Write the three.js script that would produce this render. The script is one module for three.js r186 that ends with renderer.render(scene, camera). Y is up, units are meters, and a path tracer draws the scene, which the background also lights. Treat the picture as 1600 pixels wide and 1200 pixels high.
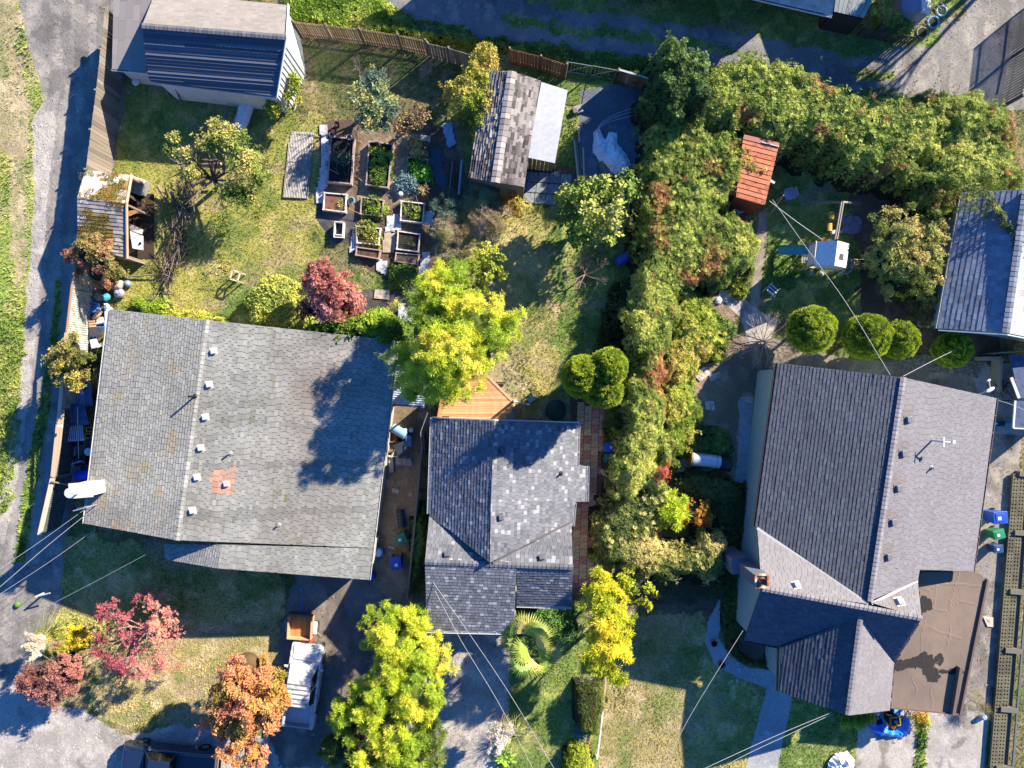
import * as THREE from 'three';
import { mergeGeometries } from 'three/addons/utils/BufferGeometryUtils.js';
import { RoundedBoxGeometry } from 'three/addons/geometries/RoundedBoxGeometry.js';

/* ---------- camera, sky, sun, exposure ---------- */
const H = 40, FPX = 1109;                      // drone height in metres; focal length of a 1600 px wide frame
const scene = new THREE.Scene();
const camera = new THREE.PerspectiveCamera(2 * Math.atan(600 / FPX) * 180 / Math.PI, 4 / 3, 0.5, 2000);
camera.position.set(0, H, 0); camera.up.set(0, 0, -1); camera.lookAt(0, 0, 0);
const renderer = new THREE.WebGLRenderer({ antialias: true });
renderer.setSize(1024, 768);
renderer.shadowMap.enabled = true; renderer.shadowMap.type = THREE.PCFSoftShadowMap;
renderer.toneMapping = THREE.LinearToneMapping;
renderer.toneMappingExposure = 2.9;
const SUN_EL = 28.6 * Math.PI / 180, SUN_DIR = new THREE.Vector3(0.774 * Math.cos(SUN_EL), Math.sin(SUN_EL), -0.633 * Math.cos(SUN_EL)).normalize();
{
  const w = 256, h = 128, d = new Float32Array(w * h * 4);
  for (let j = 0; j < h; j++) for (let i = 0; i < w; i++) {
    const el = ((j + .5) / h - .5) * Math.PI, az = ((i + .5) / w) * 2 * Math.PI - Math.PI;
    const up = Math.max(0, Math.sin(el)), t = Math.pow(1 - up, 3);
    const dir = new THREE.Vector3(Math.cos(el) * Math.cos(az), Math.sin(el), Math.cos(el) * Math.sin(az));
    const c = Math.max(0, dir.dot(SUN_DIR)), glow = Math.pow(c, 6) * .06;
    let r = .012 + .050 * t + glow, g = .082 + .085 * t + glow * .9, b = .300 + .120 * t + glow * .75;
    if (el < 0) { r = .1; g = .1; b = .09; }
    const k = (j * w + i) * 4; d[k] = r; d[k + 1] = g; d[k + 2] = b; d[k + 3] = 1;
  }
  const sky = new THREE.DataTexture(d, w, h, THREE.RGBAFormat, THREE.FloatType);
  sky.mapping = THREE.EquirectangularReflectionMapping; sky.magFilter = sky.minFilter = THREE.LinearFilter; sky.needsUpdate = true;
  scene.background = sky; scene.environment = sky;
}
const sun = new THREE.DirectionalLight(new THREE.Color(1, .90, .745), 5);
sun.position.copy(SUN_DIR).multiplyScalar(90); sun.castShadow = true; sun.shadow.radius = 1.2;
Object.assign(sun.shadow.camera, { left: -45, right: 45, top: 45, bottom: -45, near: 1, far: 220 }); sun.shadow.mapSize.set(4096, 4096);
scene.add(sun, sun.target);

/* ---------- random numbers and noise ---------- */
let seed = 12345;
const rnd = () => { seed |= 0; seed = seed + 0x6D2B79F5 | 0; let t = Math.imul(seed ^ seed >>> 15, 1 | seed); t = t + Math.imul(t ^ t >>> 7, 61 | t) ^ t; return ((t ^ t >>> 14) >>> 0) / 4294967296; };
const rr = (a, b) => a + (b - a) * rnd(), gauss = () => (rnd() + rnd() + rnd() + rnd() - 2) * 1.2, pick = a => a[Math.floor(rnd() * a.length)];
const clamp = (x, a = 0, b = 1) => x < a ? a : x > b ? b : x, lerp = (a, b, t) => a + (b - a) * t, smooth = (a, b, x) => { const t = clamp((x - a) / (b - a)); return t * t * (3 - 2 * t); };
const LAT = new Float32Array(65536); for (let i = 0; i < 65536; i++) LAT[i] = rnd();
function noise(x, y, period = 256) {                                // value noise, 0..1
  const xi = Math.floor(x), yi = Math.floor(y), fx = x - xi, fy = y - yi, u = fx * fx * (3 - 2 * fx), v = fy * fy * (3 - 2 * fy);
  const m = a => ((a % period) + period) % period, x0 = m(xi), x1 = m(xi + 1), y0 = m(yi) << 8, y1 = m(yi + 1) << 8;
  const a = LAT[y0 + x0], b = LAT[y0 + x1], c = LAT[y1 + x0], d = LAT[y1 + x1];
  return a + (b - a) * u + (c - a) * v + (a - b - c + d) * u * v;
}
const fbm = (x, y, o = 3) => { let s = 0, a = .5, t = 0; for (let i = 0; i < o; i++) { s += a * noise(x + i * 37.3, y + i * 17.7); t += a; a *= .55; x *= 2.03; y *= 2.03; } return s / t; };

/* ---------- places: a pixel of a 1600 x 1200 survey grid and a height give a point in the world ---------- */
const V = (x, y, z) => new THREE.Vector3(x, y, z);
const P = (px, py, h = 0) => V((px - 800) * (H - h) / FPX, h, (py - 600) * (H - h) / FPX);
const UPV = V(0, 1, 0);

/* ---------- textures and materials ---------- */
function tex(size, fn, srgb) {
  const d = new Uint8Array(size * size * 4);
  for (let j = 0; j < size; j++) for (let i = 0; i < size; i++) { const c = fn(i / size, j / size), k = (j * size + i) * 4; for (let q = 0; q < 3; q++) d[k + q] = clamp(Array.isArray(c) ? c[q] : c) * 255; d[k + 3] = 255; }
  const t = new THREE.DataTexture(d, size, size); t.wrapS = t.wrapT = THREE.RepeatWrapping; t.magFilter = THREE.LinearFilter; t.minFilter = THREE.LinearMipmapLinearFilter; t.generateMipmaps = true;
  if (srgb) t.colorSpace = THREE.SRGBColorSpace; t.needsUpdate = true; return t;
}
const TX = {
  mottle: tex(256, (u, v) => .62 + .38 * (.5 * noise(u * 8, v * 8, 8) + .3 * noise(u * 32, v * 32, 32) + .2 * noise(u * 128, v * 128, 128))),
  dirty: tex(256, (u, v) => { const n = .6 * noise(u * 5, v * 5, 5) + .4 * noise(u * 20, v * 20, 20); return lerp(1, .45, smooth(.5, .85, n)) * (.85 + .15 * noise(u * 128, v * 128, 128)); }),
  wood: tex(256, (u, v) => .55 + .45 * (.6 * noise(u * 24, v * 2, 24) + .4 * noise(u * 96, v * 6, 96))),
  grain: tex(256, (u, v) => .5 * noise(u * 64, v * 64, 64) + .5 * noise(u * 200, v * 200, 200)),
  lumps: tex(512, (u, v) => .45 * noise(u * 24, v * 24, 24) + .35 * noise(u * 80, v * 80, 80) + .2 * noise(u * 250, v * 250, 250)),
};
const MATS = new Map();
function M(c, o = {}) {                                            // c: sRGB hex of the base colour; o: rough, metal, tex, bump, rep, double, clear, name
  const key = c + JSON.stringify(o); if (MATS.has(key)) return MATS.get(key);
  const K = o.clear || o.trans ? THREE.MeshPhysicalMaterial : THREE.MeshStandardMaterial;
  const m = new K({ color: c, roughness: o.rough ?? .8, metalness: o.metal ?? 0 });
  const rep = t => { if (!o.rep) return t; const q = t.clone(); q.repeat.set(o.rep, o.rep); q.needsUpdate = true; return q; };
  if (o.tex !== 0) m.map = TX[o.tex || 'mottle'];
  if (o.bump) { m.bumpMap = TX.grain; m.bumpScale = o.bump; }
  if (o.double) m.side = THREE.DoubleSide;
  if (o.clear) { m.clearcoat = o.clear; m.clearcoatRoughness = .08; }
  if (o.trans) { m.transmission = o.trans; m.thickness = 0; m.side = THREE.DoubleSide; }
  MATS.set(key, m); return m;
}

/* ---------- naming, things and parts ---------- */
const NAMES = new Map();
const numbered = n => { const k = NAMES.get(n) || 0; NAMES.set(n, k + 1); return k ? n + '_' + String(k).padStart(3, '0') : n; };
const shade = o => { o.traverse(m => { if (m.isMesh) { m.castShadow = true; m.receiveShadow = true; } }); return o; };
function tag(o, label, category, group, kind) { o.userData = { label, category }; if (group) o.userData.group = group; if (kind) o.userData.kind = kind; return o; }
function thing(name, label, category, pos, turn = 0, group) {
  const o = new THREE.Group(); o.name = numbered(name); scene.add(o); if (pos) o.position.copy(pos); o.rotation.y = turn;
  return tag(o, label, category, group);
}
const flat = g => { g = g.index ? g.toNonIndexed() : g; for (const k of Object.keys(g.attributes)) if (!['position', 'normal', 'uv'].includes(k)) g.deleteAttribute(k); if (!g.attributes.uv) g.setAttribute('uv', new THREE.BufferAttribute(new Float32Array(g.attributes.position.count * 2), 2)); return g; };
const join = gs => gs.length === 1 ? gs[0] : mergeGeometries(gs.map(flat));
function part(name, geos, mat, parent) {
  const m = new THREE.Mesh(join(Array.isArray(geos) ? geos : [geos]), mat); m.castShadow = m.receiveShadow = true;
  if (parent) m.name = name; else { m.name = numbered(name); }
  (parent || scene).add(m); return m;
}
function single(name, label, category, geos, mat, group, kind) { return tag(part(name, geos, mat), label, category, group, kind); }
function struct(name, geo, mat) { const m = part(name, geo, mat); m.userData = { kind: 'structure' }; return m; }
function copyOf(o, label, pos, turn) { const c = o.clone(); c.name = numbered(o.name.replace(/_\d\d\d$/, '')); c.userData = { ...o.userData, label: label || o.userData.label }; scene.add(c); if (pos) c.position.copy(pos); if (turn !== undefined) c.rotation.y = turn; return c; }

/* ---------- shapes ---------- */
const E = new THREE.Euler(), Q = new THREE.Quaternion(), X4 = new THREE.Matrix4(), ONE = V(1, 1, 1);
const put = (g, x, y, z, ry = 0, rx = 0, rz = 0) => g.applyMatrix4(X4.compose(V(x, y, z), Q.setFromEuler(E.set(rx, ry, rz, 'YXZ')), ONE));
const bx = (w, h, d, x = 0, y = 0, z = 0, ry = 0, rx = 0, rz = 0) => put(new THREE.BoxGeometry(w, h, d), x, y, z, ry, rx, rz);
const rbx = (w, h, d, r, x = 0, y = 0, z = 0, ry = 0, rx = 0, rz = 0) => put(new RoundedBoxGeometry(w, h, d, 2, r), x, y, z, ry, rx, rz);
const cyl = (r1, r2, h, x = 0, y = 0, z = 0, seg = 12, open = false, rx = 0, rz = 0) => put(new THREE.CylinderGeometry(r1, r2, h, seg, 1, open), x, y, z, 0, rx, rz);
const ring = (r, t, x = 0, y = 0, z = 0, flatRing = true) => put(new THREE.TorusGeometry(r, t, 6, 24), x, y, z, 0, flatRing ? Math.PI / 2 : 0);
const ball = (r, x, y, z, sx = 1, sy = 1, sz = 1) => { const g = new THREE.SphereGeometry(r, 14, 10); g.scale(sx, sy, sz); return g.translate(x, y, z); };
function rod(a, b, r1, r2 = r1, seg = 6) {
  const d = b.clone().sub(a), g = new THREE.CylinderGeometry(r2, r1, d.length(), seg, 1);
  return g.applyMatrix4(X4.compose(a.clone().add(b).multiplyScalar(.5), Q.setFromUnitVectors(UPV, d.normalize()), ONE));
}
const beam = (a, b, w, h) => { const d = b.clone().sub(a), L = d.length(), g = new THREE.BoxGeometry(w, h, L); const m = new THREE.Matrix4().lookAt(b, a, Math.abs(d.y) > L * .95 ? V(1, 0, 0) : UPV); m.setPosition(a.clone().add(b).multiplyScalar(.5)); return g.applyMatrix4(m); };
const wire = (pts, r, n = 24, seg = 5) => new THREE.TubeGeometry(new THREE.CatmullRomCurve3(pts), n, r, seg);
function tris(list) {                                              // list of Vector3 triples -> flat-shaded geometry, uv in metres from above
  const p = new Float32Array(list.length * 3), uv = new Float32Array(list.length * 2);
  list.forEach((v, i) => { p[i * 3] = v.x; p[i * 3 + 1] = v.y; p[i * 3 + 2] = v.z; uv[i * 2] = v.x + v.y * .3; uv[i * 2 + 1] = v.z + v.y; });
  const g = new THREE.BufferGeometry(); g.setAttribute('position', new THREE.BufferAttribute(p, 3)); g.setAttribute('uv', new THREE.BufferAttribute(uv, 2)); g.computeVertexNormals(); return g;
}
const area2 = p => { let s = 0; for (let i = 0; i < p.length; i++) { const a = p[i], b = p[(i + 1) % p.length]; s += a.x * b.z - b.x * a.z; } return s; };
function slab(top, t = .1, dropVec) {                              // polygon given by its upper corners, t thick (0: a sheet)
  if (area2(top) > 0) top = top.slice().reverse();                 // faces up
  const f = THREE.ShapeUtils.triangulateShape(top.map(v => new THREE.Vector2(v.x, -v.z)), []), out = [];
  const fix = (a, b, c) => { const n = b.clone().sub(a).cross(c.clone().sub(a)); return n.y < 0 ? [a, c, b] : [a, b, c]; };
  for (const [a, b, c] of f) out.push(...fix(top[a], top[b], top[c]));
  if (t > 0) {
    const low = top.map(v => V(v.x, v.y - t, v.z)), n = top.length;
    for (const [a, b, c] of f) { const q = fix(low[a], low[b], low[c]); out.push(q[0], q[2], q[1]); }
    for (let i = 0; i < n; i++) { const j = (i + 1) % n; out.push(top[i], low[i], low[j], top[i], low[j], top[j]); }
  }
  return tris(out);
}
function hexa(b, t) {                                              // four lower and four upper corners, same order
  const o = [], q = (a, c, d, e) => o.push(a, c, d, a, d, e);
  q(t[0], t[1], t[2], t[3]); q(b[3], b[2], b[1], b[0]); for (let i = 0; i < 4; i++) { const j = (i + 1) % 4; q(b[i], b[j], t[j], t[i]); }
  const g = tris(o); return g;
}
function wallSeg(a, b, th = .15, y0 = 0) {                         // a wall between two upper corners, down to y0
  const n = V(b.z - a.z, 0, a.x - b.x).normalize().multiplyScalar(th / 2), d = (v, s, y) => V(v.x + n.x * s, y ?? v.y, v.z + n.z * s);
  return hexa([d(a, 1, y0), d(b, 1, y0), d(b, -1, y0), d(a, -1, y0)], [d(a, 1), d(b, 1), d(b, -1), d(a, -1)]);
}
const pts = (a, h) => a.map(q => P(q[0], q[1], q[2] ?? h ?? 0));
function inPoly(x, z, p) { let c = false; for (let i = 0, j = p.length - 1; i < p.length; j = i++) { const a = p[i], b = p[j]; if ((a.z > z) !== (b.z > z) && x < (b.x - a.x) * (z - a.z) / (b.z - a.z) + a.x) c = !c; } return c; }
function polyDist(x, z, p) { let m = 1e9; for (let i = 0, j = p.length - 1; i < p.length; j = i++) { const a = p[i], b = p[j], dx = b.x - a.x, dz = b.z - a.z, t = clamp(((x - a.x) * dx + (z - a.z) * dz) / (dx * dx + dz * dz + 1e-9)), ex = x - a.x - t * dx, ez = z - a.z - t * dz, d = ex * ex + ez * ez; if (d < m) m = d; } return Math.sqrt(m); }
const box2 = p => { let a = 1e9, b = -1e9, c = 1e9, d = -1e9; for (const v of p) { a = Math.min(a, v.x); b = Math.max(b, v.x); c = Math.min(c, v.z); d = Math.max(d, v.z); } return [a, b, c, d]; };
/* ---------- the ground: one survey of what covers it, painted from zones, laid as sheets ---------- */
const SW = 64, SD = 48, TW = 2048, TH = 1536;
const KIND = {                                                      // base colours, linear
  mid: [[.150, .135, .045], [.085, .100, .026], [.215, .170, .075]],
  yellow: [[0.276, 0.253, 0.057], [0.184, 0.198, 0.037], [0.350, 0.294, 0.101]],
  dry: [[0.328, 0.258, 0.111], [0.221, 0.193, 0.064], [0.385, 0.307, 0.164]],
  drygreen: [[.330, .275, .095], [.225, .220, .055], [.420, .340, .150]],
  green: [[0.154, 0.206, 0.041], [0.094, 0.146, 0.026], [0.275, 0.284, 0.078]],
  weed: [[0.156, 0.210, 0.036], [0.084, 0.132, 0.022], [0.300, 0.300, 0.072]],
  verge: [[.300, .300, .080], [.190, .250, .045], [.390, .330, .160]],
  drytrack: [[.36, .29, .16], [.27, .23, .11], [.43, .35, .22]],
  gravel: [[.330, .300, .262], [.265, .243, .215], [.400, .362, .310]],
  lane: [[.215, .198, .175], [.165, .153, .138], [.275, .245, .205]],
  darkgravel: [[.190, .180, .170], [.140, .135, .130], [.250, .225, .190]],
  asphalt: [[.150, .125, .105], [.110, .095, .085], [.200, .160, .120]],
  dirt: [[.215, .160, .100], [.145, .108, .068], [.300, .230, .150]],
  soil: [[.110, .070, .045], [.070, .045, .030], [.170, .110, .070]],
  black: [[.055, .052, .055], [.040, .038, .040], [.085, .075, .070]],
  slate: [[.110, .125, .150], [.085, .097, .120], [.145, .150, .165]],
  concrete: [[0.357, 0.319, 0.276], [0.297, 0.268, 0.234], [0.408, 0.365, 0.315]],
  browncrete: [[.250, .205, .155], [.185, .150, .115], [.310, .255, .195]],
  stained: [[.215, .190, .165], [.150, .130, .110], [.290, .250, .205]],
  bluecrete: [[.300, .300, .300], [.240, .245, .250], [.350, .340, .330]],
};
const GRASSY = { mid: [70, .065], yellow: [105, .06], dry: [105, .055], drygreen: [100, .06], green: [90, .065], weed: [100, .11], verge: [85, .075], drytrack: [40, .05] };
const KN = Object.keys(KIND);
const ZONES = [                                                     // kind, outline, sheet name (if it is a surface of its own), rough edge in metres
  ['verge', [[-80, -80], [90, -80], [90, 1060], [-80, 1060]], 0, .2],
  ['drytrack', [[18, 230], [40, 260], [42, 420], [24, 450], [12, 350]], 0, .25],
  ['drytrack', [[-40, -60], [34, -60], [30, 60], [50, 180], [44, 260], [0, 240], [-40, 120]], 0, .4],
  ['yellow', [[172, 165], [300, 190], [505, 180], [500, 420], [470, 500], [180, 490]], 0, .6],
  ['green', [[185, 120], [440, 160], [360, 215], [190, 245]], 0, .5],
  ['green', [[380, 430], [500, 450], [480, 520], [330, 500]], 0, .4],
  ['mid', [[450, 60], [720, 90], [700, 190], [455, 180]], 0, .4],
  ['weed', [[440, -60], [620, -60], [700, 40], [1030, 95], [1020, 130], [700, 70], [450, 40]], 0, .4],
  ['green', [[720, 90], [1010, 130], [980, 330], [730, 300]], 0, .4],
  ['drygreen', [[720, 320], [1000, 320], [1000, 640], [780, 660], [740, 500]], 0, .4],
  ['drytrack', [[740, 540], [795, 555], [835, 605], [812, 650], [770, 600]], 0, .5],
  ['green', [[860, 330], [1000, 320], [1000, 640], [900, 660], [870, 560]], 0, .6],
  ['green', [[560, 420], [680, 430], [640, 540], [500, 520]], 0, .3],
  ['black', [[555, 455], [650, 450], [640, 510], [555, 505]], 'paved_yard', .15],
  ['drygreen', [[80, 830], [445, 900], [430, 1010], [200, 1010], [90, 970]], 0, .5],
  ['dry', [[110, 985], [440, 975], [425, 1090], [320, 1140], [180, 1130], [110, 1080]], 0, .4],
  ['green', [[1185, 230], [1470, 200], [1480, 510], [1200, 500]], 0, .3],
  ['weed', [[1195, 380], [1290, 390], [1240, 440], [1190, 450]], 0, .3],
  ['soil', [[1300, 200], [1400, 200], [1480, 300], [1460, 500], [1340, 500], [1345, 400]], 'bare_soil', .3],
  ['lane', [[20, -80], [215, -80], [206, 53], [190, 166], [173, 287], [161, 407], [150, 525], [126, 737], [108, 822], [100, 860], [93, 950], [75, 1010], [55, 1075], [-80, 1075], [-80, 930], [-10, 800], [24, 680], [38, 600], [52, 470], [58, 400], [64, 300], [76, 200], [62, 120], [40, 60]], 'lane', .12],
  ['gravel', [[52, 180], [92, 140], [84, 230], [76, 300], [66, 400], [60, 470], [48, 600], [30, 740], [6, 850], [-12, 850], [14, 700], [32, 580], [44, 440], [54, 300]], 0, .12],
  ['weed', [[88, 430], [97, 440], [92, 520], [75, 640], [58, 760], [38, 880], [22, 880], [42, 740], [62, 620], [80, 520]], 0, .12],
  ['gravel', [[-80, 1055], [0, 1050], [40, 1085], [110, 1105], [150, 1120], [190, 1150], [270, 1135], [330, 1140], [425, 1150], [440, 1180], [560, 1170], [600, 1200], [600, 1270], [-80, 1270]], 'street', .25],
  ['asphalt', [[462, 895], [585, 895], [640, 950], [600, 1050], [565, 1110], [600, 1200], [440, 1200], [420, 1150], [435, 1010]], 'driveway', .2],
  ['dirt', [[575, 905], [596, 720], [612, 560], [640, 520], [680, 640], [660, 760], [645, 930], [640, 960]], 'side_alley', .1],
  ['gravel', [[655, 960], [810, 960], [800, 1090], [780, 1200], [778, 1270], [600, 1270], [640, 1100]], 'gravel_drive', .2],
  ['green', [[800, 950], [910, 940], [938, 1060], [932, 1270], [778, 1270], [795, 1090]], 0, .2],
  ['dry', [[945, 1050], [1000, 960], [1080, 950], [1085, 1150], [1072, 1270], [925, 1270]], 0, .3],
  ['drygreen', [[1080, 945], [1130, 1010], [1195, 1065], [1165, 1270], [1072, 1270], [1085, 1100]], 0, .3],
  ['soil', [[1000, 880], [1160, 890], [1115, 960], [1010, 950]], 'flower_bed', .3],
  ['soil', [[1140, 960], [1230, 1010], [1225, 1060], [1160, 1030]], 'flower_bed', .2],
  ['green', [[1235, 1080], [1350, 1100], [1345, 1270], [1200, 1270]], 0, .15],
  ['bluecrete', [[1135, 915], [1152, 925], [1130, 965], [1122, 995], [1140, 1025], [1170, 1043], [1210, 1048], [1242, 1070], [1236, 1100], [1200, 1270], [1148, 1270], [1197, 1075], [1150, 1058], [1115, 1037], [1101, 1005], [1106, 970]], 'path', .04],
  ['concrete', [[1348, 1050], [1500, 1050], [1505, 1095], [1548, 1095], [1530, 1270], [1330, 1270]], 'concrete_drive', .03],
  ['weed', [[1432, 1118], [1448, 1122], [1440, 1270], [1426, 1270]], 0, .15],
  ['stained', [[1480, 620], [1600, 640], [1590, 760], [1572, 900], [1548, 1110], [1480, 1110], [1490, 1000], [1480, 900]], 'side_passage', .05],
  ['concrete', [[1566, 870], [1583, 870], [1569, 1120], [1551, 1120]], 0, .03],
  ['browncrete', [[1165, 510], [1240, 540], [1330, 560], [1560, 580], [1560, 660], [1190, 590], [1180, 560]], 'back_path', .08],
  ['bluecrete', [[1515, 565], [1600, 560], [1600, 680], [1545, 680]], 'paved_corner', .05],
  ['soil', [[1395, 500], [1560, 520], [1560, 570], [1400, 552]], 'cobble_bed', .2],
  ['dirt', [[1085, 545], [1190, 515], [1205, 570], [1185, 720], [1165, 800], [1060, 740], [1070, 620]], 'dirt_yard', .2],
  ['weed', [[1060, 440], [1110, 440], [1150, 510], [1130, 560], [1080, 560]], 0, .3],
  ['dirt', [[1095, 430], [1130, 436], [1152, 505], [1135, 500], [1105, 470]], 'dirt_bed', .15],
  ['concrete', [[1116, 428], [1136, 428], [1150, 458], [1172, 474], [1192, 488], [1215, 500], [1205, 530], [1170, 540], [1160, 500], [1124, 466]], 'path', .05],
  ['browncrete', [[1186, 330], [1200, 330], [1196, 400], [1184, 480], [1172, 478], [1179, 400]], 'path', .06],
  ['bluecrete', [[1155, 620], [1178, 620], [1170, 740], [1150, 800], [1142, 790], [1152, 720]], 'path', .08],
  ['soil', [[890, 612], [955, 612], [950, 915], [890, 940]], 'paver_bed', .03],
  ['soil', [[953, 600], [1000, 600], [970, 850], [949, 885]], 'planting_strip', .05],
  ['soil', [[500, 190], [560, 185], [700, 195], [735, 300], [690, 370], [665, 450], [590, 430], [550, 400], [500, 320]], 'vegetable_garden', .2],
  ['dirt', [[560, 205], [640, 195], [640, 300], [610, 330], [560, 320]], 0, .2],
  ['black', [[493, 315], [530, 330], [590, 345], [560, 385], [520, 378], [495, 345]], 0, .06],
  ['slate', [[908, 140], [1000, 128], [1015, 280], [985, 310], [898, 300]], 'back_patio', .06],
  ['soil', [[812, 256], [905, 262], [897, 320], [808, 312]], 'paver_bed', .05],
  ['darkgravel', [[600, -80], [1240, -80], [1240, 20], [1340, 60], [1480, 60], [1560, -80], [1700, -80], [1700, 170], [1500, 175], [1390, 142], [1240, 135], [1150, 102], [1000, 92], [900, 72], [760, 57], [660, 28], [600, 5]], 'back_lane', .3],
  ['lane', [[1250, 95], [1400, 80], [1500, 30], [1640, -40], [1700, 170], [1500, 175], [1390, 142]], 0, .6],
  ['green', [[780, 18], [900, 38], [1060, 58], [1230, 95], [1100, 80], [900, 57], [780, 34]], 0, .35],
  ['green', [[740, -80], [1500, -80], [1490, 20], [1460, 70], [1340, 92], [1200, 58], [1000, 30], [830, 6]], 0, .3],
  ['weed', [[1325, 108], [1395, 112], [1395, 126], [1340, 122]], 0, .2],
];
const zmap = new Uint8Array(TW * TH), zpoly = ZONES.map(z => pts(z[1])), ZKIND = ZONES.map(z => KN.indexOf(z[0]));
{
  zmap.fill(KN.indexOf('mid'));
  zpoly.forEach((poly, q) => {
    const [a, b, c, d] = box2(poly), e = ZONES[q][3];
    const i0 = Math.max(0, Math.floor((a - e + SW / 2) / SW * TW)), i1 = Math.min(TW - 1, Math.ceil((b + e + SW / 2) / SW * TW)), j0 = Math.max(0, Math.floor((c - e + SD / 2) / SD * TH)), j1 = Math.min(TH - 1, Math.ceil((d + e + SD / 2) / SD * TH));
    for (let j = j0; j <= j1; j++) for (let i = i0; i <= i1; i++) {
      const x = (i + .5) / TW * SW - SW / 2, z = (j + .5) / TH * SD - SD / 2;
      const dx = (noise(x * 1.7, z * 1.7) + .6 * noise(x * 6 + 9, z * 6) - .8) * 1.6 * e, dz = (noise(x * 1.7 + 50, z * 1.7 + 50) + .6 * noise(x * 6 + 70, z * 6) - .8) * 1.6 * e;
      if (inPoly(x + dx, z + dz, poly)) zmap[j * TW + i] = ZKIND[q];
    }
  });
}
const kindAt = (x, z) => { const i = Math.floor((x + SW / 2) / SW * TW), j = Math.floor((z + SD / 2) / SD * TH); return i < 0 || j < 0 || i >= TW || j >= TH ? 'mid' : KN[zmap[j * TW + i]]; };
function groundColor(kind, x, z) {
  const k = KIND[kind], n1 = smooth(.3, .7, fbm(x * .55, z * .55, 3)), n2 = smooth(.45, .8, fbm(x * 1.6 + 40, z * 1.6 + 11, 3)), f = GRASSY[kind] ? .72 + .5 * noise(x * 14, z * 14) : .8 + .4 * noise(x * 18, z * 18);
  let wd = 0, br = 0; if (GRASSY[kind]) { wd = .6 * smooth(.58, .72, fbm(x * .8 + 71, z * .8 + 33, 3)); br = .55 * smooth(.6, .74, fbm(x * .6 + 15, z * .9 + 90, 3)); }
  const W = [.11, .16, .03], B = [.26, .20, .12]; return [0, 1, 2].map(q => lerp(lerp(lerp(lerp(k[0][q], k[1][q], n1), k[2][q], n2), W[q], wd), B[q], br) * f);
}
const siteMap = (() => {
  const d = new Uint8Array(TW * TH * 4), enc = v => { v = clamp(v); return 255 * (v < .0031308 ? v * 12.92 : 1.055 * Math.pow(v, 1 / 2.4) - .055); };
  const LUT = new Uint8Array(4096); for (let i = 0; i < 4096; i++) LUT[i] = enc(i / 4095);
  for (let j = 0; j < TH; j++) for (let i = 0; i < TW; i++) {
    const x = (i + .5) / TW * SW - SW / 2, z = (j + .5) / TH * SD - SD / 2, kind = KN[zmap[j * TW + i]], c = groundColor(kind, x, z);
    let s = .9 + .2 * LAT[(i * 7919 + j * 104729) & 65535];
    if (kind === 'stained' || kind === 'browncrete' || kind === 'concrete') s *= 1 - .45 * smooth(.62, .75, fbm(x * 1.1 + 5, z * .7 + 8, 4));
    if (kind === 'lane' || kind === 'gravel' || kind === 'darkgravel') { if (kind === 'lane') s *= .88 + .22 * smooth(.35, .65, noise(x * 2.5, z * .25)); s *= 1 - .3 * smooth(.62, .7, fbm(x * .7 + 3, z * .7 + 44, 4)); const cr = Math.abs(fbm(x * .9 + 7, z * .9 + 2, 4) - .5); if (kind === 'lane' && cr < .006) s *= .6; }
    if (kind === 'asphalt') s *= .75 + .5 * smooth(.35, .7, fbm(x * .9, z * .5, 3));
    for (let q = 0; q < 3; q++) d[(j * TW + i) * 4 + q] = LUT[Math.min(4095, c[q] * s * 4095 | 0)];
    d[(j * TW + i) * 4 + 3] = 255;
  }
  const t = new THREE.DataTexture(d, TW, TH); t.colorSpace = THREE.SRGBColorSpace; t.magFilter = THREE.LinearFilter; t.minFilter = THREE.LinearMipmapLinearFilter; t.generateMipmaps = true; t.needsUpdate = true; return t;
})();
const siteBump = TX.lumps.clone(); siteBump.repeat.set(SW / 4, SD / 4); siteBump.needsUpdate = true;
const SITE = new THREE.MeshStandardMaterial({ map: siteMap, roughness: .95, bumpMap: siteBump, bumpScale: .035 });
const SITE_HARD = new THREE.MeshStandardMaterial({ map: siteMap, roughness: .9, bumpMap: siteBump, bumpScale: .012 });
const siteUV = g => { const p = g.attributes.position, uv = new Float32Array(p.count * 2); for (let i = 0; i < p.count; i++) { uv[i * 2] = (p.getX(i) + SW / 2) / SW; uv[i * 2 + 1] = (p.getZ(i) + SD / 2) / SD; } g.setAttribute('uv', new THREE.BufferAttribute(uv, 2)); return g; };
const rect = (x0, x1, z0, z1, y) => slab([V(x0, y, z0), V(x1, y, z0), V(x1, y, z1), V(x0, y, z1)], 0);
struct('ground', rect(-900, 900, -900, 900, -.02), M(0x5c5a2c, { rough: 1, tex: 'mottle' }));
struct('lawn', siteUV(rect(-SW / 2, SW / 2, -SD / 2, SD / 2, 0)), SITE);
{ const done = []; ZONES.forEach((z, q) => { if (!z[2]) return; const b = box2(zpoly[q]), used = new Set(done.filter(d => !(d[0][0] > b[1] || d[0][1] < b[0] || d[0][2] > b[3] || d[0][3] < b[2])).map(d => d[1])); let lay = 1; while (used.has(lay)) lay++; done.push([b, lay]); struct(z[2], siteUV(slab(zpoly[q].map(v => V(clamp(v.x, -SW / 2 + .01, SW / 2 - .01), .004 * lay, clamp(v.z, -SD / 2 + .01, SD / 2 - .01))), 0)), ['soil', 'dirt', 'black'].includes(z[0]) ? SITE : SITE_HARD); }); }
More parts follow.
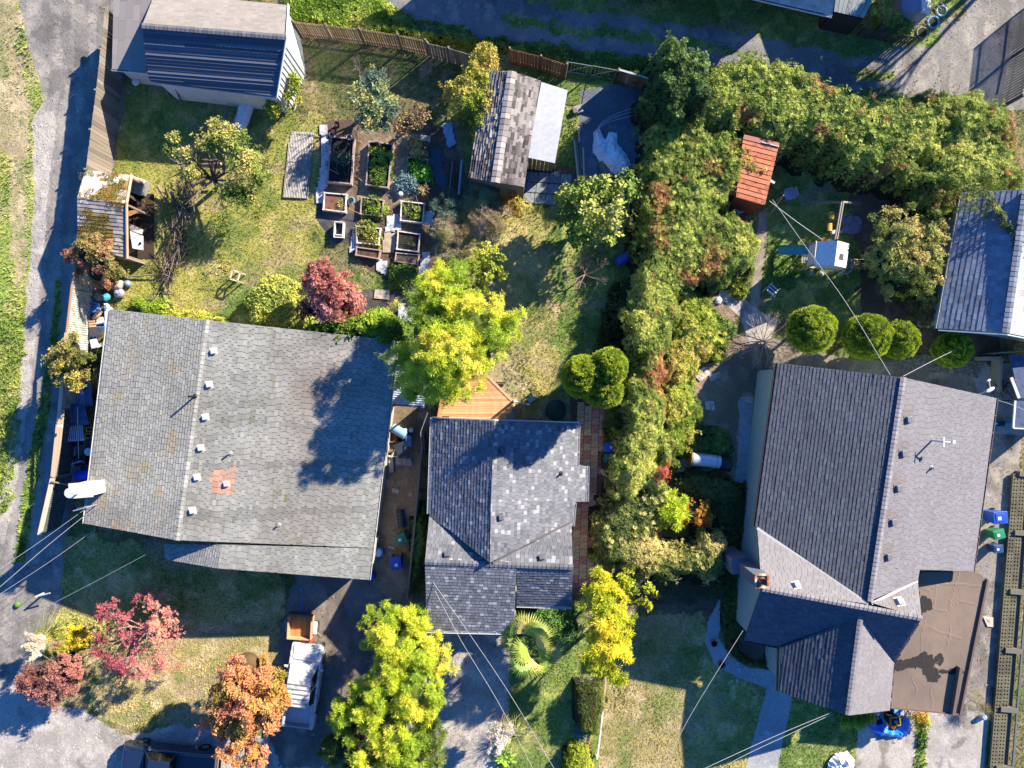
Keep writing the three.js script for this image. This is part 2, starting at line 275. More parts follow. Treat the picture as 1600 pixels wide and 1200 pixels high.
/* ---------- leaves: small sprays, many of them ---------- */
function spray(n, len, wid, spread, fold = .15, up = .5) {         // n leaves round a twig tip, +y is outwards
  const o = [];
  for (let i = 0; i < n; i++) {
    const a = i / n * 6.283 + rr(-.5, .5), t = rr(.25, 1) * spread, L = len * rr(.7, 1.15), W = wid * rr(.8, 1.2);
    const dir = V(Math.cos(a) * Math.sin(t), Math.cos(t) * up, Math.sin(a) * Math.sin(t)).normalize(), side = V(-Math.sin(a), rr(-.4, .4), Math.cos(a)).normalize(), b = dir.clone().multiplyScalar(rr(.02, .35)), nn = dir.clone().cross(side);
    const m = b.clone().addScaledVector(dir, L * .5), tip = b.clone().addScaledVector(dir, L).addScaledVector(nn, -fold * L * .4);
    const l = m.clone().addScaledVector(side, W / 2).addScaledVector(nn, fold * W), r = m.clone().addScaledVector(side, -W / 2).addScaledVector(nn, fold * W);
    o.push(b, m, l, l, m, tip, b, r, m, m, r, tip);
  }
  const g = tris(o); g.deleteAttribute('uv'); return g;
}
function blades(n, len, wid, spread) {                              // grass-like blades from one point
  const o = [];
  for (let i = 0; i < n; i++) {
    const a = rr(0, 6.283), t = rr(.1, 1) * spread, L = len * rr(.6, 1.1), d = V(Math.cos(a) * Math.sin(t), Math.cos(t), Math.sin(a) * Math.sin(t)), s = V(-Math.sin(a), 0, Math.cos(a)).multiplyScalar(wid / 2), b = V(rr(-.25, .25), 0, rr(-.25, .25));
    const m = b.clone().addScaledVector(d, L * .55), e = b.clone().addScaledVector(d, L); e.y -= L * .18 * Math.sin(t) * 2;
    o.push(b.clone().sub(s), b.clone().add(s), m.clone().add(s), b.clone().sub(s), m.clone().add(s), m.clone().sub(s), m.clone().sub(s), m.clone().add(s), e);
  }
  const g = tris(o); g.deleteAttribute('uv'); return g;
}
const SPRAYS = {
  broad: [0, 1].map(() => spray(6, .9, .55, 1.35)), small: [0, 1].map(() => spray(9, .75, .38, 1.45)), feather: [0, 1].map(() => spray(11, 1, .17, 1.2)), big: [0, 1].map(() => spray(4, 1.1, .85, 1.4, .1)),
  scale: [0, 1].map(() => spray(8, .9, .3, .8, .1, .9)), twig: [0, 1].map(() => spray(6, 1.2, .05, 1.2)), tuft: [0, 1, 2].map(() => blades(9, 1, .16, .8)), needle: [0, 1].map(() => spray(16, 1, .06, 1.25)),
};
const LEAF = new THREE.MeshPhysicalMaterial({ color: new THREE.Color(1.5, 1.42, 1.3), roughness: .72, side: THREE.DoubleSide, transmission: .28, thickness: 0, specularIntensity: .5 });
const LEAF_DULL = new THREE.MeshStandardMaterial({ color: 0xffffff, roughness: .8, side: THREE.DoubleSide });
const col = (h) => new THREE.Color(h);
const tint = (pal, t) => { const x = clamp(t) * (pal.length - 1), i = Math.min(pal.length - 2, Math.floor(x)); return pal[i].clone().lerp(pal[i + 1], x - i); };
class Cloud {                                                       // collects placed sprays, then makes one instanced crown
  constructor(kind, pal, mat = LEAF) { this.kind = kind; this.pal = pal.map(c => c.isColor ? c : col(c)); this.m = []; this.c = []; this.mat = mat; }
  add(p, n, size, t, vary = .25) {
    const q = new THREE.Quaternion().setFromUnitVectors(UPV, n.clone().add(V(gauss() * .35, gauss() * .35, gauss() * .35)).normalize()).multiply(new THREE.Quaternion().setFromAxisAngle(UPV, rr(0, 6.283)));
    const s = size * rr(.7, 1.3); this.m.push(new THREE.Matrix4().compose(p, q, V(s, s, s))); const c = tint(this.pal, t + gauss() * .18); c.multiplyScalar(1 + vary * gauss()); this.c.push(c);
  }
  build(name, parent, label, category, group, kind) {
    if (!this.m.length) return null;
    const im = new THREE.InstancedMesh(pick(SPRAYS[this.kind]), this.mat, this.m.length); this.m.forEach((m, i) => { im.setMatrixAt(i, m); im.setColorAt(i, this.c[i]); });
    im.castShadow = im.receiveShadow = true; im.name = parent ? name : numbered(name); (parent || scene).add(im);
    if (!parent) tag(im, label, category, group, kind); else im.userData.kind = 'stuff';
    return im;
  }
}
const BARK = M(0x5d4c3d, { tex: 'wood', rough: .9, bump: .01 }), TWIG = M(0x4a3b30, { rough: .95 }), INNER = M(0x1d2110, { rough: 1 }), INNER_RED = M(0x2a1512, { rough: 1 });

/* a hedge, bush or bed of leaves that fills an outline, as a rounded bank */
function bank(o) {
  const h = o.h, poly = pts(o.poly, h * .75), [a, b, c, d] = box2(poly).map((v, i) => v + (i % 2 ? .5 : -.5)), cl = new Cloud(o.spray || 'small', o.pal, o.mat), edge = o.edge || 1, lump = (o.lump ?? .45) * .48, ls = o.lumpScale || 1.1, size = o.size || .11;
  const hAt = o.hAt || (() => h), ox = rr(0, 99), grow = o.grow ?? Math.min(.4, .28 * edge), dist = (x, z) => { let q = polyDist(x, z, poly); if (!inPoly(x, z, poly)) q = -q; return q + grow + (noise(x * 2.2 + ox, z * 2.2) - .5) * .9 * Math.min(1, edge) + (noise(x * .8, z * .8 + ox) - .5) * .5 * edge; };
  const top = (x, z) => { const q = dist(x, z); if (q <= 0) return 0; const r = clamp(q / edge), prof = Math.sqrt(1 - (1 - r) * (1 - r)); return hAt(x, z) * (.12 + .88 * prof) * (1 - lump * .45 * (1 - fbm(x * ls + ox, z * ls, 2)) - lump * .3 * (1 - noise(x * ls * 2.6, z * ls * 2.6 + ox))); };
  const n = Math.round((b - a) * (d - c) * (o.density || 150));
  for (let i = 0; i < n; i++) {
    const x = rr(a, b), z = rr(c, d), y = top(x, z); if (y <= .05) continue;
    const e = .14, gx = (top(x + e, z) - top(x - e, z)) / (2 * e), gz = (top(x, z + e) - top(x, z - e)) / (2 * e), nn = V(-clamp(gx, -2.5, 2.5), 1, -clamp(gz, -2.5, 2.5)).normalize();
    const steep = Math.min(3, Math.hypot(gx, gz)), dep = Math.pow(rnd(), 1.6) * .34;
    const t = .5 + (fbm(x * .7 + ox, z * .7, 2) - .5) * 1.6 + (o.tintAt ? o.tintAt(x, z) : 0);
    cl.add(V(x, Math.max(.04, y - dep), z), nn, size, t, o.vary ?? .3);
    if (h > 1.4 && rnd() < .012) { const L = rr(.15, .42), t2 = rnd(); for (let k = 0; k < 6; k++) cl.add(V(x + gauss() * .05 + nn.x * L * k / 6, y + L * k / 6, z + gauss() * .05 + nn.z * L * k / 6), nn, size * rr(.9, 1.4), t2 < .05 ? .1 : .85, .25); }
    for (let k = 0; k < steep; k++) if (rnd() < .55) cl.add(V(x + rr(-.1, .1), Math.max(.05, y - rr(.1, .9) * Math.min(y, steep * .5)), z + rr(-.1, .1)), nn, size, t, o.vary ?? .3);
  }
  const root = o.parent || thing(o.name, o.label, o.category || 'hedge', null, 0, o.group);
  cl.build(o.part || 'foliage', root);
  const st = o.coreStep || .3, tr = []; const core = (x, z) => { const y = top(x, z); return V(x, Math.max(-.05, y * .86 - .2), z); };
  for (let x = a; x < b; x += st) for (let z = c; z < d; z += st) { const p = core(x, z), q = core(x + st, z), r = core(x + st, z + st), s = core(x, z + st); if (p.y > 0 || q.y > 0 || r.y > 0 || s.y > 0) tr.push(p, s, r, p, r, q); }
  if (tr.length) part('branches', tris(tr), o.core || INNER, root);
  return root;
}
/* a tree or shrub: stem and limbs to every lobe of the crown, lobes made of clumps of leaves */
function tree(o) {
  const t = thing(o.name, o.label, o.category || 'tree', null, 0, o.group), lobes = o.lobes.map(l => { const c = P(l[0], l[1], l[3]); return { c, r: l[2] * (H - l[3]) / FPX, ry: (l[4] || .8) * l[2] * (H - l[3]) / FPX }; });
  const base = o.base ? P(o.base[0], o.base[1], 0) : V(lobes.reduce((s, l) => s + l.c.x, 0) / lobes.length, 0, lobes.reduce((s, l) => s + l.c.z, 0) / lobes.length);
  const hmin = Math.min(...lobes.map(l => l.c.y)), fork = V(base.x, Math.max(.15, hmin * (o.fork ?? .55)), base.z), tr = o.trunk || .16;
  part('trunk', [rod(base, fork, tr, tr * .75, 9)], o.bark || BARK, t);
  const limbs = []; const cl = new Cloud(o.spray || 'broad', o.pal, o.mat), size = o.size || .15, lean = o.dens || 1;
  for (const l of lobes) {
    const e = l.c.clone().add(V(0, l.ry * .3, 0)), mid = fork.clone().lerp(e, .5).add(V(rr(-.2, .2), rr(-.1, .2), rr(-.2, .2)));
    limbs.push(rod(fork, mid, tr * .6, tr * .4), rod(mid, e, tr * .4, tr * .15));
    const nc = Math.max(7, Math.round(l.r * l.r * 19 * (o.clumps || 1))), per = Math.round(20 * lean);
    for (let k = 0; k < nc; k++) {
      const u = 1 - 1.6 * Math.pow(rnd(), 1.25), a = rr(0, 6.283), s = Math.sqrt(1 - u * u), dir = V(Math.cos(a) * s, u, Math.sin(a) * s), q = o.shell ? rr(.88, 1.02) : rnd() < .16 ? rr(1.08, 1.32) : rr(.6, 1.06), cc = l.c.clone().add(V(dir.x * l.r * q, dir.y * l.ry * q, dir.z * l.r * q));
      if (cc.y < .12) cc.y = rr(.12, .4);
      const out = dir.clone().add(V(0, .45, 0)).normalize(), tn = .5 + (noise(cc.x * 1.1 + 5, cc.z * 1.1) - .5) * 1.3 + (o.tintAt ? o.tintAt(cc) : 0) + rr(-.15, .15), cr = (o.clump || .3) * rr(.7, 1.3);
      if (k % 2 === 0) limbs.push(rod(mid.clone().lerp(e, rnd()), cc, tr * .12 + .008, .008, 4));
      for (let j = 0; j < per; j++) { const v = V(gauss(), gauss() * .7, gauss()).multiplyScalar(cr * .55); cl.add(cc.clone().add(v), out.clone().addScaledVector(v.clone().normalize(), .7).normalize(), size, tn, o.vary ?? .18); }
    }
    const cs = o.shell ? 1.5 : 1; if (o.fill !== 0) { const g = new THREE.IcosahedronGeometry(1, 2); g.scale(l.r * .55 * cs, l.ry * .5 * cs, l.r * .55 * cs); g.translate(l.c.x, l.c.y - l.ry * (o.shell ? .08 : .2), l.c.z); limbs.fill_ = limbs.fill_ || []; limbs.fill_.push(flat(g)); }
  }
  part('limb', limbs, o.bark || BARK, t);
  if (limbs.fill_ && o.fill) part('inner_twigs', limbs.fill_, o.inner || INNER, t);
  cl.build('crown', t);
  return t;
}
/* bare or thin branching plant */
function branching(base, dirs, len, r, depth, out, tips) {
  for (const d of dirs) {
    const e = base.clone().addScaledVector(d, len * rr(.75, 1.15)); out.push(rod(base, e, r, r * .6, depth > 1 ? 6 : 4));
    if (depth > 0) { const n = 2 + (rnd() < .6 ? 1 : 0), nd = []; for (let i = 0; i < n; i++) nd.push(d.clone().add(V(gauss() * .55, gauss() * .35 + .05, gauss() * .55)).normalize()); branching(e, nd, len * .68, r * .58, depth - 1, out, tips); } else if (tips) tips.push([e, d]);
  }
}
/* ---------- roofs: real courses of shingles cut to the outline of each slope ---------- */
const SHMAT = new THREE.MeshStandardMaterial({ color: 0xffffff, roughness: .92, vertexColors: true, bumpMap: TX.grain, bumpScale: .004 });
function planeOf(points, fit) {
  const [p, q, r] = (fit || [0, 1, 2]).map(i => P(...points[i])), n = q.clone().sub(p).cross(r.clone().sub(p)).normalize(); if (n.y < 0) n.negate();
  const A = -n.x / n.y, B = -n.z / n.y, C = p.y - A * p.x - B * p.z, at = (px, py) => { const u = (px - 800) / FPX, v = (py - 600) / FPX, k = A * u + B * v, h = (k * H + C) / (1 + k); return P(px, py, h); };
  return { n, at, y: (x, z) => A * x + B * z + C };
}
function clipPoly(sub, clip) {                                      // Sutherland-Hodgman in 2D, clip convex counter-clockwise
  let out = sub;
  for (let i = 0; i < clip.length && out.length; i++) {
    const a = clip[i], b = clip[(i + 1) % clip.length], ins = p => (b[0] - a[0]) * (p[1] - a[1]) - (b[1] - a[1]) * (p[0] - a[0]) >= -1e-9, res = [];
    for (let j = 0; j < out.length; j++) {
      const p = out[j], q = out[(j + 1) % out.length], pi = ins(p), qi = ins(q);
      const X = () => { const d1 = (b[0] - a[0]) * (p[1] - a[1]) - (b[1] - a[1]) * (p[0] - a[0]), d2 = (b[0] - a[0]) * (q[1] - a[1]) - (b[1] - a[1]) * (q[0] - a[0]), t = d1 / (d1 - d2); return [p[0] + (q[0] - p[0]) * t, p[1] + (q[1] - p[1]) * t]; };
      if (pi) { res.push(p); if (!qi) res.push(X()); } else if (qi) res.push(X());
    }
    out = res;
  }
  return out;
}
/* pts: [px, py, h] round a convex slope, the first three fix its plane */
function roofSlope(parent, points, o = {}) {
  const pl = o.plane || planeOf(points, o.fit), top = points.map(p => pl.at(p[0], p[1])), t = o.deck ?? .1;
  const cen = top.reduce((s, v) => s.add(v), V(0, 0, 0)).multiplyScalar(1 / top.length);
  part(o.deckName || 'roof_deck', slab(top.map(v => v.clone().lerp(cen, .004).add(V(0, -.012, 0))), t), o.deckMat || M(0x3a3836), parent);
  const e = V(pl.n.z, 0, -pl.n.x).normalize(); let s = pl.n.clone().cross(e).normalize(); if (s.y < 0) s.negate();
  if (o.flatDir) { e.copy(o.flatDir).normalize(); s = pl.n.clone().cross(e).normalize(); }
  const O = top[0], loc = v => [v.clone().sub(O).dot(e), v.clone().sub(O).dot(s)]; let P2 = top.map(loc), A = 0; P2.forEach((a, i) => { const b = P2[(i + 1) % P2.length]; A += a[0] * b[1] - a[1] * b[0]; }); if (A < 0) P2 = P2.reverse();
  const us = P2.map(p => p[0]), vs = P2.map(p => p[1]), u0 = Math.min(...us), u1 = Math.max(...us), v0 = Math.min(...vs), v1 = Math.max(...vs), course = o.course || .145, tab = o.tab || .3, th = o.th ?? .016;
  const pal = o.pal.map(col), pos = [], colr = []; const W = (u, v, y) => O.clone().addScaledVector(e, u).addScaledVector(s, v).addScaledVector(pl.n, y);
  const singles = [], kg = o.gap || .004; let rows = 0;
  for (let v = v0; v < v1; v += course, rows++) {
    let u = u0 - rnd() * tab, wob = o.wobble || 0;
    while (u < u1) {
      const w = tab * rr(1 - (o.var || .12), 1 + (o.var || .12)), dv = wob * (noise(u * 1.5, v * 3) - .5), q = clipPoly([[u + kg, v + dv], [u + w - kg, v + dv], [u + w - kg, v + dv + course * 1.02], [u + kg, v + dv + course * 1.02]], P2);
      u += w; if (q.length < 3 || (o.miss && rnd() < o.miss)) continue;
      const c0 = W((q[0][0]), q[0][1], 0), patch = fbm(c0.x * .6 + 3, c0.z * .6, 3); let c = tint(pal, (o.mean ?? .5) + gauss() * (o.spread ?? .28) + (patch - .5) * (o.patch ?? .8));
      if (o.light && rnd() < o.light) c = col(o.lightCol); if (o.colorAt) c = o.colorAt(c0, c) || c;
      c.multiplyScalar(1 + gauss() * .05);
      const lift = rr(.7, 1.3) * th + (o.curl ? rnd() * rnd() * o.curl : 0), f = q.map(p => W(p[0], p[1], lerp(lift, .004, clamp((p[1] - v - dv) / course)))), lo = q.map(p => W(p[0], p[1], -.004)), tr = [];
      for (let i = 1; i + 1 < f.length; i++) tr.push(f[0], f[i], f[i + 1]);
      for (let i = 0; i < f.length; i++) { const j = (i + 1) % f.length; if (q[i][1] > v + dv + course * .9 && q[j][1] > v + dv + course * .9) continue; tr.push(f[i], lo[i], lo[j], f[i], lo[j], f[j]); }
      if (o.single && singles.length < 300 && q.length === 4 && (o.singleIf ? o.singleIf(c0) : true)) { singles.push([tr, c]); continue; }
      for (const p of tr) { pos.push(p.x, p.y, p.z); colr.push(c.r, c.g, c.b); }
    }
  }
  if (singles.length) for (const [tr, c] of singles) { const k = Math.round(clamp(c.r * 2) * 6) / 12, key = new THREE.Color(c.r, c.g, c.b); const g = tris(tr); const cc = new Float32Array(tr.length * 3); for (let i = 0; i < tr.length; i++) { cc[i * 3] = c.r; cc[i * 3 + 1] = c.g; cc[i * 3 + 2] = c.b; } g.setAttribute('color', new THREE.BufferAttribute(cc, 3)); const m = new THREE.Mesh(g, SHMAT); m.castShadow = m.receiveShadow = true; m.name = 'shingle'; parent.add(m); }
  if (pos.length) {
    const g = new THREE.BufferGeometry(); g.setAttribute('position', new THREE.Float32BufferAttribute(pos, 3)); g.setAttribute('color', new THREE.Float32BufferAttribute(colr, 3)); g.computeVertexNormals();
    const uv = new Float32Array(pos.length / 3 * 2); for (let i = 0; i < pos.length / 3; i++) { uv[i * 2] = pos[i * 3]; uv[i * 2 + 1] = pos[i * 3 + 2]; } g.setAttribute('uv', new THREE.BufferAttribute(uv, 2));
    const m = new THREE.Mesh(g, SHMAT); m.name = o.name || 'shingles'; m.castShadow = m.receiveShadow = true; m.userData.kind = 'stuff'; parent.add(m);
  }
  return { ...pl, top };
}
function ridgeCap(parent, a, b, w, pal, step = .22, name = 'ridge_cap') {   // a, b: Vector3
  const d = b.clone().sub(a), L = d.length(), n = Math.round(L / step), side = V(d.z, 0, -d.x).normalize(), gs = [], pos = [], cc = [], P3 = pal.map(col);
  for (let i = 0; i < n; i++) {
    const p = a.clone().addScaledVector(d, i / n), q = a.clone().addScaledVector(d, (i + 1.12) / n), y0 = .05 + rnd() * .008, y1 = .032, c = tint(P3, .5 + gauss() * .35);
    const T = [p.clone().add(V(0, y0, 0)), q.clone().add(V(0, y1, 0))], Lf = [p.clone().addScaledVector(side, w).add(V(0, y0 - w * .3, 0)), q.clone().addScaledVector(side, w).add(V(0, y1 - w * .3, 0))], R = [p.clone().addScaledVector(side, -w).add(V(0, y0 - w * .3, 0)), q.clone().addScaledVector(side, -w).add(V(0, y1 - w * .3, 0))];
    const tr = [T[0], Lf[0], Lf[1], T[0], Lf[1], T[1], T[0], T[1], R[1], T[0], R[1], R[0], Lf[0], T[0], Lf[0].clone().add(V(0, -.05, 0)), T[0], R[0], R[0].clone().add(V(0, -.05, 0))];
    for (const v of tr) { pos.push(v.x, v.y, v.z); cc.push(c.r, c.g, c.b); }
  }
  const g = new THREE.BufferGeometry(); g.setAttribute('position', new THREE.Float32BufferAttribute(pos, 3)); g.setAttribute('color', new THREE.Float32BufferAttribute(cc, 3)); g.setAttribute('uv', new THREE.Float32BufferAttribute(new Float32Array(pos.length / 3 * 2), 2)); g.computeVertexNormals();
  const m = new THREE.Mesh(g, SHMAT2); m.name = name; m.castShadow = m.receiveShadow = true; m.userData.kind = 'stuff'; parent.add(m);
}
const SHMAT2 = SHMAT.clone(); SHMAT2.side = THREE.DoubleSide;
function walls(parent, ringPts, inset, mat, drop = .14, name = 'wall') { // ring of [px, py, h] at the roof edge
  const r = ringPts.map(p => P(...p)), c = r.reduce((s, v) => s.add(v), V(0, 0, 0)).multiplyScalar(1 / r.length), q = r.map(v => { const d = V(v.x - c.x, 0, v.z - c.z), L = d.length(); return V(c.x + d.x * (1 - inset * 1.3 / L), v.y - drop, c.z + d.z * (1 - inset * 1.3 / L)); });
  q.forEach((a, i) => part(name, wallSeg(a, q[(i + 1) % q.length], .16), mat, parent)); return q;
}
const WHITE = M(0xd9d7d2, { rough: .5, tex: 'mottle' }), GUTTER = M(0xcfcdc8, { rough: .45 }), STEEL = M(0x9aa0a4, { rough: .35, metal: .8 }), DARKMETAL = M(0x26272a, { rough: .5, metal: .4 }), BLACKPL = M(0x17181a, { rough: .5 });
const WOODOLD = M(0x8a7c6a, { tex: 'wood', rough: .9, bump: .004 }), WOODGREY = M(0x77736b, { tex: 'wood', rough: .95 }), WOODWARM = M(0xa8774a, { tex: 'wood', rough: .85 }), WOODPALE = M(0xc9b496, { tex: 'wood', rough: .85 }), WOODDARK = M(0x4b3a2c, { tex: 'wood', rough: .9 });
function gutter(parent, a, b, mat = GUTTER, w = .11) { const d = b.clone().sub(a).normalize(), gs = [beam(a, b, w, .015)], s = V(d.z, 0, -d.x).multiplyScalar(w / 2); gs[0].translate(0, -.07, 0); for (const k of [-1, 1]) { const g = beam(a.clone().addScaledVector(s, k), b.clone().addScaledVector(s, k), .014, .1); g.translate(0, -.025, 0); gs.push(g); } const L = a.distanceTo(b), n = Math.round(L / .9); for (let i = 1; i < n; i++) { const p = a.clone().lerp(b, i / n); gs.push(beam(p.clone().addScaledVector(s, -1), p.clone().addScaledVector(s, 1), .03, .012).translate(0, .02, 0)); } return part('gutter', gs, mat, parent); }
function roofVent(parent, pl, px, py, mat, s = .3) { const p = pl.at(px, py), q = new THREE.Quaternion().setFromUnitVectors(UPV, pl.n); const g = join([rbx(s, .16, s, .03, 0, .09, 0, .15), bx(s * 1.5, .012, s * 1.5, 0, .022, 0, .15)]); g.applyQuaternion(q); g.translate(p.x, p.y, p.z); return part('roof_vent', g, mat, parent); }
function pipeVent(parent, pl, px, py, h, mat, r = .045) { const p = pl.at(px, py), q = new THREE.Quaternion().setFromUnitVectors(UPV, pl.n), f = cyl(.06, .13, .06, 0, .05, 0).applyQuaternion(q).translate(p.x, p.y, p.z); return part('vent_pipe', [cyl(r, r, h, p.x, p.y + h / 2, p.z, 10), f], mat, parent); }
/* window on a wall between two points, at along (0..1), sizes in metres */
function windowOn(parent, a, b, along, yc, w, h, frameMat = WHITE, cols = 2) {
  const dir = V(b.x - a.x, 0, b.z - a.z).normalize(), n = V(dir.z, 0, -dir.x), c = V(lerp(a.x, b.x, along), yc, lerp(a.z, b.z, along)), ry = Math.atan2(n.x, n.z);
  const f = []; const B = (ww, hh, dd, ox, oy, oz) => f.push(bx(ww, hh, dd, ox, oy, oz)); B(w, .07, .1, 0, h / 2, 0); B(w, .07, .1, 0, -h / 2, 0); for (let i = 0; i <= cols; i++) B(.06, h, .1, -w / 2 + w * i / cols, 0, .003);
  const W = part('window', join(f).applyMatrix4(new THREE.Matrix4().makeRotationY(ry)).translate(c.x + n.x * .1, c.y, c.z + n.z * .1), frameMat, parent);
  for (let i = 0; i < cols; i++) part('pane', bx(w / cols - .05, h - .06, .02, -w / 2 + w * (i + .5) / cols, 0, 0).applyMatrix4(new THREE.Matrix4().makeRotationY(ry)).translate(c.x + n.x * .1, c.y, c.z + n.z * .1), M(0x10161c, { rough: .08, tex: 0 }), W);
  return W;
}
/* board fence along top edge points; every board is a part */
function fence(name, label, path, h, o = {}) {
  const t = thing(name, label, o.category || 'fence', null, 0, o.group), q = path.map(p => o.ground ? P(p[0], p[1], 0).setY(h) : P(p[0], p[1], p[2] ?? h)), bw = o.bw || .14, gap = o.gap ?? .012, mats = o.mats || [WOODOLD];
  const bg = [new THREE.BoxGeometry(bw, 1, .022)];
  for (let i = 0; i + 1 < q.length; i++) {
    const a = q[i], b = q[i + 1], d = V(b.x - a.x, 0, b.z - a.z), L = d.length(); d.normalize(); const ang = Math.atan2(-d.z, d.x), n = Math.round(L / (bw + gap)), side = V(d.z, 0, -d.x).multiplyScalar(o.railSide || 1);
    for (let k = 0; k < n; k++) { if (o.miss && rnd() < o.miss) continue; const f = (k + .5) / n, top = lerp(a.y, b.y, f) - rnd() * (o.ragged ?? .04), m = new THREE.Mesh(bg[0], pick(mats)); m.name = 'board'; m.position.set(lerp(a.x, b.x, f), top / 2, lerp(a.z, b.z, f)); m.scale.set(1, top, 1); m.rotation.y = ang; m.rotation.z = gauss() * .012; m.castShadow = m.receiveShadow = true; t.add(m); }
    const np = Math.max(1, Math.round(L / 2.4)); for (let k = 0; k <= np; k++) { if (k === np && i + 2 < q.length) continue; const p = a.clone().lerp(b, k / np).addScaledVector(side, .06); part('post', bx(.09, p.y + .05, .09, p.x, p.y / 2, p.z, ang), o.postMat || mats[0], t); }
    for (const y of [.22, .85]) part('rail', beam(V(a.x, a.y * y, a.z).addScaledVector(side, .035), V(b.x, b.y * y, b.z).addScaledVector(side, .035), .04, .09), o.postMat || mats[0], t);
    if (o.cap) part('cap_rail', beam(a.clone().add(V(0, .02, 0)), b.clone().add(V(0, .02, 0)), o.cap, .035), o.capMat || mats[0], t);
  }
  return t;
}
/* ---------- buildings ---------- */
const SIDING = M(0xcfd3cf, { rough: .7 }), MINT = M(0xa9c4bf, { rough: .75 }), STUCCO = M(0xb9b4a6, { rough: .9, bump: .006 });
{ // the long grey house on the lane
  const t = thing('house', 'large grey shingled bungalow with a white chimney beside the lane', 'house');
  const pal = ['#63625c', '#77766f', '#898880', '#9a988f'], o = { pal, course: .148, tab: .3, mean: .55, spread: .15, patch: .6, th: .026, gap: .011 };
  const moss = (p, c) => { const m = fbm(p.x * 1.3 + 9, p.z * 1.3, 3); return m > .62 ? c.lerp(col('#8a7a58'), (m - .62) * 3) : c; };
  const L = roofSlope(t, [[172, 483, 4.0], [133, 818, 4.0], [276, 844, 4.75], [323, 500, 4.75]], { ...o, colorAt: moss, mean: .5 });
  const R = roofSlope(t, [[323, 500, 4.75], [276, 844, 4.75], [583, 856, 3.55], [622, 532, 3.55]], { ...o, mean: .68, colorAt: (p, c) => { const q = P(352, 757, 4.2), dx = p.x - q.x, dz = p.z - q.z; if (Math.max(Math.abs(dx), Math.abs(dz) * .95) < .58 + .18 * (noise(p.x * 6, p.z * 6) - .5)) return col('#a98470').multiplyScalar(rr(.8, 1.15)); const r = fbm(p.x * .3 + 4, p.z * .3 + 2, 2); c.lerp(col('#6f635a'), clamp((r - .5) * 1.8)); const st = noise(p.z * 2.6 + 7, p.x * .22); c.multiplyScalar(1 - .22 * smooth(.6, .9, st)); const ms = fbm(p.x * 1.6 + 20, p.z * 1.6 + 6, 3); return ms > .68 ? c.lerp(col('#5d5a36'), (ms - .68) * 3) : c; } });
  roofSlope(t, [[347, 851, 0], [583, 857, 0], [577, 906, 0], [340, 888, 0]], { ...o, plane: R, mean: .62 });
  { const y0 = R.at(347, 851).y; roofSlope(t, [[347, 851, y0], [340, 888, R.at(340, 888).y], [258, 874, y0 - 1.05], [256, 850, y0 - 1.0]], { ...o, fit: [0, 1, 2], mean: .6 }); }
  const a = P(323, 500, 4.75), b = P(276, 844, 4.75); ridgeCap(t, b, a, .16, pal.slice(1));
  walls(t, [[172, 483, 4.0], [323, 500, 4.75], [622, 532, 3.55], [583, 857, 3.55], [276, 844, 4.75], [133, 818, 4.0]], .4, STUCCO);
  { const q = [[345, 851, 4.2], [583, 857, 3.6], [577, 903, 3.6], [342, 885, 4.2]]; walls(t, q, .3, STUCCO); }
  gutter(t, P(622, 532, 3.5), P(577, 906, 3.5)); gutter(t, P(170, 483, 3.96), P(131, 818, 3.96));
  for (const [x, y] of [[334, 549], [327, 601], [321, 652], [314, 700], [308, 746], [301, 798]]) roofVent(t, R, x, y, M(0xc4bfba, { rough: .6 }), .25);
  roofVent(t, R, 354, 756, M(0xb9aca5, { rough: .6 }), .24);
  pipeVent(t, L, 305, 619, .75, DARKMETAL, .05); pipeVent(t, R, 360, 708, .35, M(0x8d8a86)); pipeVent(t, R, 436, 820, .25, M(0x8d8a86));
  { const c = L.at(152, 760), h = 1.25, w = 1.0, dd = .62, C = V(c.x - .05, 0, c.z);            // white chimney
    const g = part('chimney', [bx(w, c.y + h, dd, C.x, (c.y + h) / 2, C.z, .08)], M(0xe3ddd8, { rough: .85, bump: .01 }), t);
    part('chimney_cap', [bx(w + .12, .08, dd + .12, C.x, c.y + h + .04, C.z, .08)], M(0xd6cbc4, { rough: .9 }), g); part('flue', [cyl(.17, .17, .5, C.x - .2, c.y + h + .33, C.z + .05, 16), cyl(.24, .24, .03, C.x - .2, c.y + h + .62, C.z + .05, 16)], M(0xdedede, { rough: .4, metal: .3 }), g); }
  { const c = L.at(152, 788), q = L.at(132, 796); part('service_mast', [rod(c, V(c.x, c.y + .9, c.z), .03), rod(V(c.x + .02, c.y + .85, c.z), V(c.x - .75, c.y + .75, c.z + .2), .03), rod(V(c.x, c.y + .5, c.z), V(c.x - .75, c.y + .45, c.z + .12), .03)], M(0xc9c9c9, { rough: .4, metal: .5 }), t); }
}
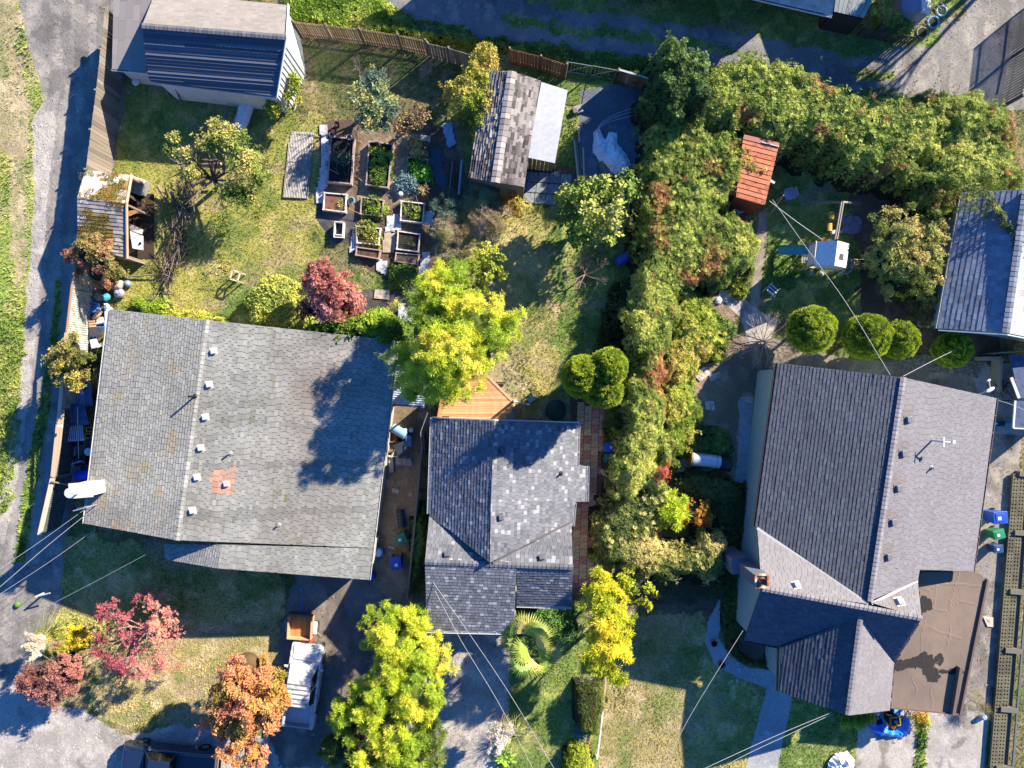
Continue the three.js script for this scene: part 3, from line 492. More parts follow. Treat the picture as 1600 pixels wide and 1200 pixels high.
{ // the small house in the middle
  const t = thing('house', 'small cottage with speckled grey shingles between the two large roofs', 'house');
  const pal = ['#4c4e53', '#5d5f63', '#6c6d72', '#7a7a7f'], o = { pal, course: .18, tab: .22, gap: .007, th: .024, mean: .5, spread: .26, light: .09, lightCol: '#929191', patch: .3 };
  const Lf = roofSlope(t, [[676, 653, 3.0], [671, 803, 3.0], [764, 878, 4.8], [772, 657, 4.8]], { ...o, fit: [0, 1, 3] });
  o.colorAt = (p, c) => { const st = noise(p.z * 1.8 + 3, p.x * .3 + 9); return c.multiplyScalar(1 - .16 * smooth(.55, .9, st) + .06 * (fbm(p.x * .7, p.z * .7, 2) - .5)); };
  const Rt = planeOf([[772, 657, 4.8], [766, 879, 4.8], [903, 661, 2.6]]);
  roofSlope(t, [[772, 657, 0], [767, 780, 0], [899, 784, 0], [903, 661, 0]], { ...o, plane: Rt, mean: .62 });
  roofSlope(t, [[901, 728, 0], [899, 784, 0], [917, 784, 0], [919, 728, 0]], { ...o, plane: Rt, mean: .62 });
  roofSlope(t, [[767, 780, 0], [765, 879, 0], [893, 816, 0], [899, 784, 0]], { ...o, plane: Rt, mean: .62 });
  const N = planeOf([[664, 878, 4.4], [895, 886, 4.4], [671, 803, 3.0]]);
  roofSlope(t, [[671, 803, 0], [664, 878, 0], [762, 880, 0]], { ...o, plane: N, mean: .62 });
  roofSlope(t, [[768, 881, 0], [895, 886, 0], [893, 817, 0]], { ...o, plane: N, mean: .62 });
  roofSlope(t, [[664, 878, 4.4], [807, 884, 4.4], [803, 988, 3.0], [667, 985, 3.0]], { ...o, fit: [0, 1, 2], mean: .5 });
  roofSlope(t, [[807, 886, 4.36], [895, 888, 4.36], [893, 948, 3.0], [807, 944, 3.0]], { ...o, mean: .45 });
  ridgeCap(t, P(765, 878, 4.56), P(772, 657, 4.56), .15, pal.slice(0, 3)); ridgeCap(t, P(664, 878, 4.41), P(895, 886, 4.41), .14, pal.slice(0, 3));
  part('valley_flashing', [beam(P(672, 804, 3.08), P(763, 877, 4.58), .12, .02), beam(P(770, 880, 4.5), P(826, 848, 3.85), .1, .02), beam(P(826, 848, 3.85), P(893, 816, 2.85), .1, .02)], M(0x4a4a4c, { rough: .6 }), t);
  walls(t, [[676, 653, 3.0], [772, 657, 4.8], [903, 661, 2.6], [895, 886, 2.9], [893, 946, 2.95], [808, 946, 2.95], [803, 986, 2.95], [667, 983, 2.95], [664, 878, 2.95]], .3, M(0xb7ab9c, { rough: .85 }));
  walls(t, [[900, 730, 2.6], [917, 730, 2.35], [916, 782, 2.35], [898, 782, 2.6]], .12, M(0xb7ab9c, { rough: .85 }));
  gutter(t, P(674, 653, 2.97), P(669, 803, 2.97)); gutter(t, P(905, 661, 2.56), P(903, 729, 2.56)); gutter(t, P(919, 729, 2.34), P(918, 784, 2.34)); gutter(t, P(899, 786, 2.6), P(896, 822, 2.6)); gutter(t, P(667, 987, 2.96), P(803, 990, 2.96)); gutter(t, P(807, 947, 2.96), P(893, 950, 2.96));
  for (const [pl, x, y] of [[Rt, 781, 808], [N, 698, 867], [N, 846, 872], [Rt, 784, 703]]) roofVent(t, pl, x, y, M(0x4f5258, { rough: .6 }), .26);
  pipeVent(t, Rt, 876, 740, .3, BLACKPL, .05);
  part('gable_trim', [beam(P(676, 652, 3.02), P(772, 656, 4.57), .05, .14), beam(P(772, 656, 4.57), P(904, 660, 2.6), .05, .14)], WHITE, t);
}
{ // the dark-roofed house on the right
  const t = thing('house', 'large house with dark grey roof planes and mint green walls', 'house');
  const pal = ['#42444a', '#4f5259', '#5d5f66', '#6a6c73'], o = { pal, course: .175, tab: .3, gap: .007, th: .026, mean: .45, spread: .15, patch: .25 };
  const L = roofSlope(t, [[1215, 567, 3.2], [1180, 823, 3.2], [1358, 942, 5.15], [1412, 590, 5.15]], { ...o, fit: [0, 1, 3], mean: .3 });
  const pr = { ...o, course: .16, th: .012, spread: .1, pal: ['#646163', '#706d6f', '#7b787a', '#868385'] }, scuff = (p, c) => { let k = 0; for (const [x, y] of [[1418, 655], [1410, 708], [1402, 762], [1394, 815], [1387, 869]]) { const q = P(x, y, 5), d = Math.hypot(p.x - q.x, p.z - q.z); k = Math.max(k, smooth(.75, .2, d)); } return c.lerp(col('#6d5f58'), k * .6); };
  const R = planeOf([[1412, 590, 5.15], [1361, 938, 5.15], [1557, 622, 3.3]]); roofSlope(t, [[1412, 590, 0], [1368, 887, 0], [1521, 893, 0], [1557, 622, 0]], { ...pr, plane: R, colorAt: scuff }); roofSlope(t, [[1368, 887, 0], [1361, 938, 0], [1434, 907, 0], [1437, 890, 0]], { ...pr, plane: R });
  const N = planeOf([[1190, 919, 5.3], [1440, 966, 5.3], [1180, 824, 3.3]]);
  roofSlope(t, [[1183, 824, 0], [1190, 919, 0], [1357, 944, 0]], { ...pr, plane: N });
  roofSlope(t, [[1362, 942, 0], [1440, 966, 0], [1434, 908, 0]], { ...pr, plane: N, colorAt: (p, c) => { const q = P(1405, 940, 5), d = Math.hypot(p.x - q.x, p.z - q.z); return c.lerp(col('#6d5f58'), smooth(.6, .2, d) * .6); } });
  const S = planeOf([[1190, 920, 5.3], [1440, 966, 5.3], [1163, 1000, 2.75]]);
  roofSlope(t, [[1190, 920, 0], [1345, 949, 0], [1345, 963, 0], [1222, 1011, 0], [1163, 1000, 0]], { ...o, plane: S, mean: .35 });
  roofSlope(t, [[1345, 949, 0], [1440, 966, 0], [1397, 1036, 0], [1345, 963, 0]], { ...o, plane: S, mean: .35 });
  const ap = S.at(1345, 964).y, W = planeOf([[1345, 963, ap], [1325, 1117, ap], [1222, 1010, 3.0]]), Ea = planeOf([[1345, 963, ap], [1325, 1117, ap], [1397, 1036, 3.0]]);
  roofSlope(t, [[1345, 963, 0], [1222, 1010, 0], [1218, 1081, 0], [1325, 1118, 0]], { ...o, plane: W, mean: .3, th: .024 });
  roofSlope(t, [[1345, 963, 0], [1397, 1036, 0], [1390, 1110, 0], [1325, 1118, 0]], { ...pr, plane: Ea });
  ridgeCap(t, P(1360, 940, 5.17), P(1412, 590, 5.17), .15, pr.pal.slice(1)); ridgeCap(t, P(1190, 919, 5.32), P(1440, 966, 5.32), .14, pr.pal.slice(1)); ridgeCap(t, P(1325, 1117, ap + .02), P(1345, 963, ap + .02), .14, pr.pal.slice(0, 3));
  part('valley_flashing', [beam(P(1183, 825, 3.36), P(1357, 944, 5.1), .13, .02), beam(P(1362, 943, 5.1), P(1434, 907, 4.3), .13, .02)], M(0xc5c3c0, { rough: .5 }), t);
  const wr = walls(t, [[1215, 567, 3.2], [1412, 590, 5.15], [1557, 622, 3.3], [1522, 890, 3.3], [1440, 888, 3.3], [1436, 955, 3.3], [1398, 1034, 2.9], [1390, 1108, 2.9], [1325, 1116, 4.6], [1219, 1079, 2.7], [1222, 1010, 2.7], [1164, 999, 2.75], [1190, 919, 5.1], [1181, 824, 3.2]], .32, MINT);
   const wa = wr[13], wb = wr[0]; windowOn(t, wb, wa, .93, 1.55, 1.5, 1.1, WHITE, 3); windowOn(t, wb, wa, .35, 1.6, 1.2, 1.0, WHITE, 2);
  gutter(t, P(1213, 567, 3.16), P(1178, 823, 3.16), M(0x5a4a44)); gutter(t, P(1558, 622, 3.26), P(1521, 893, 3.26), M(0x8a7a74)); gutter(t, P(1216, 1010, 2.72), P(1214, 1081, 2.72), M(0xb08a72)); gutter(t, P(1161, 1001, 2.72), P(1219, 1012, 2.72), M(0x3a4a5a));
  for (const [x, y] of [[1418, 655], [1410, 708], [1402, 762], [1394, 815], [1387, 869]]) roofVent(t, R, x, y, M(0x6a6e72, { rough: .5 }), .3);
  roofVent(t, N, 1405, 940, M(0xb5b3b0), .32); roofVent(t, N, 1244, 914, M(0xc9c4c4), .28);
  pipeVent(t, R, 1455, 731, .3, M(0x8d9490)); { const p = R.at(1456, 688); part('flue', [cyl(.05, .05, .95, p.x, p.y + .47, p.z), rod(V(p.x, p.y + .95, p.z), V(p.x + .45, p.y + .98, p.z + .03), .035), bx(.06, .03, .5, p.x, p.y + .99, p.z), cyl(.09, .09, .12, p.x + .48, p.y + .98, p.z, 10)], M(0xd9d9d6, { rough: .4 }), t); }
  { // brick chimney on the gable wall
    const a = P(1196, 908, 5.6), base = V(a.x - .15, 0, a.z), bm = [M(0xb5825f, { rough: .9 }), M(0x9c6a4c, { rough: .9 }), M(0xc89b78, { rough: .9 }), M(0xd8c6a8, { rough: .9 })];
    part('chimney', [bx(.62, 5.5, .62, base.x, 2.75, base.z, .1), bx(.9, 3.1, .85, base.x - .25, 1.55, base.z - .1, .1)], M(0x6f727c, { rough: .9, bump: .01 }), t);
    for (let k = 0; k < 14; k++) { const ang = k / 14 * 6.283, q = .3 / Math.max(Math.abs(Math.cos(ang)), Math.abs(Math.sin(ang))); part('brick', bx(.2, .07, .1, base.x + Math.cos(ang) * q, 5.54 + (k % 2) * .012, base.z + Math.sin(ang) * q, Math.abs(Math.cos(ang)) > .7 ? 1.67 : .1), bm[k % 4], t); }
    part('chimney_pot', [cyl(.16, .18, .25, base.x, 5.62, base.z, 12, true)], M(0x8a6a50, { double: 1 }), t);
    part('lean_to_roof', [slab([P(1147, 868, 2.6), P(1180, 888, 3.6), P(1190, 915, 3.6), P(1160, 900, 2.8), P(1143, 886, 2.4)], .08)], M(0x50545e, { rough: .9 }), t); }
}
{ // carport with a flat brown roof
  const t = thing('carport', 'flat brown felt carport roof with dark damp stains beside the grey house', 'carport');
  const top = [[1440, 893], [1522, 893], [1543, 905], [1536, 960], [1500, 1116], [1391, 1106], [1398, 1036], [1441, 966], [1434, 906]].map(p => P(p[0], p[1], 2.62));
  const fm = new THREE.MeshStandardMaterial({ roughness: .85, bumpMap: TX.grain, bumpScale: .004 }); const a = P(1380, 880, 2.6), b = P(1550, 1125, 2.6), wx = b.x - a.x, wz = b.z - a.z;
  const blob = (px, py, rx, ry) => { const q = P(px, py, 2.6); return (x, z) => { const dx = (x - q.x) / rx, dz = (z - q.z) / ry; return dx * dx + dz * dz + (fbm(x * 3.1, z * 2.6, 4) - .5) * 2.2; }; };
  const wet = [blob(1450, 1032, .85, .45), blob(1412, 1038, .9, .3), blob(1455, 1052, .5, .5), blob(1482, 1049, .85, .16), blob(1445, 945, .38, .45)], g = 512, d = new Uint8Array(g * g * 4);
  for (let j = 0; j < g; j++) for (let i = 0; i < g; i++) { const x = a.x + (i + .5) / g * wx + .0, z = a.z + (j + .5) / g * wz, n = fbm(x * .8, z * .8, 4); let c = [lerp(.115, .215, n), lerp(.086, .152, n), lerp(.066, .110, n)]; const w = Math.min(...wet.map(f => f(x, z))), k = smooth(1.05, .9, w); c = c.map((v, q) => lerp(v, [.016, .012, .010][q], k)); const s = .92 + .16 * LAT[(i * 131 + j * 977) & 65535]; for (let q = 0; q < 3; q++) { const v = clamp(c[q] * s); d[(j * g + i) * 4 + q] = 255 * (v < .0031308 ? v * 12.92 : 1.055 * Math.pow(v, 1 / 2.4) - .055); } d[(j * g + i) * 4 + 3] = 255; }
  fm.map = new THREE.DataTexture(d, g, g); fm.map.colorSpace = THREE.SRGBColorSpace; fm.map.magFilter = THREE.LinearFilter; fm.map.needsUpdate = true;
  // a gently wrinkled membrane
  const n = 90, gp = new THREE.PlaneGeometry(1, 1, n, n), pos = gp.attributes.position, keep = [], fy = (x, z) => { let y = .02 * fbm(x * 1.2, z * 1.2, 3); const ridge = (t, w) => Math.max(0, 1 - Math.abs(t) / w); for (const k of [0, 1, 2, 3]) y += .016 * ridge(((x - a.x) * .98 + (z - a.z) * .2) - .75 - k * 1.05 + .5 * (noise(z * 1.3 + k * 9, k) - .5), .045) * smooth(.2, .5, noise(z * .9 + k * 3, k * 5)); for (const k of [0, 1, 2]) y += .013 * ridge((z - a.z) - 1.6 - k * 1.3 + .7 * (noise(x * 1.1 + k * 5, k + 7) - .5) + .12 * x * .2, .05) * smooth(.35, .5, noise(x * .8 + k, z * .8)); return 2.63 + y; };
  const tr = [], st = wx / n; for (let i = 0; i < n; i++) for (let j = 0; j < n; j++) { const x = a.x + i * st, sz = wz / n, z = a.z + j * sz; if (!inPoly(x + st / 2, z + sz / 2, top)) continue; const A = V(x, fy(x, z), z), B = V(x + st, fy(x + st, z), z), C = V(x + st, fy(x + st, z + sz), z + sz), D = V(x, fy(x, z + sz), z + sz); tr.push(A, D, C, A, C, B); }
  const mg = tris(tr); const uv = mg.attributes.uv, mp = mg.attributes.position; for (let i = 0; i < mp.count; i++) uv.setXY(i, (mp.getX(i) - a.x) / wx, (mp.getZ(i) - a.z) / wz);
  part('felt_roof', mg, fm, t); part('roof_deck', slab(top.map(v => V(v.x, 2.612, v.z)), .2), M(0x6a5344, { rough: .9 }), t);
  part('edge_trim', [beam(P(1543, 905, 2.7), P(1500, 1116, 2.7), .1, .12), beam(P(1500, 1116, 2.68), P(1391, 1106, 2.68), .06, .1)], M(0x6a574c, { rough: .7 }), t);
  part('parapet', [beam(P(1500, 1042, 2.8), P(1488, 1116, 2.8), .16, .28)], M(0x6a5a50, { rough: .8 }), t);
  for (const q of [[1495, 1112], [1538, 915], [1400, 1104], [1515, 1020]]) { const p = P(q[0], q[1], 2.6); part('post', bx(.1, 2.45, .1, p.x * .985, 1.22, p.z * .985), WOODOLD, t); }
}
{ // garage, top left
  const t = thing('garage', 'white sided garage with grey roof in the top left garden corner', 'garage');
  const palA = ['#7a746d', '#837c76', '#8b857e'], pal = ['#43464e', '#565961', '#696c74'];
  const Nn = roofSlope(t, [[222, 40, 4.2], [447, 58, 4.2], [450, 8, 2.7], [243, -12, 2.7]], { pal: palA, fit: [0, 1, 2], course: .16, tab: .32, th: .01 });
  const Sn = roofSlope(t, [[222, 40, 4.2], [447, 58, 4.2], [432, 150, 2.6], [233, 125, 2.6]], { pal, fit: [0, 1, 2], course: .17, tab: 9, mean: .5, th: .05, name: 'metal_tiles' });
  ridgeCap(t, P(222, 40, 4.22), P(447, 58, 4.22), .14, ['#4d4f55', '#63656b']);
  const LT = roofSlope(t, [[236, -10, 2.5], [178, -14, 2.2], [175, 108, 2.2], [229, 112, 2.5]], { pal: palA, course: .4, tab: 1.0, th: .008, fit: [0, 1, 3] });
  const q = walls(t, [[243, -12, 2.7], [222, 40, 4.2], [234, 126, 2.6], [432, 150, 2.6], [447, 58, 4.2], [450, 8, 2.7]], .22, M(0xd5dad9, { rough: .7 }));
  walls(t, [[178, -14, 2.2], [176, 107, 2.2], [229, 111, 2.4], [238, -12, 2.4]], .2, M(0xd0d5d4, { rough: .7 }));
  part('rake_board', [beam(P(448, 57, 4.22), P(433, 150, 2.62), .05, .16), beam(P(448, 57, 4.22), P(451, 8, 2.7), .05, .16)], WHITE, t);
  gutter(t, P(234, 127, 2.56), P(432, 152, 2.56)); gutter(t, P(174, 109, 2.18), P(230, 114, 2.4), WHITE, .08);
  windowOn(t, q[2], q[3], .54, 1.25, 1.1, .7, WHITE, 2); windowOn(t, q[3], q[4], .5, 1.3, .6, .6, WHITE, 1);
  for (let k = 0; k < 9; k++) { const f = (k + .5) / 9, a = q[3].clone().lerp(q[4], f), b = q[3].clone().lerp(q[4], f); part('siding_batten', bx(.05, a.y - .05, .03, a.x + .09, (a.y - .05) / 2, a.z + .02), M(0xdfe3e2, { rough: .7 }), t); }
}
{ // mossy old shed on the lane
  const t = thing('shed', 'small old shed with moss on its shingles against the lane', 'shed');
  const pal = ['#6a625c', '#8d8680', '#b0a9a2'], moss = (p, c) => { const m = fbm(p.x * 1.7 + 30, p.z * 1.7 + 12, 3); return m > .52 ? c.lerp(pick([col('#7a6a2c'), col('#6b5a20'), col('#8a6a30')]), clamp((m - .52) * 7)) : c; };
  roofSlope(t, [[121, 309, 2.8], [196, 317, 2.8], [204, 274, 2.15], [134, 266, 2.15]], { pal: ['#9a948e', '#bdb6af', '#cfc8c0'], course: .2, tab: .34, th: .02, fit: [0, 1, 2], single: 1, colorAt: (p, c) => { const m = fbm(p.x * 1.4 + 60, p.z * 1.4 + 3, 3); return m > .5 ? c.lerp(pick([col('#7d5f2a'), col('#6d6a2a'), col('#8f6b35')]), clamp((m - .5) * 7)) : c; } });
  roofSlope(t, [[121, 309, 2.8], [196, 317, 2.8], [197, 402, 2.0], [122, 388, 2.0]], { pal, course: .2, tab: .42, th: .03, fit: [0, 1, 2], single: 1, colorAt: moss, curl: .02 });
  part('rake_board', [beam(P(198, 318, 2.83), P(199, 404, 2.05), .06, .14), beam(P(198, 318, 2.83), P(206, 273, 2.18), .06, .14)], WOODPALE, t);
  { const q = [[134, 266, 2.1], [121, 309, 2.7], [122, 388, 1.95], [197, 402, 1.95]].map(p => P(...p)), wm = M(0xa79a8c, { tex: 'wood', rough: .9 }); for (let i = 0; i < 3; i++) part('wall', wallSeg(q[i], q[i + 1], .08), wm, t); const r = P(203, 275, 2.1); part('wall', wallSeg(r, q[0], .08), wm, t); for (const [x, y, h] of [[196, 318, 2.7], [203, 276, 2.1], [196, 399, 1.95]]) { const p = P(x, y, h); part('post', bx(.1, h, .1, p.x - .08, h / 2, p.z), WOODOLD, t); } const f = P(160, 335, 2.4); part('floor', bx(2.9, .04, 3.6, f.x + .1, .05, f.z + .1), M(0x3a2a22, { tex: 'dirty' }), t); }
  const m = new Cloud('tuft', ['#5d5c1c', '#8a7c2c', '#6e4f1e'], LEAF_DULL), S = planeOf([[121, 309, 2.8], [196, 317, 2.8], [197, 402, 2.0]]), N = planeOf([[121, 309, 2.8], [196, 317, 2.8], [204, 274, 2.15]]);
  for (let i = 0; i < 5200; i++) { const px = rr(122, 200), py = rr(270, 400), pl = py > 313 ? S : N, p = pl.at(px, py), f = py > 313 ? fbm(p.x * 1.7 + 30, p.z * 1.7 + 12, 3) : fbm(p.x * 1.4 + 60, p.z * 1.4 + 3, 3) + .02; if (px > 197 || f < .54) continue; m.add(p.add(V(0, .02, 0)), pl.n, .05, rnd()); } m.build('moss', t, 0, 0, 0, 'stuff');
}
{ // old shed under the creeper, in the middle garden
  const t = thing('shed', 'weathered shed with split bark-like shakes under yellowing creeper', 'shed');
  const pal = ['#2f2c2e', '#5a5552', '#8a827c', '#a39a92'];
  roofSlope(t, [[800, 112, 3.0], [774, 285, 3.0], [733, 278, 2.35], [758, 110, 2.35]], { pal, course: .15, tab: .3, var: .35, th: .05, wobble: .12, curl: .05, mean: .45, fit: [0, 1, 2] });
  roofSlope(t, [[800, 112, 3.0], [774, 285, 3.0], [818, 292, 2.35], [844, 126, 2.35]], { pal, course: .15, tab: .3, var: .35, th: .05, wobble: .12, curl: .05, mean: .55, fit: [0, 1, 2] });
  ridgeCap(t, P(774, 285, 3.03), P(800, 112, 3.03), .24, pal.slice(1), .3);
  walls(t, [[733, 278, 2.35], [774, 285, 3.0], [818, 292, 2.35], [844, 126, 2.35], [800, 112, 3.0], [758, 110, 2.35]], .12, WOODGREY);
  part('door', bx(.8, 1.7, .04, P(770, 300, 1).x, .86, P(770, 296, 1.3).z, -.12), WOODDARK, t);
}
{ const t = thing('lean_to', 'white panel roofed lean-to of boards joined to the weathered shed', 'lean-to');
  const c = [P(846, 128, 2.15), P(887, 141, 1.75), P(867, 255, 1.75), P(824, 246, 2.15)]; part('roof_panel', slab([c[0], c[1], V(lerp(c[1].x, c[2].x, .5), 1.75, lerp(c[1].z, c[2].z, .5)), V(lerp(c[0].x, c[3].x, .5), 2.15, lerp(c[0].z, c[3].z, .5))], .03), M(0x9a9ea8, { rough: .6, rep: 2 }), t); part('roof_panel', slab([V(lerp(c[0].x, c[3].x, .495), 2.165, lerp(c[0].z, c[3].z, .495)), V(lerp(c[1].x, c[2].x, .495), 1.765, lerp(c[1].z, c[2].z, .495)), c[2].clone().add(V(0, .015, 0)), c[3].clone().add(V(0, .015, 0))], .03), M(0x969aa6, { rough: .6, rep: 2 }), t);
  const f0 = P(826, 246, 2.0), f1 = P(864, 254, 1.65); for (let k = 0; k < 6; k++) { const a = f0.clone().lerp(f1, (k + .06) / 6), b = f0.clone().lerp(f1, (k + .94) / 6); part('board', wallSeg(a, b, .04), k % 2 ? WOODGREY : WOODOLD, t); } part('post', [bx(.09, 1.7, .09, c[1].x - .1, .85, c[1].z + .1), bx(.09, 1.7, .09, c[2].x - .1, .85, c[2].z - .1)], WOODGREY, t); }
{ // red shed
  const t = thing('shed', 'little shed with rusty orange metal roof among the ivy', 'shed');
  const A = [P(1161, 217, 2.6), P(1216, 231, 2.6), P(1195, 321, 2.6), P(1150, 308, 2.6)], n = 12, om = [M(0xd07c4e, { rough: .5, tex: 'dirty' }), M(0xd8845a, { rough: .5 }), M(0xc47046, { rough: .5, tex: 'dirty' })];
  for (let k = 0; k < n; k++) { const f = k / n + .004, g = (k + 1) / n - .014, L = (s, q) => A[0].clone().lerp(A[3], q).lerp(A[1].clone().lerp(A[2], q), s); part('roof_panel', slab([L(0, f), L(1, f), L(1, g), L(0, g)].map((v, i) => V(v.x, v.y + (i > 1 ? -.012 : .014), v.z)), .02), om[k % 3], t); }
  part('ridge_flashing', [slab([P(1163, 210, 2.56), P(1218, 223, 2.56), P(1217, 231, 2.64), P(1161, 217, 2.64)], .03)], M(0x7a3028, { rough: .6 }), t); part('ridge_flashing', beam(P(1190, 222, 2.66), P(1217, 229, 2.66), .05, .03), M(0xb9b0ae, { rough: .5 }), t);
  part('roof_panel', slab([P(1140, 250, 2.2), P(1157, 235, 2.5), P(1149, 306, 2.45), P(1134, 300, 2.1)], .03), M(0xa04630, { rough: .7 }), t);
  walls(t, [[1163, 216, 2.6], [1216, 230, 2.6], [1195, 320, 2.6], [1150, 307, 2.6]], .08, M(0x7d3a2a, { rough: .8, tex: 'wood' }));
  part('door', bx(.5, 1.5, .03, P(1178, 326, .8).x, .76, P(1178, 318, 1.5).z + .03, -.27), M(0x69392c, { tex: 'wood' }), t);
}
{ // garage at the right edge
  const t = thing('garage', 'shingled garage at the right edge with ivy trailing over its roof', 'garage');
  const pal = ['#545b66', '#646b77', '#757c88', '#858b95'], o = { pal, course: .24, tab: .31, th: .022, mean: .55, spread: .3 };
  roofSlope(t, [[1505, 300, 2.6], [1466, 513, 2.6], [1572, 520, 4.1], [1604, 296, 4.1]], { ...o, fit: [0, 1, 2], single: 1, singleIf: p => p.z > P(0, 355, 3.2).z, spread: .24, mean: .5 });
  roofSlope(t, [[1604, 296, 4.1], [1572, 520, 4.1], [1700, 545, 2.6], [1730, 300, 2.6]], { ...o, pal: ['#8f8d8a', '#a5a29e', '#b5b2ae'], fit: [0, 1, 2] });
  ridgeCap(t, P(1572, 520, 4.12), P(1604, 296, 4.12), .2, pal.slice(0, 3), .26);
  const q = walls(t, [[1505, 300, 2.6], [1466, 513, 2.6], [1572, 520, 4.1], [1700, 545, 2.6], [1730, 300, 2.6], [1604, 296, 4.1]], .42, MINT);
  gutter(t, P(1503, 300, 2.56), P(1464, 513, 2.56)); part('rake_board', [beam(P(1466, 516, 2.62), P(1572, 523, 4.12), .05, .16), beam(P(1572, 523, 4.12), P(1700, 548, 2.62), .05, .16)], M(0xc4d2ce, { rough: .6 }), t);
}
{ // neighbour's blue-roofed outbuilding at the right edge
  const t = thing('outbuilding', 'flat roofed outbuilding with dark blue roof sheets at the right edge', 'outbuilding');
  part('roof_sheet', slab(pts([[1578, 555], [1680, 560], [1680, 622], [1592, 622]], 2.3), .08), M(0x35486a, { tex: 'dirty', rough: .7 }), t); part('roof_sheet', slab(pts([[1585, 626], [1680, 630], [1680, 672], [1583, 668]], 2.25), .08), M(0x33456a, { tex: 'dirty', rough: .7 }), t);
  part('edge_trim', [beam(P(1586, 626, 2.3), P(1583, 668, 2.3), .09, .08), beam(P(1583, 669, 2.3), P(1680, 673, 2.3), .06, .08)], WHITE, t); part('wall', [wallSeg(P(1640, 560, 2.2), P(1640, 668, 2.2), .12), wallSeg(P(1640, 655, 2.2), P(1680, 658, 2.2), .12), wallSeg(P(1640, 562, 2.2), P(1680, 564, 2.2), .12)], MINT, t);
}
{ // buildings along the top lane
  const t = thing('house', 'pale roof edge of a neighbouring house at the top of the lane', 'house');
  roofSlope(t, [[1163, -7, 2.6], [1300, 24, 2.6], [1316, -60, 4.3], [1170, -90, 4.3]], { pal: ['#8f8c88', '#a29f9a', '#b0ada8'], fit: [0, 1, 2], mean: .6 }); roofSlope(t, [[1316, -60, 4.3], [1170, -90, 4.3], [1180, -190, 2.6], [1330, -160, 2.6]], { pal: ['#8f8c88', '#a29f9a', '#b0ada8'], fit: [0, 1, 2] });
  roofSlope(t, [[700, -95, 2.6], [1163, -7, 2.6], [1170, -90, 4.6], [715, -180, 4.6]], { pal: ['#77746f', '#8a8782', '#9a9792'], fit: [0, 1, 2], mean: .5, tab: .6, course: .3 });
  walls(t, [[1166, -40, 2.7], [1290, -18, 2.7], [1306, -60, 3.9], [1320, -150, 2.6], [1180, -180, 2.6]], .7, M(0x4a4640)); walls(t, [[700, -125, 2.9], [1163, -44, 2.9], [1170, -90, 4.2], [715, -170, 4.2]], .7, M(0x4a4640));
  gutter(t, P(1163, -6, 2.57), P(1300, 26, 2.57));
}
{ const t = thing('shed', 'low shed with weathered pale boards on its roof above the lane', 'shed');
  const A = [P(1314, -75, 2.5), P(1396, -66, 2.5), P(1350, 28, 1.9), P(1303, 18, 1.9)]; for (let k = 0; k < 8; k++) { const L = (s, q) => A[0].clone().lerp(A[1], s).lerp(A[3].clone().lerp(A[2], s), q); part('board', slab([L(k / 8 + .005, 0), L((k + 1) / 8 - .005, 0), L((k + 1) / 8 - .005, 1), L(k / 8 + .005, 1)].map(v => V(v.x, v.y + (k % 2) * .008, v.z)), .03), k % 3 ? M(0x9aa39c, { tex: 'wood', rough: .9 }) : M(0x86908c, { tex: 'dirty', rough: .9 }), t); }
  walls(t, [[1314, -75, 2.45], [1396, -66, 2.45], [1350, 28, 1.85], [1303, 18, 1.85]], .06, WOODDARK); }
{ const t = thing('hut', 'small hut with violet grey roof and a white side behind the lane fence', 'hut');
  const a = P(1437, -40, 3), b = P(1438, 18, 3), c = P(1405, -40, 2.35), d = P(1410, 18, 2.35), e = P(1456, -40, 2.2), f = P(1453, 24, 2.2), low = v => V(v.x, 0, v.z - .1);
  part('roof_panel', slab([a, b, d, c], .05), M(0x8a87a0, { rough: .7 }), t); part('roof_panel', slab([a, b, f, e].map(v => v.clone().add(V(.004, 0, 0))), .05), M(0xc9c6c2, { rough: .6 }), t); part('ridge_cap', beam(a.clone().add(V(0, .02, 0)), b.clone().add(V(0, .02, 0)), .12, .03), M(0x8a8894), t);
  const m = V(b.x, 2.9, b.z - .06), l = V(d.x + .1, 2.25, d.z - .06), r = V(f.x - .1, 2.1, f.z - .06); part('wall', [wallSeg(l, m, .06), wallSeg(m, r, .06), wallSeg(V(c.x + .1, 2.25, c.z), l, .06), wallSeg(r, V(e.x - .1, 2.1, e.z), .06)], M(0xa9a59c, { rough: .8, tex: 'wood' }), t);
  part('step', slab(pts([[1412, 34], [1440, 36], [1430, 44], [1414, 42]], .4), .12), WOODGREY, t); }
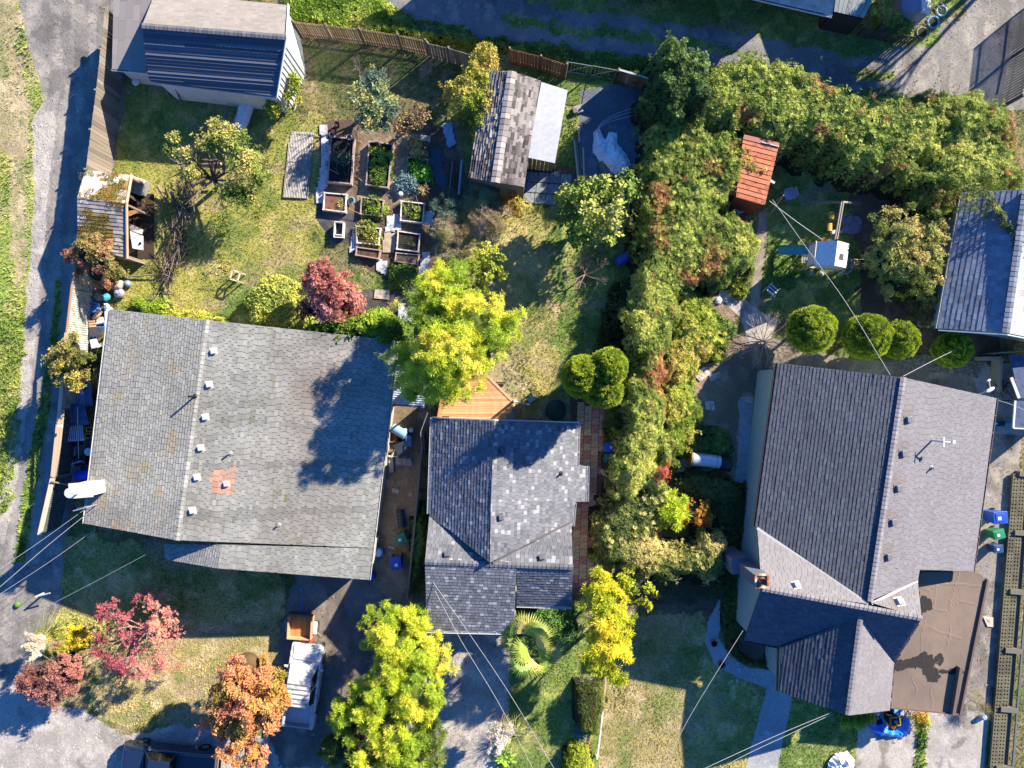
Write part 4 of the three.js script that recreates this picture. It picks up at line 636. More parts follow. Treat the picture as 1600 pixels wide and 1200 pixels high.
/* ---------- grass, weeds and fallen leaves ---------- */
const FOOT = [[[215, 500], [630, 540], [575, 880], [180, 800]], [[685, 655], [895, 665], [885, 930], [680, 960]], [[1190, 570], [1490, 620], [1470, 880], [1380, 1060], [1220, 1040], [1160, 950]], [[200, 30], [430, 50], [420, 155], [235, 150]], [[150, 285], [200, 290], [200, 390], [150, 385]], [[750, 130], [860, 150], [840, 280], [740, 285]], [[1490, 320], [1600, 320], [1600, 520], [1490, 520]]].map(p => pts(p));
{
  const cl = { lawn: new Cloud('tuft', ['#ffffff', '#ffffff'], LEAF_DULL), rough: new Cloud('tuft', ['#ffffff', '#ffffff'], LEAF_DULL) };
  for (let i = 0; i < 300000; i++) {
    const x = rr(-30.5, 30.5), z = rr(-23, 23), k = kindAt(x, z), g = GRASSY[k]; if (!g || rnd() > g[0] / 105) continue; if (FOOT.some(f => inPoly(x, z, f))) continue;
    const c = groundColor(k, x, z), f = 1.65 * rr(.75, 1.25), wild = k === 'weed' || k === 'verge', q = cl[wild ? 'rough' : 'lawn'], long = smooth(.55, .8, fbm(x * .5 + 9, z * .5 + 31, 3));
    q.pal = [new THREE.Color(c[0] * f, c[1] * f * 1.05, c[2] * f), new THREE.Color(c[0] * f, c[1] * f * 1.1, c[2] * f)];
    q.add(V(x, 0, z), UPV, g[1] * rr(.8, 1.4) * (1 + long * .9), .5, .08);
  }
  cl.lawn.build('grass', null, 'short dry grass over the lawns of the gardens', 'grass', null, 'stuff'); cl.rough.build('tall_grass', null, 'longer green weeds and grass along the lane edges', 'grass', null, 'stuff');
  const lf = new Cloud('broad', ['#7a5a22', '#a98534', '#6a3f1c', '#b9a33c'], LEAF_DULL), spots = [[[580, 740], [660, 700], [640, 950], [575, 950]], [[500, 915], [640, 960], [560, 1180], [440, 1170]], [[560, 200], [690, 200], [660, 440], [560, 420]], [[300, 1000], [440, 980], [430, 1130], [300, 1120]], [[680, 990], [800, 990], [770, 1200], [600, 1200]], [[930, 950], [1090, 960], [1080, 1190], [930, 1190]], [[1080, 540], [1190, 530], [1160, 780], [1060, 720]], [[600, 400], [800, 400], [800, 620], [600, 620]], [[1490, 640], [1590, 640], [1540, 1100], [1490, 1100]], [[1250, 90], [1590, 60], [1580, 170], [1300, 140]]];
  for (const s of spots) { const p = pts(s), [a, b, c, d] = box2(p); for (let i = 0; i < (b - a) * (d - c) * 7; i++) { const x = rr(a, b), z = rr(c, d); if (inPoly(x, z, p) && rnd() < smooth(.3, .7, fbm(x * .9, z * .9, 2)) * 1.2) lf.add(V(x, .03, z), UPV, .06, rnd(), .3); } }
  lf.build('leaf_litter', null, 'scattered brown and yellow fallen leaves on the ground', 'leaf litter', null, 'stuff');
  const pb = new THREE.InstancedMesh(new THREE.IcosahedronGeometry(1, 0), LEAF_DULL, 26000), m = new THREE.Matrix4(); let n = 0; const GR = { gravel: .9, lane: .35, darkgravel: .8, asphalt: .25, dirt: .5, stained: .25, soil: .45, browncrete: .2 };
  while (n < 26000) { const x = rr(-30, 30), z = rr(-22.5, 22.5), k = kindAt(x, z); if (!GR[k] || rnd() > GR[k]) continue; const s = .012 + .03 * rnd() ** 3, c = groundColor(k, x, z), f = rr(.7, 1.5); m.makeScale(s, s * .6, s * rr(.7, 1.2)); m.setPosition(x, .012, z); pb.setMatrixAt(n, m); pb.setColorAt(n, new THREE.Color(c[0] * f, c[1] * f, c[2] * f)); n++; }
  pb.name = 'gravel'; pb.castShadow = pb.receiveShadow = true; scene.add(pb); tag(pb, 'loose grey stones on the lanes and drives', 'gravel', null, 'stuff');
}
/* ---------- hedges and banks ---------- */
const IVY = ['#3d4a1e', '#5d6c2a', '#7d8a3c', '#a3a352'], IVYLIT = ['#4f5f20', '#71802e', '#94983f', '#b3ab55'], DARKIVY = ['#34491f', '#4e6a30', '#708845'], AUT = ['#7a3e28', '#a0562f', '#8d8a3a', '#6c7c2c'];
const redAt = (list) => (x, z) => { let v = 0; for (const [px, py, r, k] of list) { const q = P(px, py, 3); v += k * smooth(r, r * .3, Math.hypot(x - q.x, z - q.z)); } return v * .24; };
const IVYRED = ['#8f5040', '#9f764a', '#7f843c', '#5d742c', '#7a8e3a', '#a8ac58'];
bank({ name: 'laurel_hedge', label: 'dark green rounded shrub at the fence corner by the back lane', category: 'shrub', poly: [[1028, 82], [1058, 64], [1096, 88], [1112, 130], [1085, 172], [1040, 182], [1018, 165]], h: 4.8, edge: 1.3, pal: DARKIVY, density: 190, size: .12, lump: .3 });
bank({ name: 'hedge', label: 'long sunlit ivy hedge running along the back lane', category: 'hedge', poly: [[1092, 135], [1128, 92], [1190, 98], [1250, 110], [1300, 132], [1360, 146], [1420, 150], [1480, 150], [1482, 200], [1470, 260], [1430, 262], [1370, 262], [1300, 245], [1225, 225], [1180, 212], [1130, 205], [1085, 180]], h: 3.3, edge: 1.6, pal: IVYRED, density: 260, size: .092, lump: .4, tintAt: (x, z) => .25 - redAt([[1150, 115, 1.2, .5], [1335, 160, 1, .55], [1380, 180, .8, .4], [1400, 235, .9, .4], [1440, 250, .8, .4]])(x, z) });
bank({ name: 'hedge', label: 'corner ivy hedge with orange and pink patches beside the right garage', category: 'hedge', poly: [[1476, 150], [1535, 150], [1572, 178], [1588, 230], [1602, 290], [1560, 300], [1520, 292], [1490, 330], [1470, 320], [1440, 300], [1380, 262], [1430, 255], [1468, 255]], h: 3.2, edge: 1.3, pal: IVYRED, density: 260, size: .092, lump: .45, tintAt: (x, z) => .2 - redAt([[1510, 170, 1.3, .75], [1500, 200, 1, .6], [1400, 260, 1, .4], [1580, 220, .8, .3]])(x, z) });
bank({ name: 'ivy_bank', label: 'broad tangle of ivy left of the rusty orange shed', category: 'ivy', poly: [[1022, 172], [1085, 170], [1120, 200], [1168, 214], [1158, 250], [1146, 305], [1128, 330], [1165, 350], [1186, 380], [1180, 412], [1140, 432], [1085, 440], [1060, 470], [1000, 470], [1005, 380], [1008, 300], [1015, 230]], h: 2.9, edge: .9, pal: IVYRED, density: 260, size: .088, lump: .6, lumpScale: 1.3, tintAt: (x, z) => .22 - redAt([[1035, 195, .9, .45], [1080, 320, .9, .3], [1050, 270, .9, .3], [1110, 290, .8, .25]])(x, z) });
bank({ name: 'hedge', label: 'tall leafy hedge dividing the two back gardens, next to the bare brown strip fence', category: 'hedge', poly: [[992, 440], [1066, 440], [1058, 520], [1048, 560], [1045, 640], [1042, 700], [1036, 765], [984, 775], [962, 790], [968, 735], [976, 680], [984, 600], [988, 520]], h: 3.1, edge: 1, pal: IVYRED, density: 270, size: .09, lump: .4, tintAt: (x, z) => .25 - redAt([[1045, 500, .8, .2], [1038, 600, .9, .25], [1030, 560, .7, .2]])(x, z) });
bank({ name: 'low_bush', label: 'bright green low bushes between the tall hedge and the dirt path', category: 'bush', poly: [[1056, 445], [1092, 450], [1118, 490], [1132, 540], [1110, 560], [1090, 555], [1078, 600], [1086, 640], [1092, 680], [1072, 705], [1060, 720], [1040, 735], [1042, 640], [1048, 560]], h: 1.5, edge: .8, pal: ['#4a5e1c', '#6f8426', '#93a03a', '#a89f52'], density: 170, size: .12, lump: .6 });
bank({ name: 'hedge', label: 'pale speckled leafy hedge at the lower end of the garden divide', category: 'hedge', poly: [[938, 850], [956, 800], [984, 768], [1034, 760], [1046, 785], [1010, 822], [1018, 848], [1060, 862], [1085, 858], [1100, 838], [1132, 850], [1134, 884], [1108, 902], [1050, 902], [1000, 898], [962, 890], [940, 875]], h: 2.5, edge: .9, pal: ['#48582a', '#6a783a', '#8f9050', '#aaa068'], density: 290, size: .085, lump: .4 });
tree({ name: 'round_shrub', label: 'feathery yellow green round shrub inside the curve of the pale hedge', category: 'shrub', lobes: [[1040, 795, 27, 1.7, .9]], trunk: .08, pal: ['#5b7414', '#8a9f1e', '#a8b82c'], spray: 'feather', size: .2, clumps: 1.6, fill: 1 });
tree({ name: 'small_shrub', label: 'small orange brown shrub right of the feathery round shrub', category: 'shrub', lobes: [[1085, 800, 20, 1.2], [1102, 808, 14, 1]], trunk: .06, pal: ['#6a5a1c', '#9a6a28', '#a8843a'], spray: 'small', size: .1, clumps: 1.6 });
tree({ name: 'red_shrub', label: 'small red leaved shrub tucked in the hedge above the round shrub', category: 'shrub', lobes: [[1035, 740, 10, 2.9]], trunk: .04, pal: ['#8a3a34', '#b05a4a'], spray: 'small', size: .1, clumps: 3 });
bank({ name: 'weed_bank', label: 'dark low weeds beside the silver barrel smoker', category: 'weeds', poly: [[1072, 670], [1120, 670], [1145, 700], [1130, 712], [1075, 708]], h: .7, edge: .5, pal: DARKIVY, density: 150, size: .12 });
bank({ name: 'weed_bank', label: 'dark shady undergrowth between the smoker and the mint wall', category: 'weeds', poly: [[1090, 735], [1170, 760], [1172, 830], [1140, 880], [1150, 930], [1110, 930], [1135, 850], [1105, 790], [1060, 750]], h: .7, edge: .6, pal: ['#26321a', '#3c4a26', '#566236'], density: 120, size: .13, lump: .7 });
bank({ name: 'dry_bushes', label: 'grey brown twiggy bushes at the foot of the pale hedge', category: 'bush', poly: [[1010, 905], [1060, 905], [1110, 905], [1112, 925], [1080, 945], [1030, 940]], h: .8, edge: .5, pal: ['#3c3d28', '#5d5b40', '#77715a'], spray: 'twig', density: 130, size: .2, lump: .7, mat: LEAF_DULL });
bank({ name: 'lane_weeds', label: 'bright green weed bank behind the picket fence at the top', category: 'weeds', poly: [[448, -20], [560, -8], [612, 6], [600, 30], [680, 52], [660, 60], [560, 45], [450, 32]], h: .7, edge: .5, pal: ['#4a6618', '#66821f', '#84963a', '#999e50'], density: 150, size: .13, lump: .6 });
bank({ name: 'lane_weeds', label: 'shaded dark green weeds between the brown fence and the back lane', category: 'weeds', poly: [[610, 36], [690, 55], [770, 66], [880, 88], [960, 100], [1018, 118], [1016, 130], [890, 98], [800, 78], [740, 66], [640, 52]], h: .6, edge: .5, pal: ['#2c4216', '#4a6420', '#66782e'], density: 130, size: .12, lump: .6 });
bank({ name: 'laurel_hedge', label: 'glossy green hedge overhanging the back edge of the large grey roof', category: 'hedge', poly: [[470, 502], [540, 500], [556, 486], [600, 492], [632, 508], [636, 532], [612, 548], [588, 540], [560, 530], [520, 532], [478, 526]], h: 4.3, edge: .7, pal: ['#41591a', '#637d1e', '#86962c'], spray: 'broad', density: 170, size: .16, lump: .5 });
bank({ name: 'green_bush', label: 'mixed green bush with a yellow tip left of the purple red tree', category: 'bush', poly: [[385, 470], [405, 440], [432, 430], [452, 458], [478, 480], [490, 512], [440, 508], [395, 498]], h: 1.3, edge: .6, pal: ['#4c6424', '#73873a', '#8a9448', '#9a9a48'], spray: 'broad', density: 120, size: .15, lump: .7 });
bank({ name: 'yellow_bush', label: 'yellow green low bush at the top left corner of the grey roof', category: 'bush', poly: [[205, 472], [250, 470], [268, 486], [310, 494], [345, 500], [300, 502], [230, 492]], h: 1.1, edge: .4, pal: ['#5f7a1e', '#84962c', '#9a9440'], density: 120, size: .13 });
bank({ name: 'vine', label: 'yellow and orange creeper climbing over the fence onto the weathered shed', category: 'vine', poly: [[748, 58], [790, 62], [780, 98], [768, 120], [775, 165], [800, 182], [790, 192], [765, 190], [775, 240], [760, 245], [742, 215], [734, 178], [712, 168], [690, 135], [684, 118], [712, 118], [726, 100]], h: 3.1, edge: .45, pal: ['#55681c', '#7f8f28', '#999a40', '#a08a4c'], spray: 'broad', density: 120, size: .125, lump: .9, lumpScale: 2, coreStep: 9, grow: -.05 });
bank({ name: 'ivy_trail', label: 'ivy trailing along the ridge of the right garage', category: 'ivy', poly: [[1510, 290], [1540, 300], [1552, 330], [1572, 360], [1590, 330], [1604, 330], [1596, 400], [1580, 415], [1566, 398], [1556, 370], [1540, 345], [1520, 325], [1490, 330], [1480, 300]], h: 4.15, edge: .25, pal: IVY, density: 75, size: .12, lump: .15, core: INNER, coreStep: 5 });
bank({ name: 'ivy_trail', label: 'ivy spilling over the left side of the rusty orange shed', category: 'ivy', poly: [[1128, 240], [1158, 225], [1175, 235], [1166, 255], [1190, 268], [1185, 276], [1160, 270], [1150, 300], [1132, 310], [1120, 280]], h: 2.85, edge: .3, pal: IVYLIT, density: 120, size: .09, lump: .3, coreStep: 9 });
bank({ name: 'strip_plants', label: 'dark narrow leaved plants in the strip along the thin garden fence', category: 'plant', poly: [[955, 450], [990, 450], [984, 600], [965, 600], [945, 560], [950, 500]], h: .8, edge: .4, pal: ['#2b3818', '#455322', '#6a6f35'], spray: 'tuft', density: 60, size: .35, lump: .6, mat: LEAF_DULL });
bank({ name: 'strip_plants', label: 'fern like plants between the paver path and the hedge', category: 'plant', poly: [[952, 640], [982, 610], [975, 690], [968, 760], [945, 840], [950, 760]], h: .9, edge: .4, pal: ['#2f4218', '#4e6428', '#7a8440'], spray: 'feather', density: 130, size: .24, lump: .6 });
bank({ name: 'corner_bush', label: 'dark green shrubs at the palm side corner of the small cottage', category: 'shrub', poly: [[810, 955], [870, 950], [892, 960], [895, 1000], [870, 1010], [850, 980], [815, 975]], h: .9, edge: .5, pal: ['#24401a', '#3d5f28', '#5d7f3a'], spray: 'broad', density: 110, size: .17, lump: .6 });
bank({ name: 'clipped_hedge', label: 'clipped box shaped hedge beside the thin white rail', category: 'hedge', poly: [[902, 1076], [940, 1074], [942, 1110], [934, 1146], [908, 1140], [901, 1110]], h: 1.3, edge: .25, pal: ['#34401a', '#56601f', '#7a7d30'], spray: 'small', density: 330, size: .09, lump: .15, hAt: () => 1.3 });
bank({ name: 'clipped_hedge', label: 'rounded clipped hedge at the bottom edge near the white rail', category: 'hedge', poly: [[884, 1185], [892, 1172], [906, 1172], [920, 1185], [924, 1230], [884, 1230]], h: 1.1, edge: .5, pal: ['#5a6a18', '#7d8c22', '#98a034'], spray: 'small', density: 300, size: .09, lump: .15 });
bank({ name: 'alley_ivy', label: 'dark ivy along the foot of the fence beside the cottage wall', category: 'ivy', poly: [[645, 820], [662, 790], [664, 850], [655, 900], [640, 910]], h: 1.2, edge: .3, pal: DARKIVY, density: 200, size: .1 });
bank({ name: 'weed_bank', label: 'green plants below the oil tank side of the mint walls', category: 'weeds', poly: [[1140, 880], [1160, 900], [1155, 960], [1150, 1020], [1180, 1035], [1222, 1030], [1222, 1048], [1170, 1042], [1140, 1010], [1132, 960]], h: .6, edge: .4, pal: ['#2c3a18', '#4b5826', '#6d6f3a'], density: 120, size: .12, lump: .7 });
bank({ name: 'weed_bank', label: 'mixed weeds on both sides of the narrow dirt path by the lawn chairs', category: 'weeds', poly: [[1140, 425], [1172, 430], [1170, 455], [1160, 468], [1146, 455]], h: .5, edge: .3, pal: ['#53661c', '#7f8a2a', '#a39a40'], density: 140, size: .12, lump: .6 });
bank({ name: 'verge_weeds', label: 'leafy weeds at the far left edge of the lane', category: 'weeds', poly: [[-30, 480], [22, 500], [30, 560], [22, 640], [14, 760], [-30, 860]], h: .3, edge: .6, pal: ['#4a6424', '#6a8034', '#969a50'], density: 60, size: .11, lump: .9, coreStep: 9 });
/* ---------- trees and shrubs ---------- */
const YEL = ['#647f1e', '#8aa226', '#aab22c', '#bebc46'];
tree({ name: 'yellow_tree', label: 'large bright yellow green tree behind the small cottage', category: 'tree', base: [722, 540], trunk: .22, size: .155, clump: .3, spray: 'feather', pal: YEL, clumps: 1.2, dens: 1.5, fill: 1, inner: M(0x56661e, { rough: 1 }),
  lobes: [[700, 470, 48, 7], [672, 520, 50, 7], [745, 505, 52, 7.4], [700, 555, 50, 8], [660, 575, 42, 6], [712, 588, 38, 6.4], [775, 520, 34, 6], [705, 430, 26, 5.8], [680, 445, 28, 6], [640, 555, 28, 5.6], [648, 605, 24, 5.2], [752, 556, 28, 6], [686, 612, 22, 5.4], [690, 590, 36, 7]], tintAt: c => { const q = P(665, 560, 6); return .25 * smooth(1.8, .3, Math.hypot(c.x - q.x, c.z - q.z)); } });
tree({ name: 'yellow_shrub', label: 'pale green shrub above the large yellow tree', category: 'shrub', trunk: .08, size: .16, pal: ['#6a7a1c', '#8f9a30', '#a8a648'], spray: 'broad', lobes: [[755, 425, 28, 2.4], [770, 400, 18, 2], [738, 450, 20, 2.2]] });
tree({ name: 'yellow_tree', label: 'yellow green tree between the two front drives', category: 'tree', base: [640, 1060], trunk: .2, size: .155, clump: .3, spray: 'feather', pal: YEL, clumps: 1.2, dens: 1.5, fill: 1, inner: M(0x56661e, { rough: 1 }),
  lobes: [[605, 985, 40, 3.6], [640, 975, 30, 3.6], [630, 1020, 42, 4.4], [672, 1030, 30, 3.8], [600, 1080, 36, 4.2], [650, 1085, 38, 4.6], [570, 1105, 36, 3.8], [540, 1120, 26, 3.4], [610, 1140, 38, 4.4], [665, 1110, 26, 3.8], [585, 1170, 36, 4], [640, 1175, 30, 3.8], [652, 1010, 30, 4.2], [620, 1050, 34, 4.4]] });
tree({ name: 'conifer_shrub', label: 'dark green conifer under the yellow tree at the bottom edge', category: 'shrub', base: [620, 1180], trunk: .12, size: .2, spray: 'feather', pal: ['#2c4018', '#4c5f24', '#76803a'], clumps: 1.3, fill: 1, lobes: [[540, 1170, 34, 2.6], [520, 1160, 22, 2.2], [660, 1170, 34, 2.8], [600, 1195, 40, 3], [660, 1140, 24, 2.4]] });
tree({ name: 'yellow_tree', label: 'slender vivid yellow tree right of the small cottage', category: 'tree', base: [940, 970], trunk: .12, size: .19, spray: 'feather', pal: ['#8a9a1a', '#b0b022', '#c4ba34'], clumps: 1.3, fill: 1, inner: M(0x6a6a1c, { rough: 1 }), lobes: [[935, 915, 24, 4.2], [955, 930, 26, 4.4], [945, 965, 30, 4.6], [965, 975, 24, 4], [940, 1005, 30, 4.2], [965, 1020, 22, 3.6], [930, 1030, 20, 3.4], [955, 1045, 20, 3.2]] });
tree({ name: 'green_shrub', label: 'lime green shrub joined to the right of the slender yellow tree', category: 'shrub', trunk: .08, size: .14, pal: ['#6a7c14', '#94a020', '#a8a834'], spray: 'broad', lobes: [[992, 925, 24, 2.6], [978, 905, 16, 2.4]], fill: 1 });
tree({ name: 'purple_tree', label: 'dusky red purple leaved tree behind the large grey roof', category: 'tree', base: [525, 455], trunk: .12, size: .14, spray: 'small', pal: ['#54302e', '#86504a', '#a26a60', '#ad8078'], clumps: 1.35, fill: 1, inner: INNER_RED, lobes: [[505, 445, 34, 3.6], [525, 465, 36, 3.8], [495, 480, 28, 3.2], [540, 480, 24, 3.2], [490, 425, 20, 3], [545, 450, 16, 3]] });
tree({ name: 'orange_tree', label: 'orange and yellow autumn tree left of the white truck', category: 'tree', base: [400, 1070], trunk: .14, size: .125, dens: 1.5, spray: 'broad', pal: ['#6f6a24', '#a4843f', '#b28052', '#b0745e'], clumps: 1.2, fill: 1, inner: M(0x5a4420), lobes: [[385, 1040, 34, 4], [415, 1060, 30, 3.8], [375, 1080, 36, 4.2], [400, 1110, 38, 4.2], [355, 1105, 28, 3.6], [425, 1100, 24, 3.6], [375, 1150, 34, 3.6], [345, 1130, 22, 3.2], [395, 1175, 26, 3]] });
{ // thin-leaved red maple with visible branches
  const t = thing('red_maple', 'crimson red small tree with thin pale branches on the front lawn', 'tree'), g = [], tips = [], b = P(245, 975, 0), f = b.clone().add(V(0, .9, 0)); g.push(rod(b, f, .11, .08, 8));
  const ds = []; for (let i = 0; i < 9; i++) { const a = i / 9 * 6.283 + rr(-.3, .3); ds.push(V(Math.cos(a), rr(.45, 1), Math.sin(a)).normalize()); } branching(f, ds, 1.05, .055, 4, g, tips); part('branches', g, M(0xa98d80, { rough: .9 }), t);
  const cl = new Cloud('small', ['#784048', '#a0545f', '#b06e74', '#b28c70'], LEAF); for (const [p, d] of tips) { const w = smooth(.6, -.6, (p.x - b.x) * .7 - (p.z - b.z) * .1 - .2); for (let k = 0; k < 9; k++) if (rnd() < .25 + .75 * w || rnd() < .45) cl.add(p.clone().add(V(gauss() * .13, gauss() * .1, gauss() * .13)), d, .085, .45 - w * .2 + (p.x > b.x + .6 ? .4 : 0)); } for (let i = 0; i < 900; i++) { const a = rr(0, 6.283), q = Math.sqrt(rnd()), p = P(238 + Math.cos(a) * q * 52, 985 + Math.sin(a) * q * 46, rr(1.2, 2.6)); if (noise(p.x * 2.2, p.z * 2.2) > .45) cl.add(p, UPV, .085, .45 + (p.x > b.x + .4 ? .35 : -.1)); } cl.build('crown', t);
}
tree({ name: 'maroon_shrub', label: 'round brownish maroon shrub at the street corner', category: 'shrub', base: [95, 1045], trunk: .1, size: .13, spray: 'small', pal: ['#553632', '#7c524c', '#8c695e', '#94605a'], clumps: 1.6, fill: 1, inner: INNER_RED, lobes: [[95, 1045, 30, 2.3], [60, 1065, 28, 2.1], [80, 1080, 26, 2], [45, 1062, 16, 1.8], [110, 1068, 18, 1.9]] });
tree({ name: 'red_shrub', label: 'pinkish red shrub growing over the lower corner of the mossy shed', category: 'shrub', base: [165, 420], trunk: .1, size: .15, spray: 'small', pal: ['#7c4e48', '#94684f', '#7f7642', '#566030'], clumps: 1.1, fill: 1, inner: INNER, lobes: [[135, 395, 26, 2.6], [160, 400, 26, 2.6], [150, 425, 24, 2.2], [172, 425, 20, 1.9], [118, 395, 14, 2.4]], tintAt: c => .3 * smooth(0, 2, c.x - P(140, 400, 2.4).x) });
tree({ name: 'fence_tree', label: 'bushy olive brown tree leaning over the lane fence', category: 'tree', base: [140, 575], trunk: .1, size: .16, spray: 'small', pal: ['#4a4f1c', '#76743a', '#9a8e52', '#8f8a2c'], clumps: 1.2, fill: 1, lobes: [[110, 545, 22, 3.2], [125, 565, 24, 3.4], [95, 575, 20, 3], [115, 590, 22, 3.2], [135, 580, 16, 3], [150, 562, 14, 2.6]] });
/* apple trees with thin crowns */
function appleTree(o) {
  const t = thing('apple_tree', o.label, 'tree'), g = [], tips = [], b = P(o.base[0], o.base[1], 0), f = b.clone().add(V(0, 1.0, 0)); g.push(rod(b, f, .15, .11, 8)); branching(f, o.dirs.map(d => V(...d).normalize()), o.len || 1.1, .075, 3, g, tips); part('branches', g, M(0x7d6c60, { rough: .95, tex: 'wood' }), t);
  const cl = new Cloud('broad', o.pal, LEAF); for (const l of o.lobes) { const c = P(l[0], l[1], l[3]), r = l[2] * (H - l[3]) / FPX; for (let k = 0; k < r * r * (l[4] || 190) * 2.1; k++) { const v = V(gauss(), gauss() * .55, gauss()).multiplyScalar(r * .62), p = c.clone().add(v); cl.add(p, V(v.x * .5, 1, v.z * .5).normalize(), .14, .5 + (noise(p.x * 1.6, p.z * 1.6) - .5) * 1.4); } g.length = 0; }
  cl.build('crown', t); const li = o.lobes.map(l => rod(f, P(l[0], l[1], l[3]), .06, .02, 5)); part('limb', li, BARK, t); return t;
}
appleTree({ label: 'spreading apple tree with sparse pale leaves near the metal sheet', base: [345, 290], pal: ['#43561f', '#687a32', '#8c9048', '#a09658'], dirs: [[1, .8, -.3], [.3, .9, -1], [-.8, .8, -.2], [-.3, .7, .6], [.8, .7, .8]], lobes: [[380, 255, 28, 3, 300], [400, 280, 18, 2.6, 260], [345, 210, 24, 3, 170], [320, 225, 16, 2.8, 160], [375, 215, 14, 2.9, 200], [360, 300, 22, 2.4, 220], [300, 270, 14, 2.4, 200], [290, 240, 12, 2.6, 160], [270, 215, 10, 2.6, 220], [385, 310, 18, 2.2, 200], [265, 235, 10, 2.4, 160]] });
appleTree({ label: 'grey green fruit tree with a pale sunlit lower edge above the vegetable beds', base: [590, 165], pal: ['#3c5048', '#5d7058', '#8a935a', '#a9a060'], dirs: [[.5, .9, -.5], [-.6, .9, -.3], [.5, .8, .6], [-.4, .8, .6]], lobes: [[585, 130, 22, 2.8, 230], [565, 145, 20, 2.8, 230], [590, 165, 24, 2.6, 240], [610, 165, 16, 2.6, 220], [575, 185, 20, 2.4, 260], [600, 190, 14, 2.2, 260]] });
appleTree({ label: 'small pinkish twiggy bush right of the grey green fruit tree', base: [645, 195], len: .6, pal: ['#5d5a3a', '#8a7258', '#9a8a5a'], dirs: [[.5, .9, -.5], [-.6, .9, -.3], [.5, .8, .6]], lobes: [[650, 185, 16, 1.8, 230], [630, 200, 14, 1.6, 260], [660, 175, 8, 1.8, 200]] });
tree({ name: 'fig_tree', label: 'fig tree with large light green leaves beside the slate patio', category: 'tree', base: [935, 335], trunk: .1, size: .22, spray: 'big', pal: ['#3f5a1c', '#61782c', '#858f40', '#949852'], clumps: .85, dens: .5, clump: .42, lobes: [[912, 308, 26, 2.8], [945, 298, 26, 3], [974, 296, 22, 2.8], [922, 340, 26, 2.8], [958, 338, 26, 2.8], [912, 368, 18, 2.4], [890, 308, 14, 2.4], [895, 335, 14, 2.4], [940, 370, 16, 2.2]] });
{ const t = thing('bare_tree', 'small leafless young tree on the shaded middle lawn', 'tree'), g = [], b = P(912, 432, 0), f = b.clone().add(V(0, .7, 0)); g.push(rod(b, f, .05, .04)); branching(f, [[1, .8, -.2], [-.9, .7, .5], [.1, .9, -1], [-.3, .8, -.6], [.5, .8, .4], [-.5, .9, .9]].map(d => V(...d).normalize()), .62, .028, 4, g); part('branches', g, M(0x9a7d70, { rough: .9 }), t); }
{ const t = thing('bare_shrub', 'tangled leafless grey shrub by the top left corner of the dark roofed house', 'shrub'), g = [], b = P(1192, 535, 0); branching(b, Array.from({ length: 13 }, (_, i) => V(Math.cos(i * .483), rr(.4, 1), Math.sin(i * .483)).normalize()), .78, .034, 4, g); part('branches', g, M(0xb0a294, { rough: .95 }), t); }
/* clipped cypress domes */
function cypress(label, lobes) {                                    // dense dome of swirling sprays over a solid heart
  const t = thing('cypress', label, 'cypress'), hearts = [], cl = new Cloud('scale', ['#33470e', '#5c7414', '#8a9c20', '#a8b02c']), low = [];
  for (const l of lobes) {
    const c = P(l[0], l[1], l[3]), r = l[2] * (H - l[3]) / FPX, ry = r * l[4], ph = rr(0, 9), bump = (a, u) => 1 + .09 * (fbm(a * 2.2 + u * 2.5 + ph, u * 5 + ph, 2) - .5) * 2 + .05 * Math.sin(a * 5 + u * 14 + 5 * noise(a * 2 + ph, u * 3)) * .8, g = new THREE.SphereGeometry(1, 36, 24), p = g.attributes.position;
    const at = (a, u, k) => { const s = Math.sqrt(1 - u * u), b = bump(a, u) * k; return V(c.x + Math.cos(a) * s * r * b, Math.max(.06, c.y + u * ry * b), c.z + Math.sin(a) * s * r * b); };
    for (let i = 0; i < p.count; i++) { const q = at(Math.atan2(p.getZ(i), p.getX(i)), clamp(p.getY(i), -1, 1), .93); p.setXYZ(i, q.x, q.y, q.z); } g.computeVertexNormals(); hearts.push(flat(g));
    const n = Math.round(2600 * r * Math.max(r, ry * .7)); for (let i = 0; i < n; i++) { const a = rr(-3.14159, 3.14159), u = 1 - 1.7 * Math.pow(rnd(), 1.15), q = at(a, u, rr(.92, 1.01)), s = Math.sqrt(1 - u * u); cl.add(q, V(Math.cos(a) * s, u / l[4] + .25, Math.sin(a) * s).normalize(), .085, .1 + (bump(a, u) - .9) * 4.2, .1); }
    low.push(rod(V(c.x, 0, c.z), c, .1, .06));
  }
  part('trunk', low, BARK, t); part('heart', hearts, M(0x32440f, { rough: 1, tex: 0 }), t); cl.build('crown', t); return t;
}
cypress('triple domed golden cypress beside the paver path', [[911, 588, 31, 6.2, 1.9], [951, 573, 28, 6.6, 1.9], [944, 608, 28, 5.9, 1.8], [910, 588, 30, 3.2, 2.3], [946, 578, 28, 3.2, 2.5], [938, 606, 28, 2.8, 2.1]]);
cypress('round golden cypress nearest the leafless grey shrub', [[1268, 515, 35, 2.3, 1.1]]);
cypress('golden cypress dome second from the left in the row behind the dark roof', [[1356, 526, 34, 2.3, 1.1]]);
cypress('smaller golden cypress pressed against its larger neighbour in the row', [[1404, 531, 28, 2.1, 1.1]]);
cypress('darker cypress dome below the right garage', [[1488, 547, 26, 1.8, 1.1]]);
